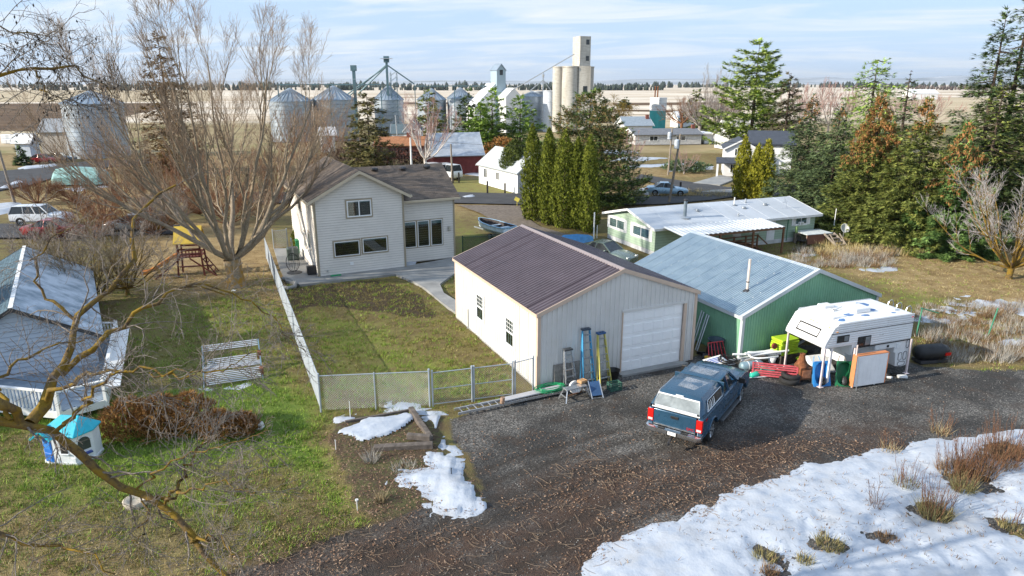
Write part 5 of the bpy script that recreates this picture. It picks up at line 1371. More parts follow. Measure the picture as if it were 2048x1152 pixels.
for k in range(120):
 a=k*.35; hp.append(((.40+.05*math.sin(k*.21))*math.cos(a),(.34+.05*math.cos(k*.17))*math.sin(a),.03+k*.0024))
mb=MB(); mb.tube(hp,.022,5); one('black_hose','coil of black pipe lying by the printed board','hose',mb,m_black,shed_pt(-.92,-.35,.25))
mb=MB(); mb.obox((0,0,.12),(.8,.8,.24)); one('wooden_pallet','low dark box under the black pipe coil','box',mb,m_darksteel,shed_pt(-.92,-.35),30,bevel=.03)
rb=random.Random(8)
ORD=('first','second','third','fourth','fifth','sixth','seventh','eighth','ninth')
LB=[('white boards heaped before the shed',9)]
for k in range(9):
 L=rb.uniform(1.6,2.6); a=SA+rb.uniform(-9,12); mb=MB(); mb.box(-L/2,L/2,-.07,.07,0,.035)
 one('board',('pale grey','off white','weathered')[k%3]+' board, '+ORD[k//3]+' of its colour from below in the heap','board',mb,[M('board_grey',(.46,.48,.52),.6),m_white,m_wood][k%3],shed_pt(.15+rb.uniform(-.6,.8),-.50+rb.uniform(-.35,.45),.06+.045*k),a,(0,rb.uniform(-3,3)),'boards heaped before the shed')
for k in range(5):
 L=rb.uniform(1.4,2.2); mb=MB(); mb.cyl((-L/2,0,0),(L/2,0,0),.05,n=10)
 one('pipe','white plastic pipe, '+ORD[k]+' from below in the heap before the shed','pipe',mb,m_vinyl,shed_pt(.85+rb.uniform(-.4,.5),-.62+rb.uniform(-.3,.35),.50+.04*k),SA+rb.uniform(-25,20),(0,rb.uniform(-4,4)),'plastic pipes in the heap')
arc=[(.75*math.cos(t),.42*math.sin(t),.02*math.sin(3*t))for t in np.linspace(.3,5.4,26)]
mb=MB(); mb.tube(arc,.035,7); one('bent_pipe','white flexible pipe bent in a loop on the scrap heap','pipe',mb,m_vinyl,shed_pt(.72,-.82,.62),SA-10)
mb=MB(); mb.lathe([(.001,-.55),(.15,-.53),(.20,-.45),(.20,.45),(.15,.53),(.001,.55)],(0,0,0),16,axis='x'); tk=one('gas_tank','grey blue steel tank lying in front of the boards','tank',mb,M('tank_grey_blue',(.22,.32,.37),.45,.3),shed_pt(-.22,-1.05,.34),SA-8,smooth=True)
for x in(-.2,.25):
 mb=MB(); mb.lathe([(.203,x-.03),(.21,x),(.203,x+.03)],(0,0,0),16,axis='x'); mb.build('strap',m_white,tk)
mb=MB(); mb.lathe([(.001,-.35),(.11,-.33),(.12,0),(.10,.3),(.001,.33)],(0,0,0),12,axis='x'); one('teal_bottle','teal green cylinder lying by the grey tank','cylinder',mb,M('teal_plastic',(.03,.48,.34),.4),shed_pt(-.35,-1.55,.14),SA+6,smooth=True)
mb=MB(); mb.box(-.28,.28,-.2,.2,0,.24); one('cooler_box','small bright teal box by the red steel frame','box',mb,M('teal_plastic',(.03,.48,.34),.4),shed_pt(.25,-1.55,.05),SA-30,(0,12),bevel=.03)
rf_=thing('red_steel_frame','red slatted steel frame lying in front of the scrap','frame',(*G(1548,758).xy,0),164)
for y,z in((0,.46),(0,.12)):
 for q in(0,.10,.2):
  mb=MB(); mb.box(-.95,.95,y-.02-q*.1,y+.02-q*.1,z-.03+q,z+.03+q); mb.build('bar',M('red_pink_enamel',(.55,.10,.12),.5,0,.2,6),rf_)
for x in(-.9,.9):
 mb=MB(); mb.box(x-.03,x+.03,-.03,.03,.06,.70); mb.build('end_bar',M('red_pink_enamel',(.55,.10,.12),.5),rf_)
 mb=MB(); mb.beam((x,.0,.55),(x,-.5,0),.04,.04); mb.build('strut',m_darksteel,rf_)
for k in range(4):
 mb=MB(); mb.cyl((-.85,-.02,0),(.9,.05*k,0),.025,n=8); one('rod',ORD[k]+' thin white rod from the truck under the red steel frame','rod',mb,m_white,(*G(1512+6*k,757-4*k).xy,.06+.03*k),8+5*k,group='rods under the red frame')
def tyre(label,p,r,w,z=0,rx=0,ry=0):
 mb=MB(); mb.lathe([(r*.58,-w/2),(r*.9,-w/2),(r,-w*.3),(r,w*.3),(r*.9,w/2),(r*.58,w/2),(r*.62,0),(r*.58,-w/2)],(0,0,w/2),20)
 return one('tyre',label,'tyre',mb,m_rubber,(*p,z),0,(rx,ry),'tyres lying by the red frame',smooth=True)
tyre('black tyre lying flat by the rusty stove, underneath',G(1578,764).xy,.42,.2)
tyre('black tyre lying flat by the rusty stove, on top',G(1577,763).xy+Vector((.08,.05)),.40,.18,.2,4,3)
cm=thing('chiminea','rusty iron chiminea with a tapered flue on a box stand','stove',(*G(1604,760).xy,0),10)
mb=MB(); mb.box(-.30,.30,-.26,.26,.12,.68); fbx=mb.build('firebox',m_rust,cm,bevel=.02)
mb=MB(); mb.box(-.20,.20,-.275,-.255,.2,.55); mb.build('fire_door',M('rust_orange',(.38,.15,.07),.85,0,.3,8),fbx)
mb=MB(); mb.lathe([(.30,0),(.27,.06),(.15,.30),(.11,.52),(.12,.56),(.09,.55),(.001,.5)],(-.12,0,.68),14); mb.build('flue',m_rust,cm,smooth=True)
for x in(-.26,.26):
 for y in(-.22,.22):mb=MB(); mb.box(x-.02,x+.02,y-.02,y+.02,0,.12); mb.build('leg',m_rust,cm)
def wheelbarrow(label,p,rz,col,hcol):
 """stood on its nose against the camper, tray showing"""
 root=thing('wheelbarrow',label,'wheelbarrow',(*p,0),rz,'wheelbarrows stood under the camper')
 X=Matrix.Translation((0,0,.42))@Matrix.Rotation(R(74),4,'X')
 mb=MB(X); r0=[(-.30,-.42,0),(.30,-.42,0),(.24,.42,0),(-.24,.42,0)]; r1=[(-.40,-.55,.28),(.40,-.55,.28),(.34,.55,.28),(-.34,.55,.28)]; r2=[(x*.93,y*.95,z)for x,y,z in r1]; r3=[(x*.92,y*.95,.03)for x,y,z in r0]
 mb.loft([r0,r1,r2,r3],caps=True); mb.build('tray',col,root,bevel=.05,seg=2,subsurf=2,smooth=True)
 for s in(-1,1):
  mb=MB(X); mb.tube([(s*.10,.72,-.10),(s*.22,.3,-.06),(s*.26,-.5,-.05),(s*.28,-.95,.02)],.018,6); mb.build('handle',hcol,root)
  mb=MB(X); mb.tube([(s*.20,-.35,-.04),(s*.22,-.40,-.34),(s*.22,-.1,-.05)],.014,5); mb.build('leg',m_galv,root)
 wheel(root,0,0,.20,.10,1,m_galv,5).location=(.0,-.34,.20)
 root.children[-1].rotation_euler=(0,0,math.pi/2)
 return root
wheelbarrow('blue plastic wheelbarrow tipped up behind the camper leg',G(1634,764).xy,8,M('barrow_blue',(.03,.24,.62),.35),M('handle_blue',(.12,.35,.62),.5))
wheelbarrow('green wheelbarrow tipped up beside the blue one',G(1682,764).xy,-6,M('barrow_green',(.02,.17,.07),.4),m_wood)
pn=thing('wall_panel','upright white boarded panel with an orange top leaning on the camper','panel',(*G(1737,772).xy,0),17)
for k in range(8):
 mb=MB(); mb.box(-.80+.2*k,-.604+.2*k,0,.03,.06,1.42); mb.build('board',M('panel_white',(.84,.84,.85),.5,0,.05),pn)
mb=MB(); mb.box(-.82,.82,.03,.22,.05,1.42); mb.build('core',m_white,pn)
mb=MB(); mb.box(-.83,.83,.0,.23,1.42,1.45); mb.build('top_edge',M('orange_edge',(.62,.24,.10),.6),pn)
for x in(-.835,.82):
 mb=MB(); mb.box(x,x+.02,-.004,.23,.05,1.44); mb.build('side_edge',M('orange_edge',(.62,.24,.10),.6),pn)
for x in(-.55,.35):
 mb=MB(); mb.box(x-.03,x+.03,.05,.15,0,.05); mb.build('foot',m_white,pn)
mb=MB(); mb.cyl((0,0,0),(.02,.05,1.9),.03,n=8); one('white_stake','thin white stake standing left of the boarded panel','stake',mb,M('pinkish_stake',(.70,.58,.55),.5),(*G(1703,775).xy,0))
mb=MB(); mb.cyl((0,0,0),(-.05,.10,1.5),.016,n=6); one('thin_rod','thin rod leaning on the front of the boarded panel','rod',mb,m_galv,(*G(1712,781).xy,0))
lm=M('lime_plastic',(.42,.62,.03),.5,0,.12,5)
base=Vector(shed_pt(2.15,-.55))
mb=MB(); mb.box(-.55,.6,-.4,.4,0,.42); one('timber_stack','dark timber stack under the lime green pads','timber',mb,M('dark_timber',(.07,.06,.05),.9,0,.4,6,.5),base,SA,bevel=.03)
for k in range(8):
 mb=MB(); mb.box(-.50,.50,-.36,.36,0,.078)
 one('lime_pad',('topmost lime green pad of the stack by the shed opening' if k==7 else 'lowest lime green pad of the stack by the shed opening' if k==0 else ORD[k]+' lime green pad from below in the stack by the shed opening'),'pad',mb,lm,(base.x+rb.uniform(-.03,.03),base.y+rb.uniform(-.03,.03),.43+k*.092),SA+rb.uniform(-7,7),group='lime green pads',bevel=.03)
mb=MB(); mb.box(-.4,.4,-.25,.25,0,.1); one('lime_pad','lone lime green pad lying right of the stack','pad',mb,lm,(*shed_pt(2.85,-.75)[:2],.25),SA+20,(8,-15),bevel=.03)
mb=MB(); mb.cyl((-.0,-.05,0),(0,.05,0),.14,n=12); one('red_reel','dark red reel on the left side of the lime pads','reel',mb,M('maroon',(.16,.02,.02),.6),(base.x-.62,base.y-.38,.86),SA)
mb=MB(); mb.lathe([(.16,0),(.2,.28),(.001,.29)],(0,0,0),12); one('white_bucket','white bucket below the lime green pads','bucket',mb,m_white,(base.x-.70,base.y-.45,.12),smooth=True)
for k in range(7):
 mb=MB(); mb.lathe([(.001,0),(.10,.03),(.12,.12),(.07,.22),(.001,.24)],(0,0,0),8); one('plastic_bag',ORD[k]+' crumpled white bag from the left at the shed corner','bag',mb,m_white,shed_pt(-.10+.14*k+rb.uniform(-.03,.03),-.10+rb.uniform(-.15,.2),.02),rb.uniform(0,360),(rb.uniform(-30,30),0),'white bags at the shed corner')
for k in range(5):
 L=rb.uniform(1.2,2.2); mb=MB(); mb.box(-L/2,L/2,-.06,.06,0,.05); one('dark_plank',ORD[k]+' dark rotten plank from below before the shed opening','plank',mb,M('rotten_wood',(.09,.075,.06),.9,0,.3,8),shed_pt(3.4+rb.uniform(-.5,.7),-.6+rb.uniform(-.7,.6),.04+.05*k),SA+rb.uniform(-40,40),(0,rb.uniform(-4,4)),'planks before the shed opening')
mb=MB(); mb.beam((0,0,0),(2.6,.6,.35),.12,.05); one('metal_rail','pale metal rail lying under the camper','rail',mb,m_galv,shed_pt(3.1,-.35,.55),SA)
hd=thing('fibreglass_lid','white fibreglass lid leaning behind the blue wheelbarrow','lid',(*G(1650,748).xy,0),15)
mb=MB(Matrix.Rotation(R(38),4,'X')); mb.loft([[(-.6,0,0),(.6,0,0),(.6,1.0,0),(-.6,1.0,0)],[(-.5,.08,.14),(.5,.08,.14),(.5,.92,.14),(-.5,.92,.14)]]); mb.build('shell',m_white,hd,bevel=.04)
bp_=thing('black_tank','black plastic tank with a red lamp behind the camper','tank',(*G(1858,724).xy,0),10)
mb=MB(); mb.lathe([(.001,-.8),(.28,-.75),(.36,-.5),(.36,.5),(.28,.75),(.001,.8)],(0,0,.52),14,axis='x'); mb.build('barrel',m_black,bp_,smooth=True)
mb=MB(); mb.box(.45,.75,-.37,-.33,.42,.56); mb.build('lamp',m_redlens,bp_)
mb=MB(); mb.box(-.7,.7,-.3,.3,.05,.2); mb.build('cradle',m_darksteel,bp_)
for k in range(4):
 mb=MB(); mb.obox((0,0,.05),(rb.uniform(.15,.4),rb.uniform(.1,.25),.08),(rb.uniform(-.3,.3),rb.uniform(-.3,.3),rb.uniform(0,3))); one('scrap_piece',('black' if k%2==0 else 'white')+' scrap on the ground under the camper, '+('left' if k<2 else 'right')+' of the two','scrap',mb,m_white if k%2 else m_black,(*G(1762+14*k,752+rb.uniform(-5,5)).xy,0),group='scrap under the camper')
for k in range(6):
 mb=MB(); mb.obox((0,0,.06),(rb.uniform(.25,.6),rb.uniform(.15,.4),.12),(rb.uniform(-.4,.4),rb.uniform(-.4,.4),rb.uniform(0,3))); one('scrap_piece',('grey','black','rusty')[k%3]+' scrap in the gap between garage and shed, '+('nearer' if k<3 else 'farther')+' one','scrap',mb,[m_darksteel,m_black,m_rust][k%3],shed_pt(-1.1+rb.uniform(-.5,.3),1.1+.5*k,.0),group='scrap in the gap')
mgp=M('post_green',(.06,.24,.15),.6)
for(x,y,lab)in((1832,672,'green steel fence post close behind the camper'),(1976,672,'green steel fence post leaning in the weeds on the right')):
 p=G(x,y); mb=MB(); mb.cyl((0,0,0),(.22 if x>1900 else .08,0,1.5),.035,n=8); one('fence_post',lab,'post',mb,mgp,(*p.xy,0),group='green posts in the weeds')
mb=MB(); p=G(1832,672); q=G(1862,668); mb.cyl((0,0,1.5),(1.0,.1,1.2),.03,n=8); one('fence_rail','green rail slanting from the post behind the camper','rail',mb,mgp,(*p.xy,0))
# ================================================================ raised bed of old timbers
m_sleeper=M('old_sleeper',(.125,.105,.09),.9,0,.35,5,.7,25)
T=[G(690,848),G(822,824),G(862,886),G(868,908),G(745,908)]
def timber(label,a,b2,w=.2,h=.2,z=.0):
 d=b2-a; mb=MB(); L=d.length; mb.box(0,L,-w/2,w/2,0,h)
 return one('timber',label,'timber',mb,m_sleeper,(a.x,a.y,z),math.degrees(math.atan2(d.y,d.x)),group='timbers round the garden bed',bevel=.02)
timber('thin old timber along the back edge of the garden bed',T[0],T[1],.1,.14)
timber('old timber along the snowy path side of the garden bed, far half',T[1],T[1].lerp(T[2],.62),.2,.24)
timber('old timber along the snowy path side of the garden bed, near half',T[1].lerp(T[2],.63),T[2],.2,.26)
timber('thick old timber along the front of the garden bed',G(748,905),G(866,898),.26,.26)
timber('short old timber on top of the front timber corner',G(815,888),G(862,892),.2,.2,.22)
for(x,y,lab)in((701,838,'thin white stake at the fence corner by the snow'),(672,900,'short white stake at the lawn edge'),(715,1022,'low white garden lamp at the end of the lawn edge'),(903,958,'thin dark stake standing in the snow')):
 mb=MB(); mb.cyl((0,0,0),(0,0,.75 if y<850 else .4),.014,n=6); mb.cyl((0,0,.36),(0,0,.40),.05 if y==1022 else .018,n=8); one('stake',lab,'stake',mb,m_black if x==903 else m_white,(*G(x,y).xy,0))
# ================================================================ beside the house
def wheelie(label,p,rz,col):
 root=thing('wheeled_bin',label,'bin',p,rz)
 mb=MB(); mb.loft([[(-.24,-.26,.05),(.24,-.26,.05),(.24,.22,.05),(-.24,.22,.05)],[(-.30,-.36,.98),(.30,-.36,.98),(.30,.34,.98),(-.30,.34,.98)]]); mb.build('body',col,root,bevel=.03)
 mb=MB(); mb.loft([[(-.32,-.38,.99),(.32,-.38,.99),(.32,.38,.99),(-.32,.38,.99)],[(-.28,-.33,1.07),(.28,-.33,1.07),(.28,.36,1.07),(-.28,.36,1.07)]]); mb.build('lid',col,root,bevel=.02)
 mb=MB(); mb.tube([(-.26,.36,.95),(-.26,.46,.98),(.26,.46,.98),(.26,.36,.95)],.018,6); mb.build('handle',m_black,root)
 for s in(-1,1):wheel(root,s*.26,.24,.12,.06,1).rotation_euler=(0,0,math.pi/2)
 return root
wheelie('green wheeled bin by the side wall of the house',(*G(601,510).xy,.14),20,M('bin_green',(.02,.20,.08),.45))
au=thing('air_conditioner','grey green outdoor air conditioner at the back left of the house','air conditioner',(*G(587,522).xy,.14),22)
mb=MB(); mb.box(-.40,.40,-.40,.40,0,.85); bd=mb.build('case',M('ac_grey_green',(.10,.14,.12),.5,.2),au,bevel=.05)
for k in range(9):
 mb=MB(); mb.box(-.36,.36,-.412,-.40,.10+.08*k,.14+.08*k); mb.build('louvre',M('ac_louvre',(.16,.19,.17),.5),bd)
mb=MB(); mb.lathe([(.34,.0),(.34,.03),(.30,.035),(.001,.04)],(0,0,.85),18); mb.build('fan_grille',m_darksteel,au)
eg=thing('hanging_chair','black metal hanging egg chair on the patio','chair',(*G(588,552).xy,.14),10)
def egg(t,u):return(.42*math.sin(t)*math.cos(u),.34*math.sin(t)*math.sin(u),.80-.62*math.cos(t))
mb=MB(); mb.tube([egg(t,u)for u in(math.pi,)for t in np.linspace(.15,3.0,12)]+[egg(t,0)for t in np.linspace(3.0,.15,12)],.022,6,closed=True); mb.build('frame_hoop',m_black,eg)
for u in(math.pi*.25,math.pi*.42,math.pi*.58,math.pi*.75):
 mb=MB(); mb.tube([egg(t,u)for t in np.linspace(.2,2.9,10)],.010,4); mb.build('rib',m_black,eg)
for t in(.8,1.3,1.8,2.3):
 mb=MB(); mb.tube([egg(t,u)for u in np.linspace(0,math.pi,10)],.008,4); mb.build('hoop',m_black,eg)
mb=MB(); mb.tube([(0,.5,.0),(0,.55,1.6),(0,.4,2.35),(0,.05,2.45),(0,0,2.2)],.025,6); mb.tube([(0,0,2.2),(0,0,1.42)],.008,4); mb.build('stand',m_galv,eg)
mb=MB(); mb.lathe([(.5,0),(.5,.03),(.001,.03)],(0,.35,0),16); mb.build('base',m_black,eg)
bx=thing('storage_box','black box at the front left corner of the house','box',(*G(624,552).xy,.14),26)
mb=MB(); mb.box(-.28,.28,-.24,.24,0,.55); mb.build('case',m_black,bx,bevel=.02)
for k in range(5):
 mb=MB(); mb.box(-.24,.24,-.25,-.241,.08+.09*k,.12+.09*k); mb.build('slat',m_darksteel,bx)
mb=MB(); mb.obox((0,0,.05),(.7,.12,.08)); one('green_tray','thin green tray lying at the foot of the house front','tray',mb,M('hose_green',(.02,.30,.12),.4),(*G(672,556).xy,.14),26)
curb=[G(x,y)for x,y in((566,560),(580,562),(592,568),(590,577),(576,580),(566,578))]
mb=MB(); mb.tube([(p.x,p.y,.12)for p in curb],.12,8); one('curb_edging','curved concrete edging beside the chain link fence','edging',mb,m_conc,(0,0,0))
# ================================================================ left yard
bn=thing('slatted_bench','white slatted three tier bench with rusty end plates on the dark grass','bench',(-13.05,27.0,0),22)
m_slat=M('slat_white',(.48,.50,.54),.5,0,.08)
def tier(y0,z0,n,pitch,rise,x0=0.,x1=2.3):
 for k in range(n):
  mb=MB(); y=y0+pitch*k; z=z0+rise*k; mb.obox(((x0+x1)/2,y,z),(x1-x0,.046,.025),(math.atan2(rise,pitch),0,0)); mb.build('slat',m_slat,bn)
tier(-.16,.10,7,.085,.05,.08,2.28); tier(.80,.36,5,.085,.01,.0,2.32); tier(1.26,.42,4,.07,.06,.12,2.2); tier(2.0,.84,4,.075,.055,.0,2.3)
for x in(-.02,2.34):
 mb=MB(); mb.beam((x,-.2,0),(x,2.2,1.02),.05,.06); mb.build('side_rail',M('rail_blue_grey',(.20,.30,.38),.5,.3),bn)
 for y,z in((.2,.17),(1.2,.6),(2.2,1.02)):
  mb=MB(); mb.beam((x,y,0),(x,y,z),.05,.05); mb.build('leg',M('rail_blue_grey',(.20,.30,.38),.5,.3),bn)
for y,z in((.18,.26),(1.30,.62)):
 mb=MB(); mb.box(2.24,2.40,y-.14,y+.14,z-.16,z+.16); mb.build('end_plate',M('rust_brown_plate',(.22,.09,.045),.8,0,.3,8),bn)
ph=thing('playhouse','white plastic playhouse with turquoise roof and blue door','playhouse',(*G(150,915).xy,0),-10)
m_pw=M('playhouse_white',(.74,.77,.80),.45,0,.06,3); m_pr=M('playhouse_turquoise',(.02,.42,.55),.4,0,.1,3); m_pb=M('playhouse_blue',(.03,.16,.55),.4)
fp=[(-.75,-.42),(-.28,-.50),(.48,-.42),(.72,.15),(.60,.62),(-.55,.62)]
mb=MB(); mb.prism(fp,0,1.12,'z'); wl=mb.build('wall',m_pw,ph,bevel=.03,seg=2)
for k in range(len(fp)):
 a,c=Vector((*fp[k],0)),Vector((*fp[(k+1)%len(fp)],0)); mb=MB()
 mb.beam(a+Vector((0,0,.03)),c+Vector((0,0,.03)),.05,.10); mb.build('plinth',m_pw,ph)
def onface(k,s0,s1,z0,z1,out,name,m,par,arch=False):
 a,c=Vector((*fp[k],0)),Vector((*fp[(k+1)%len(fp)],0)); d=(c-a); L=d.length; d.normalize(); nrm=Vector((d.y,-d.x,0))
 X=Matrix.Translation(a)@Matrix(((d.x,-nrm.x,0,0),(d.y,-nrm.y,0,0),(0,0,1,0),(0,0,0,1)))
 mb=MB(X); x0,x1=s0*L,s1*L
 if arch:
  cx2,r=(x0+x1)/2,(x1-x0)/2; pl2=[(x0,z0),(x1,z0)]+[(cx2+r*math.cos(t),z1-r+r*math.sin(t))for t in np.linspace(0,math.pi,9)]
 else:pl2=[(x0,z0),(x1,z0),(x1,z1),(x0,z1)]
 mb.prism(pl2,-out,.0-.002,'y'); return mb.build(name,m,par,bevel=.008,seg=1)
d_=onface(0,.14,.92,.06,1.02,.03,'door',m_pb,ph)
onface(0,.22,.84,.12,.40,.045,'door_panel',m_pb,d_); onface(0,.22,.84,.55,.92,.045,'door_panel',M('playhouse_blue2',(.05,.22,.62),.4),d_)
w2=onface(1,.34,.66,.42,.94,.02,'window',m_black,ph,True); onface(1,.28,.72,.38,.42,.06,'sill',m_pw,w2)
w3=onface(2,.18,.82,.45,.92,.02,'window',M('playhouse_dark',(.05,.06,.05),.6),ph,True); onface(2,.14,.80,.30,.36,.13,'counter',M('playhouse_navy',(.03,.06,.25),.4),w3)
onface(1,.80,.97,.05,.26,.02,'brick_relief',m_pw,ph); onface(1,.05,.22,.05,.24,.02,'brick_relief',m_pw,ph)
rp=[(-.80,-.50,1.10),(.56,-.48,1.07),(.78,.16,1.07),(.66,.68,1.10),(-.62,.68,1.10)]
rg=[(-.28,.05,1.58),(.36,.10,1.58)]
mb=MB(); vs=rp+rg+[(x,y,z-.05)for x,y,z in rp]
mb.add(vs,[(0,1,6,5),(1,2,6),(2,3,6),(3,4,5,6),(4,0,5),(7,8,1,0),(8,9,2,1),(9,10,3,2),(10,11,4,3),(11,7,0,4),(11,10,9,8,7)]); rf2=mb.build('roof',m_pr,ph,bevel=.02)
mb=MB(); mb.prism([(-.92,1.0),(-.50,1.34),(-.12,1.02),(-.16,.96),(-.50,1.26),(-.88,.94)],-.72,-.25,'y'); mb.build('door_gable',m_pr,ph)
mb=MB(); mb.box(.0,.42,-.60,-.46,1.02,1.08); mb.build('awning',m_pr,ph)
ps=thing('play_set','dark red wooden climbing tower with a gold canopy and orange slide','play set',(*G(388,548).xy,0),14)
m_prd=M('redwood_stain',(.15,.04,.028),.7,0,.3,8)
for sx in(-.65,.65):
 for sy in(-.6,.6):
  mb=MB(); mb.beam((sx*1.25,sy*1.2,0),(sx,sy,2.45),.10,.10); mb.build('post',m_prd,ps)
for k in range(7):
 mb=MB(); mb.box(-.72+.206*k,-.53+.206*k,-.66,.66,1.28,1.32); mb.build('deck_board',m_prd,ps)
for z in(1.5,1.85):
 for(x0,x1,y0,y1)in((-.70,.70,-.64,-.60),(-.70,.70,.60,.64),(.62,.66,-.6,.6)):
  mb=MB(); mb.box(x0,x1,y0,y1,z-.05,z+.05); mb.build('rail',m_prd,ps)
for k in range(7):
 x=-.6+.2*k; mb=MB(); mb.box(x-.03,x+.03,-.665,-.641,1.32,1.9); mb.build('picket',m_prd,ps)
mb=MB(); mb.prism([(-.95,2.30),(0,3.30),(.95,2.30),(.93,2.25),(0,3.24),(-.93,2.25)],-.85,.85,'x'); mb.build('canopy',M('gold_canvas',(.60,.43,.07),.8,0,.15,3),ps)
sld=[(-.7,0,1.32),(-1.1,0,1.22),(-1.8,0,.78),(-2.4,0,.42),(-2.8,0,.25),(-3.2,0,.22)]
mb=MB(); rings=[]
for x,y,z in sld:rings.append([(x,-.26,z+.20),(x,-.22,z),(x,.22,z),(x,.26,z+.20),(x,.29,z+.20),(x,.25,z-.04),(x,-.25,z-.04),(x,-.29,z+.20)])
mb.loft(rings); mb.build('slide',M('slide_orange',(.72,.34,.10),.4),ps,angle=50)
for s in(-.5,.5):
 mb=MB(); mb.beam((1.5,s,0),(.66,s,1.3),.08,.06); mb.build('ladder_rail',m_prd,ps)
for k in range(4):
 f=(k+.8)/4.6; mb=MB(); mb.beam((1.5-.84*f,-.5,1.3*f),(1.5-.84*f,.5,1.3*f),.06,.05); mb.build('ladder_rung',m_prd,ps)
for s in(-1,1):
 mb=MB(); mb.beam((s*1.9-.3,-.9,0),(s*.3-.3,-.7,1.25),.08,.08); mb.build('brace',m_prd,ps)
mb=MB(); mb.box(-.9,1.2,.3,.5,.42,.48); mb.build('seat_board',m_prd,ps)
nh=thing('neighbour_house','house at the left edge with blue grey shingles and a frosted shady roof slope','house',(-27.1,37.5,0),32)
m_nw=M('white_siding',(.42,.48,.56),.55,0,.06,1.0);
b=NB('blue_grey_shingles')
br=b.n('ShaderNodeTexBrick'); br.inputs['Scale'].default_value=1; br.inputs['Brick Width'].default_value=.36; br.inputs['Row Height'].default_value=.17; br.inputs['Mortar Size'].default_value=.008
br.inputs['Color1'].default_value=(.045,.085,.115,1); br.inputs['Color2'].default_value=(.09,.15,.19,1); br.inputs['Mortar'].default_value=(.015,.025,.035,1)
uvn=b.n('ShaderNodeUVMap'); uvn.uv_map='slope'; b.l(uvn.outputs[0],br.inputs['Vector']); b.set(br.outputs[0],.85,0.,.3); b.bump(br.outputs[1],-.5,.02); m_nsh=b.m
NH,NP,NLn=2.7,3.6,12.5
npz=lambda x:NP-abs(x)*.58
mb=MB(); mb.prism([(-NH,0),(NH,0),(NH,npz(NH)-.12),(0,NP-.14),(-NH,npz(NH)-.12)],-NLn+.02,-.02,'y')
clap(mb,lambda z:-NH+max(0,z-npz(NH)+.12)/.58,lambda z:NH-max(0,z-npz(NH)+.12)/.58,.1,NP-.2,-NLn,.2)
mb.build('wall',[m_nw,M('blue_lap_shadow',(.28,.33,.40),.8)],nh)  # edge colour darkened as painted lap shadow
b=NB('frosted_shingles'); n1=b.noise(.9,5,.6); n2=b.noise(30,3)
b.set(b.mix(b.ramp(n1,[(.38,.25),(.6,.95)]),(.12,.18,.23),b.ramp(n2,[(.3,(.46,.54,.64)),(.7,(.62,.68,.75))])),.8,0.,.3); b.bump(n2,.3,.01)
e_=NH+.35
slope_slab('roof',[(e_,-NLn-.35,npz(e_)),(e_,.35,npz(e_)),(0,.35,NP),(0,-NLn-.35,NP)],.12,b.m,nh)['label']='frosted shady roof slope'
slope_slab('roof',[(-e_,.35,npz(e_)),(-e_,-NLn-.35,npz(e_)),(0,-NLn-.35,NP),(0,.35,NP)],.12,m_nsh,nh)
mb=MB(); mb.beam((0,-NLn-.36,NP+.01),(0,.36,NP+.01),.16,.03); mb.build('ridge_cap',m_white,nh)
for y in(-NLn-.38,.352):
 mb=MB(); mb.prism([(-e_,npz(e_)+.02),(0,NP+.02),(e_,npz(e_)+.02),(e_,npz(e_)-.16),(0,NP-.16),(-e_,npz(e_)-.16)],y,y+.028,'y'); mb.build('bargeboard',m_darksteel,nh)
mb=MB(); mb.box(NH-.02,NH+.05,-7.2,-6.3,.55,1.85); mb.build('door',m_white,nh)
dk_=thing('deck','raised grey blue plank deck with white balustrade beside the white house','deck')
DP=[G(x,y,.55)for x,y in((236,676),(212,798),(118,822),(-30,806),(-20,738),(95,706),(150,675))]
DPn=[(p.x,p.y)for p in DP]
m_dkp=M('deck_grey_blue',(.23,.29,.36),.6,0,.12,4)
dirp=Vector((math.cos(R(60)),math.sin(R(60)))); nrp=Vector((-dirp.y,dirp.x))
ctr=sum((Vector(p)for p in DPn),Vector((0,0)))/len(DPn)
for k in range(-40,41):
 o0=ctr+nrp*(k*.155)
 ts=[]
 for i in range(len(DPn)):
  a,c=Vector(DPn[i]),Vector(DPn[(i+1)%len(DPn)]); e=c-a
  den=dirp.x*e.y-dirp.y*e.x
  if abs(den)<1e-9:continue
  w_=a-o0; t=(w_.x*e.y-w_.y*e.x)/den; u=(w_.x*dirp.y-w_.y*dirp.x)/den
  if 0<=u<=1:ts.append(t)
 if len(ts)>=2 and max(ts)-min(ts)>.2:
  a,c=o0+dirp*min(ts),o0+dirp*max(ts); mb=MB(); mb.beam((a.x,a.y,.53),(c.x,c.y,.53),.142,.04); mb.build('plank',m_dkp,dk_)
for i in range(len(DP)):
 a,c=DP[i],DP[(i+1)%len(DP)]
 mb=MB(); mb.beam((a.x,a.y,.38),(c.x,c.y,.38),.06,.30); mb.build('skirt_board',m_white,dk_)
 if i in(4,5):continue
 n=max(3,int((c-a).length/.16))
 if i==1:n=0
 for k in range(n):
  q=a.lerp(c,(k+.5)/n); mb=MB(); mb.box(q.x-.025,q.x+.025,q.y-.025,q.y+.025,.55,1.30); mb.build('baluster',m_white,dk_)
 mb=MB(); mb.beam((a.x,a.y,1.32),(c.x,c.y,1.32),.14,.05); mb.build('hand_rail',m_white,dk_)
 mb=MB(); mb.box(a.x-.06,a.x+.06,a.y-.06,a.y+.06,0,1.45); mb.build('newel_post',m_white,dk_)
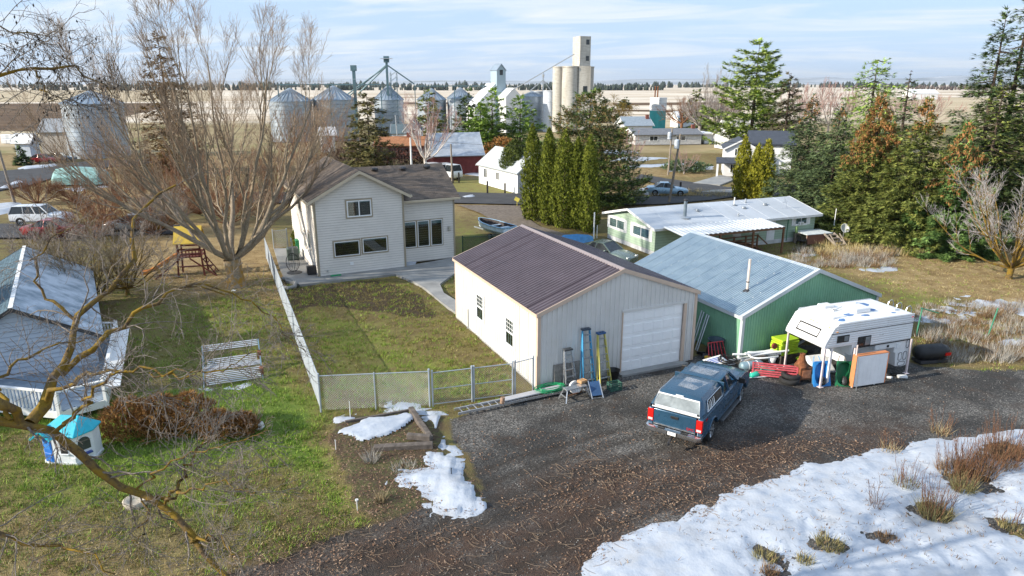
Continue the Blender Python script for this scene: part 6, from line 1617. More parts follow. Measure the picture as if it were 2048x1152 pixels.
mb=MB(); a,c=DP[0],DP[1]; d2=(c-a).normalized(); n2=Vector((d2.y,-d2.x,0)); mb.add([a+Vector((0,0,.42)),c+Vector((0,0,.42)),c+n2*-.55+Vector((0,0,.42)),a+n2*-.55+Vector((0,0,.42)),a+Vector((0,0,.47)),c+Vector((0,0,.47)),c+n2*-.55+Vector((0,0,.47)),a+n2*-.55+Vector((0,0,.47))],[(0,1,2,3),(4,5,6,7),(0,1,5,4),(1,2,6,5),(2,3,7,6),(3,0,4,7)]); mb.build('bench_seat',m_white,dk_)
mb=MB(); mb.lathe([(.34,0),(.36,.16),(.30,.18),(.20,.10),(.001,.09)],(0,0,0),16); one('stone_basin','pale stone bowl lying on the lawn under the mossy limb','bowl',mb,M('pale_stone',(.42,.37,.30),.85,0,.2,6),(*G(272,1008).xy,0),smooth=True)
mb=MB(); mb.lathe([(.001,.3),(.15,.26),(.2,.1),(.12,0)],(0,0,0),9); one('garden_stone','small white rock at the end of the red twig hedge','rock',mb,M('white_rock',(.60,.60,.58),.8,0,.2,9),(*G(519,858).xy,0))
mb=MB(); mb.obox((0,0,.03),(.25,.18,.06)); one('white_scrap','scrap of white paper on the leaves right of the big trunk','paper',mb,m_white,(*G(468,582).xy,0))
# ================================================================ trees and plants
def AT(x,y,Y):
 u,v=(x-1024)/FPX,(y-576)/FPX; t=Y/(_c-v*_s); return Vector((u*t,Y,CAMH-(_s+v*_c)*t))
def top_h(p,y):
 return AT(1024,y,p.y).z
def unit(a):return a/np.maximum(np.linalg.norm(a,axis=-1,keepdims=True),1e-9)
def tubes(P,Rd,s=3):
 """many tapered branches at once; P (n,k,3), Rd (n,k)"""
 n,k,_=P.shape
 T=np.empty_like(P); T[:,1:-1]=P[:,2:]-P[:,:-2]; T[:,0]=P[:,1]-P[:,0]; T[:,-1]=P[:,-1]-P[:,-2]
 T=unit(T); ref=np.tile(np.array([.31,.17,.93]),(n,k,1)); ref[np.abs(T@np.array([.31,.17,.93]))>.95]=(1,0,0)
 A=unit(np.cross(T,ref)); B=np.cross(T,A)
 a=np.arange(s)*2*np.pi/s
 V=P[:,:,None,:]+(A[:,:,None,:]*np.cos(a)[None,None,:,None]+B[:,:,None,:]*np.sin(a)[None,None,:,None])*Rd[:,:,None,None]
 idx=np.arange(n*k*s).reshape(n,k,s)
 f=np.stack([idx[:,:-1],np.roll(idx,-1,2)[:,:-1],np.roll(idx,-1,2)[:,1:],idx[:,1:]],-1).reshape(-1,4)
 return V.reshape(-1,3),f
def sprout(P,Rd,m,l0,l1,ang,up,g,rr=.55,f0=.25,f1=1.0,k=5,curl=.25,wig=.08,minr=.004,side=None):
 """m children on every branch of P; returns their polylines and radii"""
 n,K_,_=P.shape
 par=np.repeat(np.arange(n),m); N=n*m
 fr_=f0+(f1-f0)*(np.tile(np.arange(m),n)+g.random(N))/m
 q=np.clip(fr_*(K_-1),0,K_-1.001); i=q.astype(int); t=(q-i)[:,None]
 st=P[par,i]*(1-t)+P[par,i+1]*t
 r0=Rd[par,i]*(1-t[:,0])+Rd[par,i+1]*t[:,0]
 T=unit(P[par,i+1]-P[par,i])
 rnd=unit(g.normal(size=(N,3))); sd=unit(np.cross(T,rnd))
 a=np.radians(ang)*g.uniform(.6,1.35,N)[:,None]
 D=unit(T*np.cos(a)+sd*np.sin(a))
 plen=np.linalg.norm(P[par,-1]-P[par,0],axis=1)
 L=(l0+(l1-l0)*g.random(N))*(1.15-.6*fr_)
 out=np.empty((N,k,3)); out[:,0]=st
 for j in range(1,k):
  D=unit(D+np.array([0,0,up])/k+g.normal(size=(N,3))*wig+sd*(-curl/k))
  out[:,j]=out[:,j-1]+D*(L/(k-1))[:,None]
 r=np.minimum(r0*rr,L*.03+.004)[:,None]*np.linspace(1,.3,k)[None,:]
 return out,np.maximum(r,minr)
def bark_mat(name,c1,c2,c3=None,moss=None,moss_h=None,moss_at=.5):
 b=NB(name)
 n=b.noise(3.5,5,.65); n2=b.noise(14,4,.6)
 c=b.ramp(n2,[(.3,c1),(.7,c2)])
 if c3:c=b.mix(b.ramp(n,[(.45,0.),(.65,1.)]),c,c3)
 if moss:
  f=b.ramp(n,[(moss_at-.1,0.),(moss_at+.1,.95)])
  if moss_h:
   sx=b.n('ShaderNodeSeparateXYZ'); b.l(b.pos(),sx.inputs[0])
   mr=b.n('ShaderNodeMapRange'); mr.inputs[1].default_value=moss_h; mr.inputs[2].default_value=moss_h*.4; b.l(sx.outputs[2],mr.inputs[0]); f=b.math('MULTIPLY',f,mr.outputs[0])
  c=b.mix(f,c,moss)
 b.set(c,.9,0.,.15); b.bump(n2,.6,.03); return b.m
def leaf_mat(name,c1,c2,c3,tr=.0):
 b=NB(name)
 ri=b.n('ShaderNodeNewGeometry').outputs['Random Per Island']
 n=b.noise(.8,3)
 c=b.ramp(b.math('ADD',b.math('MULTIPLY',ri,.65),b.math('MULTIPLY',n,.5)),[(.2,c1),(.55,c2),(.95,c3)])
 b.set(c,.75,0.,.2)
 return b.m
def tree_root(name,label,cat,p,group=None):return thing(name,label,cat,(p[0],p[1],0),0,group)
def fronds(p,d,s,n,l,w,g,fan=(-38,-13,13,38)):
 """flat needle sprays: base points p, direction d, side s, normal n; every spray a fan of thin blades"""
 V=[]
 N=len(p)
 for a in fan:
  a=math.radians(a); tip=p+(d*math.cos(a)+s*math.sin(a))*(l*(1-.25*abs(math.sin(a)))*g.uniform(.75,1.15,N))[:,None]+n*(g.normal(size=N)*.12*l)[:,None]
  sv=unit(s*math.cos(a)-d*math.sin(a))*w[:,None]*.5
  V.append(np.stack([p-sv,p+sv,tip],1))
 V=np.concatenate(V,0).reshape(-1,3); return V,np.arange(len(V)).reshape(-1,3)
m_trunk=bark_mat('conifer_bark',(.055,.04,.03),(.12,.09,.07))
def conifer(label,p,h,r,fm,N=3500,seed=1,base=.03,droop=.30,cone=0.,conem=None,cone_from=.55,name='spruce_tree',prof=.78,whorl=.38,nb=9,l=.34,w=.075,upturn=.15,group=None,rag=.24,inner=True,lean=(0,0)):
 g=np.random.default_rng(seed); near_=name=='spruce_tree'; N=int(N*(2.2 if near_ else 1.0)); w=w*(1.2 if near_ else 1.6); l=l*1.1; r=r*(1.48 if near_ else 1.3)
 root=tree_root(name,label,'tree',p,group)
 nw=max(8,int(h*(1-base)/whorl))
 tw=base+(1-base)*((np.arange(nw)+g.random(nw)*.6)/nw)
 B=[]
 for t in tw:
  Lm=r*max(.03,(1-t))**prof
  if t<.12+base:Lm*=.8+.2*(t-base)/.12
  k=max(3,int(nb*(.55+.6*(1-t))))
  for a in(np.arange(k)+g.random()+g.normal(size=k)*.2)*2*np.pi/k:B.append((min(.995,max(base*.5,t+g.normal()*.55*(1-base)/nw)),a,Lm*g.uniform(1-rag,1+rag*.45)))
 B=np.array(B); wt=B[:,2]**1.3+.02; ci=g.choice(len(B),N,p=wt/wt.sum())
 t,a,L=B[ci].T
 s=g.random(N)**.6
 lat=g.uniform(-1,1,N)*.34*L*(1.05-s)*1.1
 er=np.stack([np.cos(a),np.sin(a),np.zeros(N)],1); et=np.stack([-np.sin(a),np.cos(a),np.zeros(N)],1)
 dz=-droop*L*s+upturn*L*s**3+g.normal(size=N)*.13-.1*np.abs(g.normal(size=N))*s
 lx=np.array([lean[0],lean[1]])
 P=er*(L*s)[:,None]+et*lat[:,None]; P[:,2]=t*h+dz; P[:,:2]+=(t**2)[:,None]*lx
 P[:,2]=np.maximum(P[:,2],.12)
 d=unit(er*.85+et*(np.sign(lat)*.55*g.random(N))[:,None]+np.array([0,0,1])*(-droop*.7+upturn*1.6*s**2+g.normal(size=N)*.22)[:,None]+.9*np.array([0,0,1])*(np.maximum(0,t-.9)*10)[:,None])
 sv=unit(np.cross(d,np.array([0,0,1.])+g.normal(size=(N,3))*.25)); nn_=np.cross(sv,d)
 ll=l*g.uniform(.7,1.3,N); ww=w*g.uniform(.7,1.3,N)
 V,Fc=fronds(P,d,sv,nn_,ll,ww,g)
 mi=np.zeros(len(Fc),int)
 mats=[fm]
 if cone:
  pc=((t>cone_from)&(g.random(N)<cone*np.clip((t-cone_from)/(1-cone_from)*1.8,0,1))&(s>.35))
  Pc=P[pc]+np.array([0,0,-.03]); nC=len(Pc)
  Vc=[]
  for q in range(4):
   aa=g.random(nC)*6.28; off=np.stack([np.cos(aa)*.09,np.sin(aa)*.09,g.normal(size=nC)*.05],1); b0=Pc+off
   hh_=g.uniform(.13,.24,nC)
   for rot in(0,1.57):
    sx_=np.stack([np.cos(aa+rot),np.sin(aa+rot),np.zeros(nC)],1)*.035
    Vc.append(np.stack([b0-sx_,b0+sx_,b0+np.array([0,0,-1.])*hh_[:,None]],1))
  if nC:
   Vc=np.concatenate(Vc,0).reshape(-1,3); Fk=np.arange(len(Vc)).reshape(-1,3)+len(V)
   V=np.concatenate([V,Vc]); Fc=np.concatenate([Fc,Fk]); mi=np.concatenate([mi,np.ones(len(Fk),int)]); mats=[fm,conem]
 put('crown',np_mesh('crown',V,Fc,mats,False,mi),root)
 kb=B[g.random(len(B))<.5]
 if len(kb):
  e=np.stack([np.cos(kb[:,1]),np.sin(kb[:,1]),np.zeros(len(kb))],1); f=np.linspace(0,.85,4)
  Pb=e[:,None,:]*(kb[:,2,None]*f)[:,:,None]; Pb[:,:,2]=(kb[:,0]*h)[:,None]-droop*kb[:,2,None]*f+upturn*kb[:,2,None]*f**3
  Pb[:,:,2]=np.maximum(Pb[:,:,2],.08); Pb[:,:,:2]+=(kb[:,0]**2)[:,None,None]*lx
  Vb,Fb=tubes(Pb,np.tile(np.linspace(.035,.01,4),(len(kb),1))*min(1.5,h/10),3); o=put('limbs',np_mesh('limbs',Vb,Fb,m_trunk),root); o['kind']='stuff'
 tp=np.array([[[lean[0]*f*f,lean[1]*f*f,h*f]for f in np.linspace(0,.97,6)]])
 Vb,Fb=tubes(tp,np.linspace(h*.018+.05,.02,6)[None],8); put('trunk',np_mesh('trunk',Vb,Fb,m_trunk,True),root)
 return root
def leafy(label,p,shape,fm,N=3000,seed=1,l=.2,w=.09,name='shrub',cat='shrub',group=None,up=.6,rad=None,stem=True,fan=(-30,0,30),sparse=.0,z0=.05,part='foliage',stemm=None):
 """dense clipped plant; shape = list of (fraction of height, radius), height last"""
 g=np.random.default_rng(seed); prof_,h=shape
 root=tree_root(name,label,cat,p,group)
 ts=np.array([q[0]for q in prof_]); rs=np.array([q[1]for q in prof_])
 tt=np.linspace(0,1,200); wt=np.interp(tt,ts,rs)+.02; t=g.choice(tt,N,p=wt/wt.sum())+g.random(N)*.005
 a=g.random(N)*2*np.pi
 lump=1+.18*np.sin(a*3+seed)*np.sin(t*9+seed)+.16*np.sin(a*7+t*21+seed*3)
 rr=np.interp(t,ts,rs)*lump*(g.random(N)**.28)
 P=np.stack([np.cos(a)*rr,np.sin(a)*rr,z0+t*h],1)
 er=np.stack([np.cos(a),np.sin(a),np.zeros(N)],1)
 d=unit(er*g.uniform(.25,1,N)[:,None]+np.array([0,0,1])*up+g.normal(size=(N,3))*.35)
 sv=unit(np.cross(d,er+g.normal(size=(N,3))*.6)); nn_=np.cross(sv,d)
 V,Fc=fronds(P,d,sv,nn_,l*g.uniform(.6,1.4,N),w*g.uniform(.7,1.3,N),g,fan)
 put(part,np_mesh(part,V,Fc,fm),root)
 if stem:
  Vb,Fb=tubes(np.array([[[0,0,h*f]for f in np.linspace(0,.8,4)]]),np.linspace(.05+h*.012,.015,4)[None],6); put('stem',np_mesh('stem',Vb,Fb,stemm or m_trunk),root)
 return root
def bare_tree(label,p,h,spread,limbs,seed,bark,twig,name='bare_tree',trunk_h=1.5,trunk_r=.35,gens=((7,2.2,4.5,26,.25),(6,.8,1.8,32,.2),(4,.3,.8,35,.1)),cat='tree',group=None,upright=.5,lean=(0,0),k0=8,limb_r=.5,minr=.006,droop=0.,f0=.22,flat_=1.25):
 g=np.random.default_rng(seed)
 root=tree_root(name,label,cat,p,group)
 if trunk_h>.2:
  zs_=np.linspace(-.1,trunk_h,6)
  tp=np.stack([lean[0]*(zs_/h)**1.0+.04*np.sin(zs_*2),lean[1]*(zs_/h)+.04*np.cos(zs_*1.7),zs_],1)[None]
  tr_=trunk_r*np.array([1.35,1.1,.98,.95,1.0,1.02])[None]
  Vb,Fb=tubes(tp,tr_,12); put('trunk',np_mesh('trunk',Vb,Fb,bark,True),root)
 n=limbs; az=(np.arange(n)+g.random(n)*.8)*2*np.pi/n*(1+2*(math.sqrt(5)-1)/2*0)
 az=g.permutation(az)
 out=spread*np.sqrt((np.arange(n)+.5)/n)*g.uniform(.8,1.1,n)
 f=np.linspace(0,1,k0)
 H_=(h-trunk_h)*np.sqrt(np.maximum(.12,1-(out/(spread*flat_))**2))*g.uniform(.85,1.05,n)
 hor=f[None,:]**(1-.35*(1-upright))if upright<.5 else f[None,:]**.8
 ver=f[None,:]**1.15
 P=np.empty((n,k0,3))
 P[:,:,0]=np.cos(az)[:,None]*(out[:,None]*hor); P[:,:,1]=np.sin(az)[:,None]*(out[:,None]*hor); P[:,:,2]=trunk_h*.93+H_[:,None]*ver-droop*out[:,None]*f[None]**2
 wv=np.cumsum(g.normal(size=(n,k0,3))*.085*h/12,1); wv[:,0]=0; P+=wv
 P[:,:,0]+=lean[0]*P[:,:,2]/h; P[:,:,1]+=lean[1]*P[:,:,2]/h
 R0=trunk_r*limb_r*g.uniform(.6,1.1,n)[:,None]*np.linspace(1,.07,k0)[None]**.9
 R0=np.maximum(R0,minr)
 for q in range(n):
  Vb,Fb=tubes(P[q:q+1],R0[q:q+1],6); put('limb',np_mesh('limb',Vb,Fb,bark,True),root)
 cur,cr_=P,R0
 for gi,(m,l0,l1,ang,up)in enumerate(gens):
  cur,cr_=sprout(cur,cr_,m,l0,l1,ang,up,g,rr=.66,f0=f0 if gi==0 else .2,k=5 if gi<2 else 4 if gi==2 else 3,minr=minr*(1 if gi<2 else .8))
  cur[:,:,2]=np.maximum(cur[:,:,2],.15)
  V,Fc=tubes(cur,cr_,4 if gi==0 else 3)
  nm=('branches','branchlets','twigs','twig_tips')[gi]; o=put(nm,np_mesh(nm,V,Fc,bark if gi==0 or(gi==1 and trunk_r>.45)else twig),root)
  o['kind']='stuff'
 return root
m_sp_blue=leaf_mat('spruce_blue_green',(.027,.046,.021),(.098,.146,.065),(.238,.301,.128))
m_sp_olive=leaf_mat('spruce_olive',(.037,.053,.014),(.142,.182,.042),(.391,.409,.104))
m_sp_dark=leaf_mat('fir_dark',(.022,.041,.017),(.075,.123,.046),(.208,.279,.096))
m_sp_green=leaf_mat('fir_fresh_green',(.055,.109,.023),(.189,.312,.066),(.603,.777,.148))
m_cone=leaf_mat('spruce_cones',(.275,.125,.046),(.500,.250,.098),(.700,.388,.169))
m_arb=leaf_mat('arborvitae_green',(.045,.065,.008),(.125,.155,.016),(.26,.28,.04))
m_arb2=leaf_mat('arborvitae_yellow',(.10,.12,.01),(.24,.24,.02),(.40,.37,.05))
m_rust_leaf=leaf_mat('dead_brown_foliage',(.085,.042,.016),(.23,.115,.038),(.42,.23,.075))
m_orange_leaf=leaf_mat('orange_shrub',(.22,.10,.03),(.40,.20,.06),(.55,.32,.12))
b_big=bark_mat('grey_tan_bark',(.15,.12,.085),(.42,.35,.26),(.24,.19,.14),(.36,.20,.03),2.4,.50)
b_twig=bark_mat('tan_twigs',(.19,.135,.09),(.44,.33,.235))
b_red=bark_mat('red_brown_twigs',(.13,.06,.035),(.30,.16,.09))
b_grey=bark_mat('grey_twigs',(.20,.17,.15),(.42,.37,.34))
b_moss=bark_mat('mossy_bark',(.055,.04,.028),(.16,.115,.075),(.09,.065,.042),(.24,.155,.022),None,.48)
b_birch=bark_mat('birch_white',(.52,.47,.42),(.80,.75,.70),(.42,.36,.32))
b_pink=bark_mat('pinkish_twigs',(.28,.15,.13),(.52,.34,.30))
pT=G(472,572)
bare_tree('big spreading bare tree with lichen yellow trunk behind the chain link fence',pT,14.9,9.4,11,23,b_big,b_twig,trunk_h=1.75,trunk_r=.52,gens=((6,4.2,8.0,24,.55),(8,1.6,3.4,27,.5),(7,.7,1.6,32,.3),(4,.3,.8,34,.15)),upright=.6,k0=10,limb_r=.46,minr=.007,lean=(-.6,.5),f0=.12,flat_=1.08)
conifer('blue green spruce half hidden behind the trailer home roof',G(1600,425),top_h(G(1600,425),190),3.2,m_sp_blue,5200,3,cone=.45,conem=m_cone,cone_from=.80,group='spruces right of the trailer home')
conifer('tall dark green spruce behind the first row of spruces',G(1712,430),top_h(G(1712,430),118),4.4,m_sp_green,5200,5,group='spruces right of the trailer home',prof=.5)
conifer('blue green spruce just right of the trailer home end',G(1652,446),top_h(G(1652,446),205),3.0,m_sp_blue,4600,6,cone=.4,conem=m_cone,cone_from=.84,group='spruces right of the trailer home')
conifer('spruce with the heaviest orange brown cones in its upper half',G(1724,470),top_h(G(1724,470),182),3.2,m_sp_olive,6800,7,cone=1.0,conem=m_cone,cone_from=.50,group='spruces right of the trailer home')
conifer('olive spruce with brown coned tip between two coned spruces',G(1812,492),top_h(G(1812,492),196),3.3,m_sp_olive,7000,8,cone=.7,conem=m_cone,cone_from=.78,group='spruces right of the trailer home')
conifer('green spruce with pinkish cones nearest the bare fruit tree',G(1892,505),top_h(G(1892,505),246),2.9,leaf_mat('spruce_soft_green',(.032,.071,.021),(.120,.221,.063),(.335,.493,.136)),7000,9,cone=.75,conem=m_cone,cone_from=.45,group='spruces right of the trailer home')
for k,(x,yb,yt,xr,sd,lab)in enumerate(((1930,470,16,3.9,31,'left of the three tall dark firs at the right edge'),(1972,462,-40,4.4,32,'middle of the three tall dark firs at the right edge'),(2028,466,-45,4.4,33,'right one of the three tall dark firs, cut by the picture edge'))):
 p=G(x,yb); conifer(lab,p,top_h(p,yt),xr,m_sp_dark if k!=1 else leaf_mat('fir_mid',(.032,.055,.019),(.109,.162,.052),(.308,.370,.104)),7600,sd,base=.06,droop=.14,upturn=.05,name='fir_tree',prof=.72,whorl=.5,nb=7,l=.42,w=.06,rag=.4,group='tall firs at the right edge')
conifer('dark fir deep behind the spruces',G(1775,445),top_h(G(1775,445),140),2.6,m_sp_dark,2600,36,name='fir_tree',group='spruces right of the trailer home',prof=.7)
conifer('dark green fir filling the gap left of the tall firs',G(1948,486),top_h(G(1948,486),170),3.2,m_sp_olive,3000,37,name='fir_tree',group='tall firs at the right edge',prof=.55)
p=G(1174,408); conifer('broad dark spruce behind the columns of clipped evergreens',p,top_h(p,180),4.9,leaf_mat('spruce_gold_green',(.019,.041,.012),(.073,.139,.035),(.314,.365,.095)),11000,12,prof=.5,droop=.2,upturn=.25,cone=.35,conem=leaf_mat('pale_cones',(.25,.17,.07),(.42,.30,.15),(.55,.42,.22)),cone_from=.3,rag=.28)
for x,yb,yt,r,sd,fm,lab in((938,312,180,3.6,41,m_sp_dark,'leftmost of the green firs before the white grain elevator'),(985,314,178,4.3,42,m_sp_green,'middle of the green firs before the white grain elevator'),(1040,314,190,4.6,43,m_sp_green,'rightmost of the green firs before the white grain elevator'),(962,318,205,3.6,47,m_sp_green,'shorter green fir among the firs before the white grain elevator')):
 p=G(x,yb); conifer(lab,p,top_h(p,yt),r,fm,3400,sd,name='fir_tree',droop=.12,upturn=.2,prof=.6,l=.55,w=.13,whorl=.6,group='firs before the white grain elevator',rag=.45,base=.08)
p=G(742,348); conifer('rusty green cedar between the grain bins',p,top_h(p,182),4.0,leaf_mat('cedar_rusty',(.059,.065,.024),(.145,.139,.047),(.273,.223,.086)),4600,51,name='cedar_tree',prof=.5,l=.5,w=.12,whorl=.6,rag=.35)
p=G(862,285); conifer('dark fir standing behind the birch',p,top_h(p,180),4.6,m_sp_olive,2200,52,name='fir_tree',prof=.55,l=.7,w=.2,whorl=.8)
p=G(352,345); conifer('rusty brown cedar seen through the crown of the big bare tree',p,top_h(p,58),4.2,leaf_mat('cedar_orange',(.07,.045,.014),(.17,.10,.03),(.26,.16,.05)),4200,53,name='cedar_tree',prof=.55,l=.55,w=.13,whorl=.6)
p=G(1498,312); conifer('tall bushy pine rising behind the white two storey house',p,top_h(p,80),7.2,leaf_mat('pine_green',(.062,.112,.027),(.209,.302,.077),(.670,.764,.174)),8200,54,name='pine_tree',prof=.5,droop=0.,upturn=.15,whorl=.7,nb=8,l=.75,w=.15,rag=.5,base=.10)
p=G(1563,330); conifer('brownish fir right of the tall pine',p,top_h(p,142),4.0,leaf_mat('fir_brownish',(.046,.046,.028),(.109,.093,.054),(.186,.155,.093)),2200,55,name='fir_tree',prof=.6,l=.6,w=.14,whorl=.9,rag=.5)
p=G(1388,262); conifer('slim dark fir beside the pale poplars',p,top_h(p,176),3.9,m_sp_olive,1800,56,name='fir_tree',prof=.6,l=.8,w=.22,whorl=1.)
p=G(1205,245); conifer('small dark fir right of the concrete elevator',p,top_h(p,188),2.2,m_sp_dark,700,57,name='fir_tree',l=.8,w=.25,whorl=1.)
p=G(1248,216); conifer('lone small tree out on the pale field',p,5.5,3.2,m_sp_dark,500,58,name='field_tree',l=1.2,w=.4,whorl=1.,prof=.4)
for k,(x,yb,yt,r,lab)in enumerate(((1064,440,250,.95,'first and leftmost of the tall clipped evergreen columns'),(1096,449,258,.95,'second of the tall clipped evergreen columns'),(1127,455,262,1.0,'third of the tall clipped evergreen columns'),(1152,458,278,.8,'fourth of the tall clipped evergreen columns'),(1176,464,272,.85,'rightmost of the tall clipped evergreen columns by the garage roof'))):
 p=G(x,yb); r*=(1.,.9,1.12,.95,1.05)[k]; leafy(lab,p,([(0,r*.75),(.12,r),(.5+.06*(k%3),r*(1-.05*k)),(.82+.03*(k%2),r*.62),(1,.05)],top_h(p,yt)),m_arb,5200,60+k,.22,.075,'arborvitae','tree','tall clipped evergreen columns',up=1.4)
p=G(1031,378); leafy('dark egg shaped evergreen on a short stem beside the small white house',p,([(0,.2),(.2,.25),(.24,1.2),(.5,1.75),(.8,1.3),(1,.3)],top_h(p,282)),leaf_mat('cypress_dark',(.034,.050,.012),(.085,.112,.022),(.155,.186,.046)),4200,66,.34,.10,'arborvitae','tree',None,up=1.2)
for k,(x,yb,yt,r,lab)in enumerate(((1481,397,274,1.0,'left yellow green column beside the white two storey house'),(1508,400,290,.95,'middle yellow green column beside the white two storey house'),(1526,402,280,.95,'right yellow green column beside the white two storey house'))):
 p=G(x,yb); leafy(lab,p,([(0,r*.9),(.4,r),(.8,r*.6),(1,.05)],top_h(p,yt)),m_arb2,2600,70+k,.3,.11,'arborvitae','tree','yellow green columns beside the white house',up=1.3)
p=G(595,500); leafy('little green cone shrub beside the house wall',p,([(0,.45),(.5,.35),(1,.03)],1.9),m_arb,900,75,.16,.06,'cone_shrub','shrub',up=1.2)
for k,(x,yb,w_,h_,fm,lab)in enumerate(((1050,378,1.9,1.5,m_sp_green,'green bush at the corner of the small white house'),(1372,343,3.2,1.6,leaf_mat('juniper_green',(.03,.06,.03),(.08,.13,.06),(.15,.20,.10)),'spreading green juniper near the far utility pole'),(1003,322,3.4,3.8,m_orange_leaf,'round orange brown shrub behind the small white house'),(725,322,5.5,2.6,leaf_mat('purple_brown_hedge',(.02,.014,.012),(.055,.035,.026),(.12,.07,.05)),'dark purple brown hedge behind the house roof'),(800,330,5.0,2.4,leaf_mat('purple_brown_hedge2',(.02,.014,.012),(.05,.03,.024),(.11,.06,.045)),'dark hedge in front of the red barn'),(1278,288,1.8,1.8,m_sp_dark,'small dark bush before the ranch house gable'),(1314,287,1.3,1.4,m_sp_dark,'small round bush before the ranch house wall'),(1247,285,2.2,3.0,m_sp_olive,'dark bush at the left corner of the ranch house'))):
 p=G(x,yb); leafy(lab,p,([(0,w_*.7),(.3,w_),(.7,w_*.85),(1,w_*.2)],h_),fm,1500,80+k,.30*max(1,p.y/90),.10*max(1,p.y/90),'bush','shrub',None,up=.5)
p=G(852,352); bare_tree('white barked birch with pinkish twigs behind the house',p,top_h(p,200),5.0,11,31,b_birch,b_pink,trunk_h=2.4,trunk_r=.22,gens=((6,1.6,3.4,24,.5),(6,.7,1.6,28,.3),(4,.4,.9,30,.1)),name='birch_tree',minr=.012,limb_r=.6)
for k,(x,yb,yt,sp,lab)in enumerate(((1412,262,136,3.2,'tall pale poplar, left one of the pair on the horizon'),(1437,262,148,2.6,'tall pale poplar, right one of the pair on the horizon'))):
 p=G(x,yb); bare_tree(lab,p,top_h(p,yt),sp,7,35+k,b_grey,b_grey,trunk_h=3,trunk_r=.2,gens=((6,2.5,5,22,.6),(5,1.2,2.4,26,.4)),name='poplar_tree',minr=.02,group='pale poplars on the horizon')
for k,(x,yb,yt,sp,tw,lab)in enumerate(((1398,278,200,6.0,b_grey,'broad bare tree with pale trunk behind the carport'),(1362,272,205,4.5,b_red,'bare tree just left of the carport roof'),(1432,278,205,5.0,b_grey,'bare tree right of the carport'),(1450,276,200,4.5,b_red,'bare tree at the foot of the tall pine'))):
 p=G(x,yb); bare_tree(lab,p,top_h(p,yt),sp,12,45+k,b_grey if k!=1 else b_red,tw,trunk_h=3.2,trunk_r=.35,gens=((7,2,4,25,.4),(6,1,2,28,.3)),minr=.022,group='bare trees behind the carport')
for k,(x,yb,yt,sp)in enumerate(((1620,275,165,6),(1655,268,170,6),(1690,268,175,6),(1590,270,180,5),(1850,270,200,7),(1800,262,195,6))):
 p=G(x,yb); bare_tree(['greyish bare tree behind the spruce tops, '+q for q in('first from the tall pine','second from the tall pine','third from the tall pine','lowest beside the brown fir','in the gap before the tall firs','between the two coned spruces')][k],p,top_h(p,yt),sp,9,90+k,b_grey,b_pink,trunk_h=2.5,trunk_r=.25,gens=((6,2,4,25,.4),(6,1,2.2,28,.2)),minr=.03,group='bare trees behind the spruces')
p=G(1234,262); bare_tree('weeping yellow willow right of the concrete elevator',p,top_h(p,196),5.0,10,61,b_twig,bark_mat('willow_yellow',(.45,.27,.04),(.70,.46,.10)),trunk_h=2.5,trunk_r=.3,gens=((8,1.5,3,40,-.6),(8,1.2,2.6,25,-1.6)),minr=.03,name='willow_tree')
p=G(1368,348); bare_tree('small pale bare tree behind the near utility pole',p,top_h(p,305),2.2,9,62,b_grey,b_pink,trunk_h=.5,trunk_r=.1,gens=((5,.6,1.4,28,.4),(5,.3,.8,30,.2)),minr=.012)
p=G(1268,398); bare_tree('pinkish bare shrub by the roadside beside the broad spruce',p,3.2,1.5,14,63,b_grey,b_pink,trunk_h=.1,trunk_r=.07,gens=((6,.5,1.1,22,.4),(4,.3,.6,25,.2)),minr=.010,name='bare_shrub',cat='shrub')
p=G(1262,330); bare_tree('pale pink flowering shrub right of the broad spruce',p,5.0,2.2,14,64,b_grey,b_pink,trunk_h=.1,trunk_r=.09,gens=((6,.7,1.5,24,.3),(5,.4,.8,25,.1)),minr=.014,name='bare_shrub',cat='shrub')
p=G(2018,556); bare_tree('grey twiggy fruit tree at the right edge of the lawn',p,top_h(p,340),5.0,20,65,b_moss,bark_mat('pale_grey_twigs',(.34,.31,.30),(.62,.58,.56)),trunk_h=.7,trunk_r=.2,gens=((8,1.0,2.4,34,.35),(6,.5,1.2,36,.25),(3,.2,.6,36,.1)),minr=.007,name='fruit_tree',upright=.3)
labs=['at the foot of the tall grain bin','left of the teal covered boat','right of the teal covered boat','behind the silver sedan','behind the gold canopy','left of the house roof','behind the big bare trunk','under the rusty cedar','beside the house ridge','before the distant hedge','right of the white sport utility car','between the red car and the silver sedan','above the play set roof','left of the gold canopy','right of the gold canopy','close left of the patio fence','below the teal covered boat','before the bin in the middle of the bare crown','before the bin left of the leg mast']
for k,(x,yb,yt,sp)in enumerate(((215,345,285,5),(75,408,372,2.6),(245,400,330,4),(300,425,345,4),(400,430,330,4.5),(560,385,295,4.5),(480,400,290,5),(380,385,280,5),(620,345,250,5),(690,330,270,4.5),(205,440,395,3),(190,480,430,2.6),(350,445,375,3.4),(310,470,420,2.6),(455,450,380,3.2),(525,440,370,3),(150,405,372,2.6),(585,318,215,5),(672,312,225,5))):
 p=G(x,yb); bare_tree('red brown bare thicket shrub '+labs[k],p,top_h(p,yt),sp,16,110+k,b_red if k%3 else b_twig,b_red,trunk_h=.1,trunk_r=.14,gens=((7,.9,2.2,26,.3),(6,.5,1.2,28,.2)),minr=.012,name='bare_shrub',cat='shrub',group='red brown thicket on the left',upright=.4)
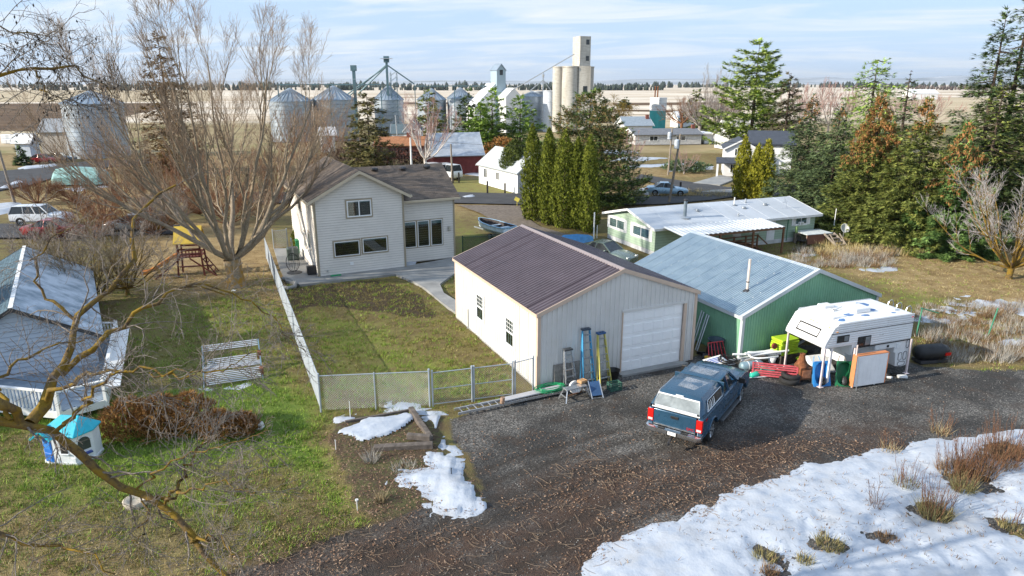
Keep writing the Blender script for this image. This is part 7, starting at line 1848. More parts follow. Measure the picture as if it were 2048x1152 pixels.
for k,(x,yb,yt,sp,lab)in enumerate(((190,612,462,3.8,'dark tangled bare shrub right behind the white neighbour gable'),(255,590,455,3.2,'dark tangled bare shrub left of the slide'),(118,590,440,3.0,'dark tangled bare shrub above the blue roof'),(320,470,400,2.4,'dark tangled bare shrub behind the silver sedan bonnet'))):
 p=G(x,yb); bare_tree(lab,p,max(2.2,top_h(p,yt)),sp,17,130+k,b_moss,bark_mat('olive_twigs',(.10,.085,.05),(.24,.20,.13))if k==0 else _mats.get('x')or b_grey,trunk_h=.4,trunk_r=.12,gens=((7,.7,1.6,34,.25),(6,.4,.9,38,.1),(3,.2,.5,38,0)),minr=.007,name='bare_shrub',cat='shrub',group='dark tangled shrubs on the left',upright=.3)
p=G(112,476); leafy('low dark red leaved bush in front of the red car',p,([(0,1.6),(.5,1.7),(1,.4)],1.0),leaf_mat('maroon_leaves',(.07,.012,.014),(.17,.03,.035),(.28,.09,.08)),1200,141,.2,.07,'bush','shrub',None)
for k,(x,yb,w_,h_,lab)in enumerate(((262,868,1.0,1.35,'rust brown dead hedge shrub nearest the playhouse'),(325,866,.95,1.45,'second rust brown hedge shrub from the playhouse'),(385,862,.9,1.5,'third rust brown hedge shrub from the playhouse'),(440,872,.75,.95,'low fourth rust brown hedge shrub with red twigs'),(488,866,.55,.75,'smallest rust brown shrub at the hedge end by the white rock'))):
 p=G(x,yb); leafy(lab,p,([(0,w_*.8),(.35,w_),(.75,w_*.7),(1,w_*.15)],h_),m_rust_leaf,1900 if k<3 else 1000,150+k,.17,.035,'hedge_shrub','shrub','rust brown hedge below the bench',up=.8)
p=G(500,872); bare_tree('low red twig shrub spreading at the end of the brown hedge',p,.9,1.0,12,157,b_red,b_grey,trunk_h=.05,trunk_r=.03,gens=((5,.3,.6,30,.1),(4,.12,.3,35,0)),minr=.004,name='bare_shrub',cat='shrub',upright=.2)
# ---------------------------------------------------------------- mossy old tree reaching in from the left foreground
ot=tree_root('mossy_tree','old tree with yellow mossy limbs reaching in from the left foreground','tree',(-12.6,9.0))
off=np.array([-12.6,9.0,0])
LIMBS=[
([(-330,900,9.0),(-120,850,9.3),(20,838,9.6),(110,862,9.9),(190,925,10.1),(262,985,10.1),(330,1012,10.0),(372,1062,9.8),(392,1098,9.7),(440,1138,9.5),(500,1190,9.3)],.135,.045),
([(60,846,9.8),(110,775,10.4),(142,700,10.9),(150,640,11.4),(168,612,11.7),(232,572,12.1),(268,500,12.5),(270,430,12.8),(310,392,13.1),(352,370,13.3)],.115,.022),
([(122,752,10.6),(190,690,10.9),(262,635,11.2),(320,590,11.5),(372,572,11.8),(450,590,12.1)],.075,.015),
([(95,800,10.1),(160,752,10.0),(240,742,9.9),(310,735,9.9),(400,742,9.8)],.055,.012),
([(112,862,9.9),(170,800,9.5),(215,760,9.3),(242,740,9.2)],.05,.02),
([(310,1008,10.0),(345,985,10.2),(380,930,10.4),(400,890,10.6),(430,868,10.8)],.065,.018),
([(330,1010,10.0),(380,975,9.8),(440,970,9.7),(510,985,9.6)],.035,.010),
([(382,1085,9.7),(420,1070,9.6),(452,1100,9.5),(470,1110,9.4)],.035,.012),
([(300,1002,10.0),(290,1050,9.8),(270,1090,9.7)],.03,.010),
([(-200,1010,9.0),(-40,1050,9.2),(40,1090,9.3),(120,1096,9.4),(190,1110,9.3),(230,1148,9.2)],.07,.016),
([(20,838,9.6),(-10,770,10.0),(30,720,10.4),(100,690,10.7),(170,680,10.9)],.05,.012),
([(-260,300,9.5),(-100,160,9.9),(0,143,10.2),(62,142,10.4),(84,124,10.5),(140,132,10.7),(185,150,10.9),(225,190,11.0)],.06,.010),
([(60,142,10.4),(85,158,10.5),(100,190,10.6),(130,200,10.8)],.02,.006),
([(-220,240,9.6),(-60,80,10.0),(20,55,10.2),(60,80,10.4),(100,75,10.6)],.04,.006),
([(372,572,11.8),(430,575,12.0),(500,600,12.2),(560,650,12.3),(610,700,12.3)],.03,.008),
([(300,745,9.9),(380,760,9.8),(450,735,9.8),(520,700,9.9)],.025,.007),
([(150,640,11.4),(90,590,11.6),(60,520,11.8),(110,470,12.0),(160,440,12.2)],.04,.008),
([(262,985,10.1),(330,930,10.0),(420,900,9.9),(520,870,9.9)],.028,.007),
([(-320,700,8.9),(-120,760,9.2),(0,800,9.5),(40,846,9.7)],.12,.10),
]
def resample(pts,k):
 pts=np.array(pts); d=np.r_[0,np.cumsum(np.linalg.norm(np.diff(pts,axis=0),axis=1))]; q=np.linspace(0,d[-1],k)
 return np.stack([np.interp(q,d,pts[:,i])for i in range(3)],1)
g=np.random.default_rng(77)
LP_,LR_=[],[]
for path,ra_,rb_ in LIMBS:
 W=[AT(x,y,Y)for x,y,Y in path]; Q=resample([tuple(w)for w in W],16)-off
 Q[1:-1]+=g.normal(size=(14,3))*.045
 LP_.append(Q); LR_.append(np.linspace(ra_*.72,rb_*.8,16)*(1+g.normal(size=16)*.10))
for Q,r in zip(LP_,LR_):
 V,Fc=tubes(Q[None],r[None],9); put('limb',np_mesh('limb',V,Fc,b_moss,True),ot)
tk_=resample([(0,0,-.2),(.1,.05,1.5),(.3,.2,3.2),(.9,.3,5.0),(LP_[0][0]),(LP_[0][1])],10); V,Fc=tubes(tk_[None],np.linspace(.42,.16,10)[None],12); put('trunk',np_mesh('trunk',V,Fc,b_moss,True),ot)
for tgt in(11,13,9,18):
 a=np.array([.3,.2,3.2]); c=LP_[tgt][0]; Q=resample([a,(a+c)/2+np.array([0,0,.6]),c],8); V,Fc=tubes(Q[None],np.linspace(.2,LR_[tgt][0],8)[None],8); put('limb',np_mesh('limb',V,Fc,b_moss,True),ot)
sel=[i for i in range(len(LIMBS))if i not in(18,)]
A=np.stack([LP_[i]for i in sel]); Ar=np.stack([LR_[i]for i in sel])
c1,r1=sprout(A,Ar,17,.5,1.6,52,.05,g,f0=.30,k=7,wig=.22,minr=.005,rr=.35)
V,Fc=tubes(c1,np.minimum(r1,.018),5); o=put('branches',np_mesh('branches',V,Fc,bark_mat('mossy_twigs',(.10,.085,.07),(.30,.26,.23))),ot); o['kind']='stuff'
c2,r2=sprout(c1,np.minimum(r1,.016),6,.2,.7,48,-.05,g,f0=.2,k=6,wig=.22,minr=.0032)
V,Fc=tubes(c2,np.minimum(r2,.007),4); o=put('branchlets',np_mesh('branchlets',V,Fc,bark_mat('mossy_twigs',(.10,.085,.07),(.30,.26,.23))),ot); o['kind']='stuff'
c3,r3=sprout(c2,r2,3,.08,.28,45,0,g,f0=.3,k=4,wig=.2,minr=.0025)
V,Fc=tubes(c3,np.minimum(r3,.004),3); o=put('twigs',np_mesh('twigs',V,Fc,bark_mat('mossy_twigs',(.10,.085,.07),(.30,.26,.23))),ot); o['kind']='stuff'
hp_=[i for i,s_ in enumerate(sel)if s_ in(11,12,13)]
base_=c1.reshape(len(sel),17,7,3)[hp_].reshape(-1,3); base2=c2.reshape(len(sel),-1,6,3)[hp_].reshape(-1,3)
bp=np.concatenate([base_,base2]); bp=bp[g.choice(len(bp),420)]+g.normal(size=(420,3))*.04
dd=unit(np.array([0,0,-1.])+g.normal(size=(420,3))*.25); sv=unit(np.cross(dd,g.normal(size=(420,3)))); nn_=np.cross(sv,dd)
l_,w_=g.uniform(.04,.09,420)[:,None],.013
Vp=np.stack([bp,bp+dd*l_*.5+sv*w_,bp+dd*l_,bp+dd*l_*.5-sv*w_],1).reshape(-1,3)
o=put('seed_pods',np_mesh('seed_pods',Vp,np.arange(len(Vp)).reshape(-1,4),leaf_mat('dry_pods',(.02,.016,.014),(.045,.035,.03),(.10,.08,.06))),ot); o['kind']='stuff'
conifer('tall evergreen out of the picture on the left, behind the white house',(-30.5,26.6),10.5,3.6,m_sp_dark,3600,181,name='spruce_tree',group='evergreens beyond the left edge')
conifer('tall evergreen out of the picture on the left, nearer the camera',(-31.5,21.0),9.6,3.0,m_sp_dark,3200,182,name='spruce_tree',group='evergreens beyond the left edge')
# ================================================================ town and grain works behind
m_bin=M('bin_steel',(.38,.43,.48),.42,.55,.12,.35)
m_binroof=M('bin_roof_steel',(.32,.39,.46),.45,.5,.15,.3)
m_shgrey=M('grey_shingle',(.17,.18,.20),.85,0,.18,2)
m_hwhite=M('house_white',(.74,.75,.76),.6,0,.05,.6)
def grain_bin(label,x,yb,wpx,ye,yp,flat_=False,rings=10,group='steel grain bins',m=None):
 p=G(x,yb); k=K(p); r=wpx*k/2; he=top_h(p,ye); hp=top_h(p,yp)
 root=thing('grain_bin',label,'grain bin',(p.x,p.y+r,0),0,group)
 prof=[]
 for i in range(rings):
  z0,z1=he*i/rings,he*(i+1)/rings; prof+=[(r,z0+.03),(r,z1-.10),(r+.10,z1-.05)]
 mb=MB(); mb.lathe([(r,0)]+prof+[(r,he)],(0,0,0),40); mb.build('wall',m or m_bin,root,angle=30)
 if flat_:
  mb=MB(); mb.lathe([(r+.1,he),(r+.1,he+.2),(.01,hp)],(0,0,0),32); mb.build('roof',m or m_binroof,root)
 else:
  mb=MB(); mb.lathe([(r+.18,he-.08),(r+.18,he),(r*.10,hp-.1)],(0,0,0),40); rf=mb.build('roof',m_binroof,root)
  for q in range(26):
   a=2*math.pi*q/26; mb=MB(); mb.beam((math.cos(a)*(r+.15),math.sin(a)*(r+.15),he+.05),(math.cos(a)*r*.12,math.sin(a)*r*.12,hp-.06),.14,.12); mb.build('roof_rib',m_bin,rf)
  mb=MB(); mb.lathe([(r*.13,hp-.2),(r*.13,hp),(.01,hp+r*.05)],(0,0,0),16); mb.build('roof_cap',m_binroof,rf)
 mb=MB()
 for s in(-.22,.22):mb.beam((s,-r-.12,.5),(s,-r-.12,he),.05,.05)
 for q in range(int(he/.6)):mb.beam((-.22,-r-.12,.6+q*.6),(.22,-r-.12,.6+q*.6),.03,.03)
 mb.build('ladder',m_galv,root); return root
grain_bin('big steel grain bin standing alone on the far left',170,318,112,208,183,rings=12)
grain_bin('steel grain bin behind the cedar and left of the leg mast',663,282,84,200,173)
grain_bin('steel grain bin right at the foot of the leg mast',776,276,58,200,172)
grain_bin('steel grain bin partly hidden behind the dark fir',862,262,58,200,178)
grain_bin('steel grain bin right of the fir behind the birch',920,262,52,197,176)
grain_bin('steel grain bin seen through the middle of the bare crown',575,285,84,203,178)
grain_bin('low cone roofed steel tank beside the concrete elevator',1064,262,46,193,183,rings=5)
grain_bin('smooth flat topped white tank next to the concrete elevator',1101,264,30,183,182,True,4,m=M('tank_white',(.62,.66,.72),.4,.25,.08))
grain_bin('grey flat topped tank behind the cone roofed tank',1078,256,26,184,183,True,5,m=M('tank_grey',(.46,.50,.54),.4,.3,.08))
p=G(779,276); k=K(p)
lg=thing('elevator_leg','tall thin bucket elevator mast with slanting spouts above the bins','mast',(p.x,p.y+1,0))
hz=top_h(p,112); zh=top_h(p,132)
m_leg=M('leg_blue_grey',(.10,.17,.20),.5,.4)
mb=MB(); mb.box(-.25,.25,-.2,.2,0,hz-1.0); mb.build('casing',m_leg,lg)
mb=MB(); mb.box(-.6,.6,-.4,.4,hz-1.4,hz); mb.build('head',m_leg,lg)
mb=MB()
for s in(-.7,.7):
 for q in(-.7,.7):mb.beam((1.5+s,q,0),(1.5+s,q,hz*.8),.08,.08)
for q in range(12):
 z=hz*.8*(q+.5)/12
 for s in(-.7,.7):mb.beam((.8,s,z),(2.2,s,z+1.0),.05,.05); mb.beam((1.5+s,-.7,z),(1.5+s,.7,z+1.0),.05,.05)
o=mb.build('stair_tower',m_leg,lg)
mb=MB(); mb.box(-1.3,1.3,-1,1,zh+1.6,zh+1.72); mb.build('platform',m_galv,lg)
for i,(dx,y2)in enumerate(((-92,196),(-78,192),(-60,188),(52,168))):
 mb=MB(); mb.tube([(0,0,zh+.3*(i%2)),(dx*k,.5,top_h(p,y2))],.16,6); mb.build('spout',m_leg,lg)
def catwalk(label,x0,x1,y,yb):
 a,c=G(x0,yb),G(x1,yb); z=top_h(a,y); root=thing('catwalk',label,'catwalk',(a.x,a.y+2,0)); L=c.x-a.x
 mb=MB(); mb.box(0,L,-.5,.5,z-.25,z); mb.build('deck',m_leg,root)
 mb=MB(); mb.beam((0,-.5,z+1),(L,-.5,z+1),.06,.06); mb.build('hand_rail',m_galv,root)
 for q in range(int(L/2)+1):mb=MB(); mb.beam((q*2,-.5,z),(q*2,-.5,z+1),.05,.05); mb.build('rail_post',m_galv,root)
 for q in(0,L/2,L):mb=MB(); mb.beam((q,0,0),(q,0,z),.2,.2); mb.build('support',m_leg,root)
catwalk('dark conveyor catwalk over the left grain bins',560,764,168,285); catwalk('pale conveyor catwalk over the right grain bins',831,988,171,264)
p=G(716,282); mb=MB(); zt=top_h(p,142); mb.box(-.3,.3,-.3,.3,0,zt); mb.box(-.6,.6,-.45,.45,zt,zt+1.2); o=mb.build('elevator_leg',m_leg,loc=(p.x,p.y,0)); tag(o,'short elevator mast standing left of the tall one','mast')
def gable_house(name,label,cat,p,rz,W,D,e,pk,wm,rm,wins=(),chim=None,ov=.4,door=None,axis='x',porch=None):
 """ridge along local x (axis x) or y; front faces -y; wins = (face, along, z, w, h)"""
 root=thing(name,label,cat,(p[0],p[1],0),rz)
 mb=MB()
 if axis=='x':
  mb.prism([(0,0),(D,0),(D,e-.1),(D/2,pk-.15),(0,e-.1)],0,W,'x'); mb.build('wall',wm,root)
  sl2=(pk-e)/(D/2)
  slope_slab('roof',[(-ov,-ov,e-ov*sl2),(W+ov,-ov,e-ov*sl2),(W+ov,D/2,pk),(-ov,D/2,pk)],.15,rm,root)
  slope_slab('roof',[(W+ov,D+ov,e-ov*sl2),(-ov,D+ov,e-ov*sl2),(-ov,D/2,pk),(W+ov,D/2,pk)],.15,rm,root)
  for x in(-ov-.04,W+ov+.01):
   mb=MB(); mb.prism([(-ov,e-ov*sl2-.2),(-ov,e-ov*sl2+.02),(D/2,pk+.02),(D+ov,e-ov*sl2+.02),(D+ov,e-ov*sl2-.2),(D/2,pk-.2)],x,x+.03,'x'); mb.build('bargeboard',m_white,root)
 else:
  mb.prism([(0,0),(W,0),(W,e-.1),(W/2,pk-.15),(0,e-.1)],0,D,'y'); mb.build('wall',wm,root)
  sl2=(pk-e)/(W/2)
  slope_slab('roof',[(-ov,D+ov,e-ov*sl2),(-ov,-ov,e-ov*sl2),(W/2,-ov,pk),(W/2,D+ov,pk)],.15,rm,root)
  slope_slab('roof',[(W+ov,-ov,e-ov*sl2),(W+ov,D+ov,e-ov*sl2),(W/2,D+ov,pk),(W/2,-ov,pk)],.15,rm,root)
  mb=MB(); mb.prism([(-ov,e-ov*sl2-.2),(-ov,e-ov*sl2+.02),(W/2,pk+.02),(W+ov,e-ov*sl2+.02),(W+ov,e-ov*sl2-.2),(W/2,pk-.2)],-ov-.04,-ov-.01,'y'); mb.build('bargeboard',m_white,root)
 for f,a,z,w_,h_ in wins:
  if f=='f':window(root,(a,0,z),w_,h_,0,m_vinyl,m_white,.1,sashes=2,glass=m_dglass)
  if f=='l':window(root,(0,a,z),w_,h_,-90,m_vinyl,m_white,.1,sashes=2,glass=m_dglass)
 if chim:mb=MB(); mb.box(chim[0]-.35,chim[0]+.35,chim[1]-.35,chim[1]+.35,chim[2],chim[3]); mb.build('chimney',M('brick_red',(.20,.07,.05),.9,0,.2,6),root)
 if door:mb=MB(); mb.box(door[0]-.5,door[0]+.5,-.06,.0,.1,2.2); mb.build('door',door[1],root)
 return root
gable_house('house','long low grey roofed ranch house beyond the far lawn','house',G(1270,290),8,14.5,7.5,2.2,3.15,M('ranch_grey_white',(.58,.58,.58),.6),m_shgrey,(('f',4,1.3,1.8,1.0),('f',10,1.3,2,1.0),('l',2,1.3,1.5,1.1),('l',5.5,1.3,1.5,1.1)),(14,3.7,2,3.9))
gable_house('house','white house with grey hip roof behind the ranch house','house',G(1250,276),8,6.6,8,3.0,4.8,m_hwhite,M('blue_grey_roof',(.26,.31,.36),.8),(('f',4,1.6,1.4,1.2),),(6.2,3,3.2,5.2))
cp_=thing('carport','white roofed open carport right of the ranch house','carport',(*G(1372,288).xy,0),5)
mb=MB(); mb.box(0,6.4,0,7,2.0,2.25); mb.build('roof',m_hwhite,cp_)
for x in(.2,3.2,6.2):mb=MB(); mb.box(x-.12,x+.12,.1,.34,0,2.0); mb.build('post',m_hwhite,cp_)
mb=MB(); mb.box(0,6.4,6.8,7,0,2.0); mb.build('back_wall',m_shgrey,cp_)
mb=MB(); mb.box(4.2,6.4,.6,6.8,0,1.98); mb.build('store_room',m_hwhite,cp_)
wh=gable_house('house','white two storey house with porch beside the yellow green columns','house',G(1446,352),-14,4.2,7,3.9,5.0,m_hwhite,M('slate_roof',(.055,.065,.085),.8),(('f',2.5,3.3,.7,1.0),('f',1.6,3.3,.7,1.0),('f',1.2,1.1,.7,1.2),('f',2.9,1.1,.7,1.2)),None,.35,axis='y')
mb=MB(); mb.prism([(2,0),(9,0),(9,4.4),(5.5,5.8),(2,4.4)],3.5,9,'x'); mb.build('rear_wall',m_hwhite,wh)
for q in(([(3.2,1.6,4.3),(9.4,1.6,4.3),(9.4,5.5,5.95),(3.2,5.5,5.95)]),([(9.4,9.4,4.3),(3.2,9.4,4.3),(3.2,5.5,5.95),(9.4,5.5,5.95)])):slope_slab('rear_roof',q,.2,M('slate_roof',(.055,.065,.085),.8),wh)
slope_slab('porch_roof',[(-1.1,-1.8,2.0),(5.0,-1.8,2.0),(5.0,-.02,2.6),(-1.1,-.02,2.6)],.15,M('slate_roof',(.055,.065,.085),.8),wh)
for x in(-.9,1.9,3.6):mb=MB(); mb.box(x-.13,x+.13,-1.7,-1.44,0,1.9); mb.build('porch_post',m_hwhite,wh)
mb=MB(); mb.prism([(1.7,1.95),(2.8,2.6),(3.9,1.95)],-2.1,-1.0,'y'); mb.build('porch_gable',m_hwhite,wh)
for x in(1.9,3.6):mb=MB(); mb.box(x-.25,x+.25,-1.95,-1.45,0,.9); mb.build('post_base',M('stone_brown',(.14,.11,.09),.9,0,.3,5),wh)
gable_house('house','small pale house behind the tall pine','house',G(1456,300),10,6,6,3,5.5,m_hwhite,M('pale_roof',(.55,.52,.48),.8))
gable_house('house','small white house with pale roof across the road','house',G(958,366),-62,10.5,5.2,2.6,4.6,m_hwhite,M('pale_grey_roof',(.44,.47,.49),.7,0,.06),(('f',2.0,1.5,.9,1.2),('f',5.4,1.5,.8,1.0)),ov=.3)
gable_house('barn','dark red barn with grey metal roof','barn',G(868,350),16,7.0,6.2,2.9,5.6,M('barn_red',(.17,.035,.03),.8,0,.2,2),M('barn_metal',(.44,.48,.53),.5,.2,.15,1.5),(),None,.35)
gable_house('house','small white gabled farmhouse below the leg mast','house',G(809,296),4,3.4,7,3.6,5.6,m_hwhite,M('slate_green_roof',(.10,.14,.16),.8),(('f',1.7,3.0,1.1,1.2),),None,.3,axis='y')
gable_house('house','low wing of the white farmhouse with dark roof','house',G(785,296),4,4.2,5,3.0,4.6,m_hwhite,M('slate_green_roof',(.10,.14,.16),.8),(),None,.3)
gable_house('long_shed','low building with an orange brown leaf covered roof','shed',G(752,318),4,9.5,6,2.4,3.6,M('red_boards',(.20,.07,.05),.8),M('leafy_orange_roof',(.34,.15,.07),.9,0,.25,3),(),(5.5,3,3,4.2))
gable_house('shed','beige windowless shed left of the big grain bin','shed',G(86,308),3,6.4,5.5,4.2,6.2,M('beige_boards',(.46,.42,.37),.7,0,.08),M('shed_zinc',(.34,.36,.38),.5,.3))
gable_house('shed','white shed far behind the poplars','shed',G(1356,256),10,6,6,3.2,4.6,m_hwhite,m_hwhite)
gable_house('barn','long white barn far out on the right hand plain','barn',G(1822,199),0,22,14,5,8,m_hwhite,m_hwhite)
gable_house('shed','white shed roof seen through the bare crown','shed',G(645,305),20,2.4,3,3.4,4.6,m_hwhite,m_hwhite)
p=G(1003,264); k=K(p); m_el=M('elevator_cladding',(.34,.44,.50),.5,.1,.08,.3)
ew=thing('grain_elevator','pale metal clad grain elevator with a gabled cupola tower','grain elevator',(p.x,p.y,0),34)
h1,h2=top_h(p,140),top_h(p,128); w_=26*k*.8
mb=MB(); mb.prism([(-w_/2,0),(w_/2,0),(w_/2,h1),(0,h2),(-w_/2,h1)],0,w_*1.1,'y'); mb.build('tower',m_el,ew)
for sgn in(-1,1):
 q=[(sgn*(w_/2+.2),-.2,h1-.1),(sgn*(w_/2+.2),w_*1.1+.2,h1-.1),(0,w_*1.1+.2,h2+.1),(0,-.2,h2+.1)]
 slope_slab('tower_roof',q if sgn>0 else[q[1],q[0],q[3],q[2]],.15,m_binroof,ew)
window(ew,(0,0,h1-.6),1.0,1.3,0,m_darksteel,None,glass=m_dglass); window(ew,(-.6,0,h1-8),1.0,1.3,0,m_darksteel,None,glass=m_dglass)
hl=top_h(p,185); mb=MB(); mb.prism([(-w_/2-6.5,0),(w_/2+2.2,0),(w_/2+2.2,hl-1),(w_/2,hl+1.8),(-w_/2,hl+2.4),(-w_/2-6.5,hl-3.5)],.6,w_*1.8,'y'); mb.build('annex',M('annex_white',(.78,.79,.80),.5),ew)
mb=MB(); mb.prism([(w_/2-2.6,0),(w_/2+2.4,0),(w_/2+2.4,hl-1),(w_/2-.1,hl+1.2),(w_/2-2.6,hl-1)],-4,.55,'y'); mb.build('annex',m_hwhite,ew)
b=NB('old_concrete'); n1=b.noise(.35,6,.7,b.pos(1,1,.25)); n2=b.noise(2,4,.6,b.pos(.4,.4,3))
b.set(b.mix(b.ramp(n2,[(.45,0.),(.75,.5)]),b.ramp(n1,[(.3,(.36,.34,.30)),(.6,(.56,.54,.49)),(.8,(.64,.62,.57))]),(.20,.17,.13)),.9,0.,.2); m_oc=b.m
p=G(1150,268); k=K(p); zc,zt=top_h(p,134),top_h(p,70)
ce=thing('grain_elevator','tall weathered concrete grain elevator with square headhouse','grain elevator',(p.x,p.y+4,0),0)
for(x,y,r)in((-30,4,13),(-9,0,17),(28,4,13),(-20,8,14),(14,8,15)):
 mb=MB(); mb.lathe([(r*k,0),(r*k,zc),(r*k+.12,zc),(r*k+.12,zc+.3),(.01,zc+.3)],(x*k,y,0),26); mb.build('silo',m_oc,ce,angle=30)
x0,x1=6*k,30*k; mb=MB(); mb.box(x0,x1,-1.6,4,0,zc+.35); mb.build('shaft',m_oc,ce)
hd_=MB(Matrix.Translation((15*k,2.2,0))@Matrix.Rotation(R(20),4,'Z')); hd_.box(-12*k,11*k,-1.9,2.6,zc+.2,zt); hd_=hd_.build('headhouse',m_oc,ce)
for z in(zt-1.4,zc+2.2):
 mb=MB(Matrix.Translation((15*k,2.2,0))@Matrix.Rotation(R(20),4,'Z')); mb.box(.1,1.0,-1.94,-1.88,z-.6,z+.6); mb.build('window',m_dglass,hd_)
mb=MB(); mb.box(x0+1.2,x0+2.2,-1.66,-1.6,zc*.62,zc*.72); mb.build('window',m_dglass,ce)
mb=MB(); mb.tube([(-3*k,-1,top_h(p,107)),(-128*k,-2,top_h(p,182))],.14,6); o=mb.build('conveyor_pipe',m_galv,ce)
p=G(1086,262); zt=top_h(p,153); lg2=thing('elevator_leg','small elevator mast with two spouts over the white tanks','mast',(p.x,p.y+3,0))
mb=MB(); mb.box(-.15,.15,-.15,.15,0,zt); mb.lathe([(.3,0),(.35,.8),(.05,1.2)],(0,0,zt-.2),8); mb.build('casing',m_galv,lg2)
for dx,y2 in((-26,182),(16,181)):mb=MB(); mb.tube([(0,0,top_h(p,160)),(dx*K(p),0,top_h(p,y2))],.14,5); mb.build('spout',m_galv,lg2)
p=G(1318,259); k=K(p); tt=thing('dryer_tower','square tower with teal base and ribbed white top','tower',(p.x,p.y+3,0),38)
s_=23*k/2; z1,z2=top_h(p,222),top_h(p,195)
mb=MB(); mb.box(-s_,s_,-s_,s_,0,z1); mb.build('base',M('teal_steel',(.05,.38,.38),.5,0,.1,1),tt)
for q in range(9):mb=MB(); mb.box(-s_-.05,s_+.05,-s_-.05,s_+.05,z1+(z2-z1)*q/9,z1+(z2-z1)*(q+.82)/9); mb.build('panel',m_hwhite,tt)
for q in(-.6,.5):mb=MB(); mb.cyl((q-1,0,z2),(q-1,0,top_h(p,172)),.18,n=8); mb.build('pipe',m_rust,tt)
def upole(label,x,yb,yt,lean=0.,tr=False,arm=False,m=None):
 p=G(x,yb); h=top_h(p,yt); root=thing('utility_pole',label,'utility pole',(p.x,p.y,0),0,'utility poles')
 mb=MB(); mb.cyl((0,0,0),(lean,0,h),.15,.10,n=8); mb.build('pole',m or m_wood,root)
 if tr:mb=MB(); mb.lathe([(.001,0),(.26,.02),(.26,.85),(.18,.95),(.001,.97)],(lean-.36,-.1,h-1.5),12); mb.build('transformer',M('transformer_grey',(.55,.60,.66),.5),root)
 if arm:mb=MB(); mb.beam((lean-.9,0,h-.4),(lean+.9,0,h-.4),.1,.1); mb.build('cross_arm',m_wood,root)
 return root
upole('near utility pole with a grey transformer beside the pale blue car',1338,406,268,.75,True)
upole('far utility pole on the corner of the brown lawn',1336,350,256,.2,True)
upole('bare dark pole at the far left between shrubs',30,408,285,-.6); upole('light pole before the right hand leg bin',797,300,230,-.3,m=m_galv); upole('thin pole in front of the red barn',905,362,288,-.1); upole('thin white pole behind the house wing roof',824,360,275,.0,m=m_white); upole('thin pole leaning at the tall grain bin',152,332,254,-.9)
for i,(a_,c_,sag,lab)in enumerate((((1352,270,75.5),(1345,258,98),.5,'wire between the near and far utility poles'),((1352,272,75.5),(700,255,88),1.6,'long wire running left from the near utility pole'),((1352,276,75.5),(2100,240,84),1.6,'long wire running right from the near utility pole'))):
 A_,C_=AT(*a_),AT(*c_); mb=MB(); mb.tube([A_.lerp(C_,f)-Vector((0,0,sag*4*f*(1-f)))for f in np.linspace(0,1,14)],.016,4); tag(mb.build('power_line',m_black),lab,'wire','power lines')
for i,(x,y,h_)in enumerate(((975,388,1.5),(1010,387,1.2),(1238,388,1.2),(1262,386,1.3),(1360,388,1.4),(872,366,1.3),(884,366,1.4),(906,366,1.6),(918,365,1.3))):
 p=G(x,y); mb=MB(); mb.box(-.1,.1,-.1,.1,0,h_); o=mb.build('fence_post',M('tarred_post',(.035,.03,.028),.9),loc=(p.x,p.y,0),bevel=.02); tag(o,'dark wooden post '+('across the road before the small white house','left of the egg shaped evergreen across the road','by the road left of the blue sedan','close behind the blue sedan boot','just right of the blue sedan','left one before the white vans','second one before the white vans','third one before the white vans','right one before the white vans')[i],'post','dark roadside posts')
p=G(158,372); k=K(p); tb_=thing('covered_boat','boat under a teal tarpaulin on the left','covered boat',(p.x,p.y+1,0),6)
mb=MB(); mb.loft([[(x*k,-1.4*f,0.2),(x*k,-1.5*f,1.1*hh2),(x*k,-.5*f,2.2*hh2),(x*k,.5*f,2.2*hh2),(x*k,1.5*f,1.1*hh2),(x*k,1.4*f,.2)]for x,f,hh2 in((-52,.7,.7),(-44,1,.95),(-20,1,1.05),(10,1,1.0),(38,.95,.95),(50,.5,.7))]); mb.build('tarpaulin',M('teal_tarp',(.24,.42,.40),.6,0,.2,3),tb_)
mb=MB(); mb.beam((-60*k,0,.3),(60*k,0,.3),.1,.1); mb.build('trailer_beam',m_darksteel,tb_)
for i in range(12):
 p=G(12+(i%6)*8.5,287-(i//6)*.2); mb=MB(); mb.box(-.6,.6,-.5,.5,0,.95); o=mb.build('bale',m_hwhite,loc=(p.x,p.y,(i//6)*.97),rot=(0,0,random.uniform(-.1,.1)),bevel=.12); tag(o,'white wrapped bale, '+('lower' if i<6 else 'upper')+' row, number '+('one','two','three','four','five','six')[i%6]+' from the left','bale','white wrapped bales')
gable_house('shed','tiny white and blue shed near the distant red car','shed',G(36,324),0,2.4,2.4,3.4,4.6,M('pale_blue_boards',(.55,.62,.70),.6),m_hwhite)
p=G(46,330); conifer('small dark conifer beside the tiny white shed',p,3.4,1.0,m_sp_dark,500,171,l=.5,w=.14,name='small_conifer')
mb=MB(); p=G(1150,486); mb.loft([[(x,-.9*f,0),(x,-.5*f,.4*f+.2),(x,.5*f,.45*f+.2),(x,.9*f,0)]for x,f in((-1.6,.5),(-.8,1),(.5,.9),(1.5,.6))]); o=mb.build('tarpaulin',M('bright_blue_tarp',(.05,.22,.48),.5,0,.2,4),loc=(p.x,p.y,0),rot=(0,0,.5)); tag(o,'crumpled bright blue tarpaulin behind the garage ridge','tarpaulin')
mb=MB(); p=G(1034,414); mb.obox((0,0,.8),(.5,.1,.4),(0,.5,0)); mb.beam((0,0,0),(0,0,.7),.05,.05); o=mb.build('road_sign',M('sign_yellow',(.72,.62,.12),.5),loc=(p.x,p.y,0)); tag(o,'small tilted yellow sign at the roadside left of the evergreen columns','sign')
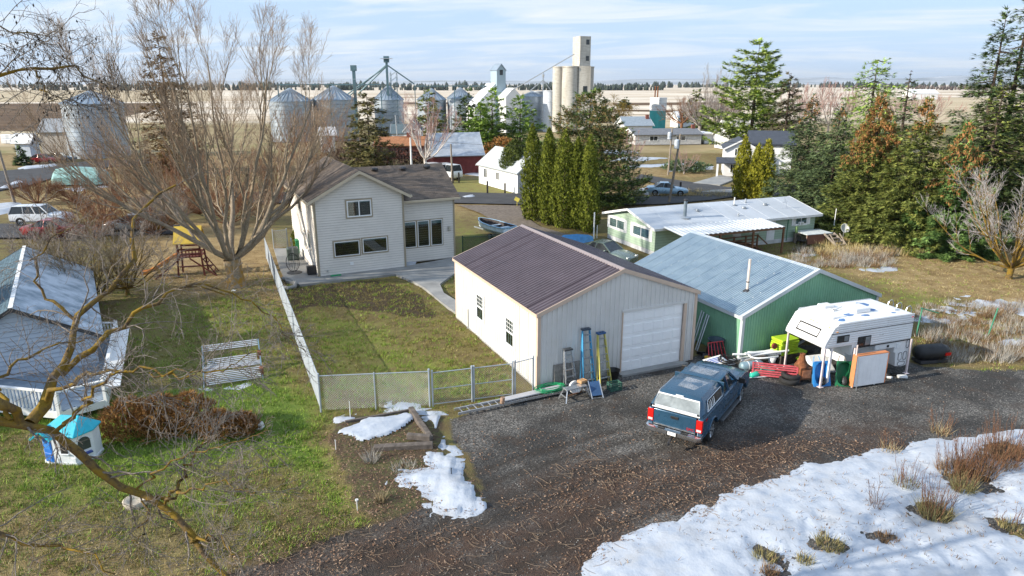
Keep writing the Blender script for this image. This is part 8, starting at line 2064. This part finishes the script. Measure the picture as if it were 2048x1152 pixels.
# ---------------------------------------------------------------- far woods and hills
g=np.random.default_rng(5)
def woods(label,x0,x1,dist,h,n,m,seed,jit=.12):
 g=np.random.default_rng(seed); X=g.uniform(x0,x1,n); Y=dist*g.uniform(1-jit,1+jit,n); hh_=h*g.uniform(.55,1.15,n)*(.8+.4*np.sin(X/dist*23+seed)**2); r=hh_*g.uniform(.22,.4,n)
 V=[]; Fc=[]
 a=np.arange(6)*np.pi/3
 for z_,f in((-1,.9),(.35,1.),(.7,.6)):V.append(np.stack([X[:,None]+r[:,None]*f*np.cos(a+z_)*g.uniform(.7,1.3,(n,6)),Y[:,None]+r[:,None]*f*np.sin(a+z_),np.full((n,6),0.)+np.maximum(0,z_)*hh_[:,None]],-1))
 V.append(np.stack([X,Y,hh_],-1)[:,None,:]); V=np.concatenate(V,1); base=np.arange(n)[:,None]*19
 tri=[]
 for q in(0,6):
  for j in range(6):j2=(j+1)%6; tri+=[(q+j,q+j2,q+6+j2),(q+j,q+6+j2,q+6+j)]
 for j in range(6):tri.append((12+j,12+(j+1)%6,18))
 Fc=(base[:,None,:]+np.array(tri)[None]).reshape(-1,3)
 o=put('far_woods',np_mesh('far_woods',V.reshape(-1,3),Fc,m)); tag(o,label,'woods',None,'stuff')
m_fw=leaf_mat('far_wood',(.018,.03,.026),(.035,.05,.04),(.06,.075,.055))
woods('dark line of far woods along the horizon',-2600,2600,2700,19,1050,m_fw,3,.10)
woods('nearer dark belt of trees left of the white elevator',-1000,320,1500,11,420,m_fw,4,.04)
woods('brown grey belt of trees far out on the right',900,1900,1700,10,420,leaf_mat('far_brown_wood',(.06,.045,.04),(.10,.075,.065),(.14,.11,.09)),6,.2)
xs2=np.linspace(-9000,14000,160); hz_=60+150*fbm(xs2/1000,xs2*0,.55,61,5)*ss(xs2,1500,3500)+60*fbm(xs2/1000,xs2*0,.3,81,4); hz_=hz_*.9
V=np.concatenate([np.stack([xs2,np.full(160,15000.),np.full(160,-5.)],1),np.stack([xs2,np.full(160,16500.),hz_],1),np.stack([xs2,np.full(160,19000.),np.full(160,-5.)],1)]); i=np.arange(159)
Fh=np.concatenate([np.stack([i,i+1,161+i,160+i],1),np.stack([160+i,161+i,321+i,320+i],1)])
tag(put('hills',np_mesh('hills',V,Fh,field_mat('hill_snow_wood',(.10,.13,.15),(.55,.58,.62),.004),True)),kind='structure')
# ================================================================ grass, leaves, weeds
def zone_at(arr,P):
 i=np.clip(np.searchsorted(xs,P[:,0]),1,len(xs)-1); j=np.clip(np.searchsorted(ys,P[:,1]),1,len(ys)-1); return arr.reshape(GX.shape)[j,i]
def blades(P,n,h,lean,w,g,r=.06,zb=None):
 """n thin blades round every point of P"""
 N=len(P)*n; B=np.repeat(P,n,0); a=g.random(N)*6.283; rr=r*np.sqrt(g.random(N))
 b0=B+np.stack([np.cos(a)*rr,np.sin(a)*rr,np.zeros(N)],1)
 H_=np.repeat(np.broadcast_to(h,(len(P),)),n)*g.uniform(.45,1.15,N); a2=a+g.normal(size=N)*.9; ln=lean*g.random(N)*H_
 tip=b0+np.stack([np.cos(a2)*ln,np.sin(a2)*ln,H_],1); a3=g.random(N)*3.1416; s=np.stack([np.cos(a3),np.sin(a3),np.zeros(N)],1)*w*.5
 V=np.stack([b0-s,b0+s,tip],1).reshape(-1,3); return V,np.arange(len(V)).reshape(-1,3)
def scatter(x0,x1,y0,y1,n,g):
 return np.stack([g.uniform(x0,x1,n),g.uniform(y0,y1,n)],1)
g=np.random.default_rng(99)
house_c=np.array([-12.7,43.9])
def keep_lawn(P):
 gar_=(P-np.array([1.06,26.66]))@np.array([[math.cos(R(23.8)),-math.sin(R(23.8))],[math.sin(R(23.8)),math.cos(R(23.8))]])
 ok=~((gar_[:,0]>-.1)&(gar_[:,0]<8.1)&(gar_[:,1]>-.1)&(gar_[:,1]<10.4))
 ok&=poly_sd(P,WALK)<-.05
 return ok&(zone_at(wG,P)<.4)&(zone_at(wB,P)<.5)
m_gr=leaf_mat('grass_green',(.075,.135,.014),(.17,.28,.028),(.35,.46,.085)); m_gs=leaf_mat('grass_straw',(.22,.165,.06),(.45,.36,.16),(.68,.58,.34)); m_go=leaf_mat('grass_olive',(.10,.095,.026),(.21,.19,.05),(.34,.29,.10))
PA=np.concatenate([scatter(-20,-3.5,14,24,19000,g),scatter(-24,0,24,33,15000,g),scatter(-18,-1,33,45,10000,g),scatter(-26,-12,33,47,5000,g),scatter(14,36,32,55,9000,g),scatter(19,30,23,34,3500,g)])
PA=PA[keep_lawn(PA)]; PA=PA[g.random(len(PA))<.35+1.3*(fbm(PA[:,0],PA[:,1],2.6,91,2)>.36)]
lu,ta=zone_at(lush,PA),zone_at(tan,PA); pt=fbm(PA[:,0],PA[:,1],.9,15,4)
isS=g.random(len(PA))<np.clip(ta*.9-lu*.25+(pt-.5)*1.2,.04,.95); isG=~isS&(g.random(len(PA))<np.clip(lu*1.05+(pt-.45)*.8,.08,.97))
for nm,sel_,m_,hh_ in(('lush',isG,m_gr,.15),('olive',~isS&~isG,m_go,.10),('straw',isS,m_gs,.10)):
 Q=PA[sel_]; Q3=np.column_stack([Q,ground_z(Q[:,0],Q[:,1])-.01])
 V,Fc=blades(Q3,5,hh_*(.7+.7*fbm(Q[:,0],Q[:,1],1.6,17,2)),1.3,.027,g,.11)
 o=put('grass',np_mesh('grass',V,Fc,m_)); tag(o,{'lush':'fresh green lawn grass','olive':'dull olive winter lawn grass','straw':'dry straw coloured lawn grass'}[nm],'grass',None,'stuff')
PL=np.concatenate([scatter(-9,16,13.5,23,26000,g),scatter(-24,-3,14,24,5000,g),scatter(-18,0,26,46,5000,g),scatter(-26,-12,36,48,4500,g),scatter(-6,5,52,66,3500,g),scatter(0,20,18,30,3500,g)])
wl_=np.maximum(zone_at(wL,PL),.20); wl_=np.where(zone_at(wD,PL)>.4,.9,wl_); wl_=np.where(PL[:,1]>50,.9,wl_); wl_=wl_*(.25+1.5*(fbm(PL[:,0],PL[:,1],.7,23,4)>.46))
gq=keep_lawn(PL)|(zone_at(wG,PL)>.4)|(zone_at(wB,PL)>.5); wl_=np.where(zone_at(wB,PL)>.5,1.,wl_); PL=PL[(g.random(len(PL))<wl_)&gq]
n=len(PL); a=g.random(n)*6.283; l_=g.uniform(.02,.055,n)[:,None]; w_=g.uniform(.008,.022,n)[:,None]
c0=np.column_stack([PL,ground_z(PL[:,0],PL[:,1])+g.uniform(.012,.05,n)]); d=np.stack([np.cos(a),np.sin(a),g.normal(size=n)*.25],1); s=np.stack([-np.sin(a),np.cos(a),g.normal(size=n)*.35],1)
V=np.stack([c0-d*l_,c0+s*w_+d*l_*.1,c0+d*l_,c0-s*w_+d*l_*.1],1).reshape(-1,3)
o=put('fallen_leaves',np_mesh('fallen_leaves',V,np.arange(len(V)).reshape(-1,4),leaf_mat('fallen_leaf',(.07,.042,.028),(.20,.115,.07),(.42,.29,.20)))); tag(o,'brown leaves fallen over the gravel and lawns','leaves',None,'stuff')
PS=scatter(-8,12,13.5,22,1100,g); PS=PS[zone_at(wL,PS)>.3]; n=len(PS); a=g.random(n)*6.283; z0=ground_z(PS[:,0],PS[:,1])+.03
L_=g.uniform(.10,.30,n); Pst=np.stack([np.column_stack([PS[:,0]+np.cos(a+q*.15)*L_*(q-1),PS[:,1]+np.sin(a+q*.15)*L_*(q-1),z0+.02*q])for q in range(3)],1)
V,Fc=tubes(Pst,np.full((n,3),.005),3); o=put('leaf_stalks',np_mesh('leaf_stalks',V,Fc,b_twig)); tag(o,'thin dry leaf stalks strewn over the drive','stalks',None,'stuff')
PG=scatter(-3,26,15,31,16000,g); PG=PG[zone_at(wG,PG)>.6]; n=len(PG); r_=g.uniform(.010,.03,n); zc=ground_z(PG[:,0],PG[:,1])
tet=np.array([[1,0,-.3],[-.5,.87,-.3],[-.5,-.87,-.3],[0,0,.7]]); a=g.random(n)*6.28; rot=np.stack([np.cos(a),-np.sin(a),np.sin(a),np.cos(a)],1).reshape(n,2,2)
V=np.einsum('nij,kj->nki',rot,tet[:,:2])*r_[:,None,None]; V=np.concatenate([V+PG[:,None,:],(tet[None,:,2:]*r_[:,None,None])+zc[:,None,None]+.005],2).reshape(-1,3)
Fc=(np.arange(n)[:,None,None]*4+np.array([[0,1,3],[1,2,3],[2,0,3]])[None]).reshape(-1,3); o=put('gravel',np_mesh('gravel',V,Fc,leaf_mat('gravel_stone',(.045,.045,.046),(.11,.11,.107),(.38,.36,.33)))); tag(o,'loose grey gravel stones','gravel',None,'stuff')
def clump(label,p,n,h,lean,w,m,r=.25,group=None,seed=1,extra=None):
 g=np.random.default_rng(seed); root=tree_root('weed_clump',label,'weeds',p,group)
 V,Fc=blades(np.array([[0,0,-.02]]),n,h,lean,w,g,r); put('blades',np_mesh('blades',V,Fc,m),root)
 if extra:
  P0=np.zeros((extra[0],5,3)); a=g.random(extra[0])*6.28; ro=r*np.sqrt(g.random(extra[0])); ln=g.uniform(.1,.55,extra[0]); hh2=extra[1]*g.uniform(.5,1.1,extra[0])
  for q in range(5):f=q/4; P0[:,q]=np.stack([np.cos(a)*(ro+ln*f*hh2*.6),np.sin(a)*(ro+ln*f*hh2*.6),hh2*f],1)
  P0[:,1:]+=g.normal(size=(extra[0],4,3))*.02; V,Fc=tubes(P0,np.tile(np.linspace(.008,.004,5),(extra[0],1)),3); put('stems',np_mesh('stems',V,Fc,b_red),root)
  c,r2=sprout(P0,np.full((extra[0],5),.005),5,.08,.3,35,.3,g,f0=.35,k=4,minr=.003); V,Fc=tubes(c,r2,3); o=put('side_stems',np_mesh('side_stems',V,Fc,b_red),root); o['kind']='stuff'
 return root
m_wd=leaf_mat('dry_weed',(.15,.11,.06),(.32,.25,.14),(.52,.44,.28)); m_wg=leaf_mat('grey_weed',(.20,.19,.17),(.38,.36,.32),(.55,.52,.47)); m_wb=leaf_mat('brown_weed',(.09,.055,.03),(.20,.12,.065),(.34,.23,.12)); m_wo=leaf_mat('olive_weed',(.10,.09,.04),(.24,.21,.09),(.42,.37,.18))
for i,(x,y,n,h,m_,r,ex,lab)in enumerate(((742,926,160,.5,m_wg,.18,None,'grey dried plant at the front corner of the garden bed'),(762,1008,150,.5,m_wd,.10,None,'straw tuft leaning at the lawn edge by the snow'),(812,944,200,.35,m_wg,.4,None,'grey flattened plant in the snow before the bed'),(830,880,140,.3,m_wo,.3,None,'olive weeds inside the bed corner'),(730,872,220,.22,leaf_mat('bed_green',(.04,.07,.02),(.09,.13,.04),(.16,.2,.07)),.6,None,'green ground cover in the garden bed'),
(1868,1030,420,.55,m_wo,.42,(46,1.15),'large weed clump standing in the snow nearest the corner'),(1950,945,420,.6,m_wb,.6,(60,1.25),'widest brown weed clump in the snow on the right'),(1925,985,320,.6,m_wo,.28,(14,.9),'pale yellow grass tuft between two brown weed clumps'),(2015,905,320,.55,m_wb,.6,(55,1.2),'brown weed clump at the right edge of the snow'),(1810,975,160,.45,m_wo,.3,(22,1.0),'thin reddish weed clump left of the large one'),(1990,930,420,.6,m_wb,.6,(50,1.2),'tall brown weeds between the widest clump and the right edge'),(1905,945,260,.5,m_wb,.45,(34,1.1),'brown weeds left of the widest clump'),(1752,1018,60,.3,m_wb,.15,(10,.9),'single reddish weed stalk in the snow'),
(1660,1090,260,.3,m_wo,.38,None,'matted grass showing through the snow at the lower middle'),(1530,1115,160,.28,m_wo,.3,None,'small matted grass patch left of the middle one in the snow'),(1610,1122,130,.25,m_wo,.22,None,'small matted grass patch between two others in the snow'),(1775,1078,150,.22,m_wb,.3,None,'dark flat grass patch in the snow right of the middle'),(1540,1145,160,.25,m_wb,.25,None,'grass patch at the bottom edge of the snow'),(2020,1055,160,.3,m_wo,.3,(10,.6),'grass patch in the snow at the right edge'),(1880,865,90,.45,m_wd,.3,(14,.9),'straw weeds at the top edge of the snow'),(1780,900,70,.4,m_wd,.3,(8,.7),'thin straw weeds left along the top edge of the snow'))):
 clump(lab,G(x,y),n,h,.9,.02,m_,r,'weed clumps in snow and bed',200+i,ex)
PW=np.concatenate([np.array([G(x,y).xy for x,y in zip(g.uniform(1835,2080,300),g.uniform(605,725,300))]),np.array([G(x,y).xy for x,y in zip(g.uniform(1585,1790,200),g.uniform(500,536,200))])]); PW3=np.column_stack([PW,np.zeros(len(PW))])
hW=.15+.75*fbm(PW[:,0],PW[:,1],.45,31,3)
for m_,sl_2,lab in((m_wg,slice(0,None,2),'pale grey dry weeds along the right hand lawn and by the trailer'),(m_wb,slice(1,None,2),'brown dry weeds along the right hand lawn and by the trailer')):
 V,Fc=blades(PW3[sl_2],34,hW[sl_2],.8,.022,g,.28); o=put('dry_weeds',np_mesh('dry_weeds',V,Fc,m_)); tag(o,lab,'weeds',None,'stuff')
PD=np.array([G(x,y).xy for x,y in zip(g.uniform(1120,2040,900),g.uniform(880,1150,900))]); PD=PD[poly_sd(PD,GP([(1180,1150),(1400,1040),(1700,940),(2048,890),(2048,1152)]))>0]; wgt=(PD[:,0]>6)*.7+.25; PD=PD[g.random(len(PD))<wgt]
V,Fc=blades(np.column_stack([PD,np.full(len(PD),.14)]),3,.09,2.0,.022,g,.05); o=put('snow_litter',np_mesh('snow_litter',V,Fc,m_wb)); tag(o,'brown stems and leaves poking through the snow','litter',None,'stuff')
PF=np.concatenate([np.array([G(x,y).xy for x,y in zip(g.uniform(1630,1990,330),g.uniform(478,512,330))]),np.array([G(x,y).xy for x,y in zip(g.uniform(1250,1460,160),g.uniform(383,396,160))])]); V,Fc=blades(np.column_stack([PF,np.zeros(len(PF))]),16,.55,.8,.03,g,.35); o=put('tall_grass',np_mesh('tall_grass',V,Fc,m_gs)); tag(o,'tall straw grass fringe under the spruces and by the road','grass',None,'stuff')
# ---------------------------------------------------------------- thin winter haze
mb=MB(); mb.box(-17000,17000,-500,27000,-8,330)
hm=bpy.data.materials.new('haze'); hm.use_nodes=True; ht_=hm.node_tree; ht_.nodes.clear()
ho=ht_.nodes.new('ShaderNodeOutputMaterial'); pv_=ht_.nodes.new('ShaderNodeVolumePrincipled')
pv_.inputs['Color'].default_value=(.80,.88,.98,1); pv_.inputs['Density'].default_value=4.5e-5; pv_.inputs['Anisotropy'].default_value=.2
ht_.links.new(pv_.outputs[0],ho.inputs['Volume'])
tag(mb.build('haze',hm),'thin pale haze over the plain','haze',None,'stuff')
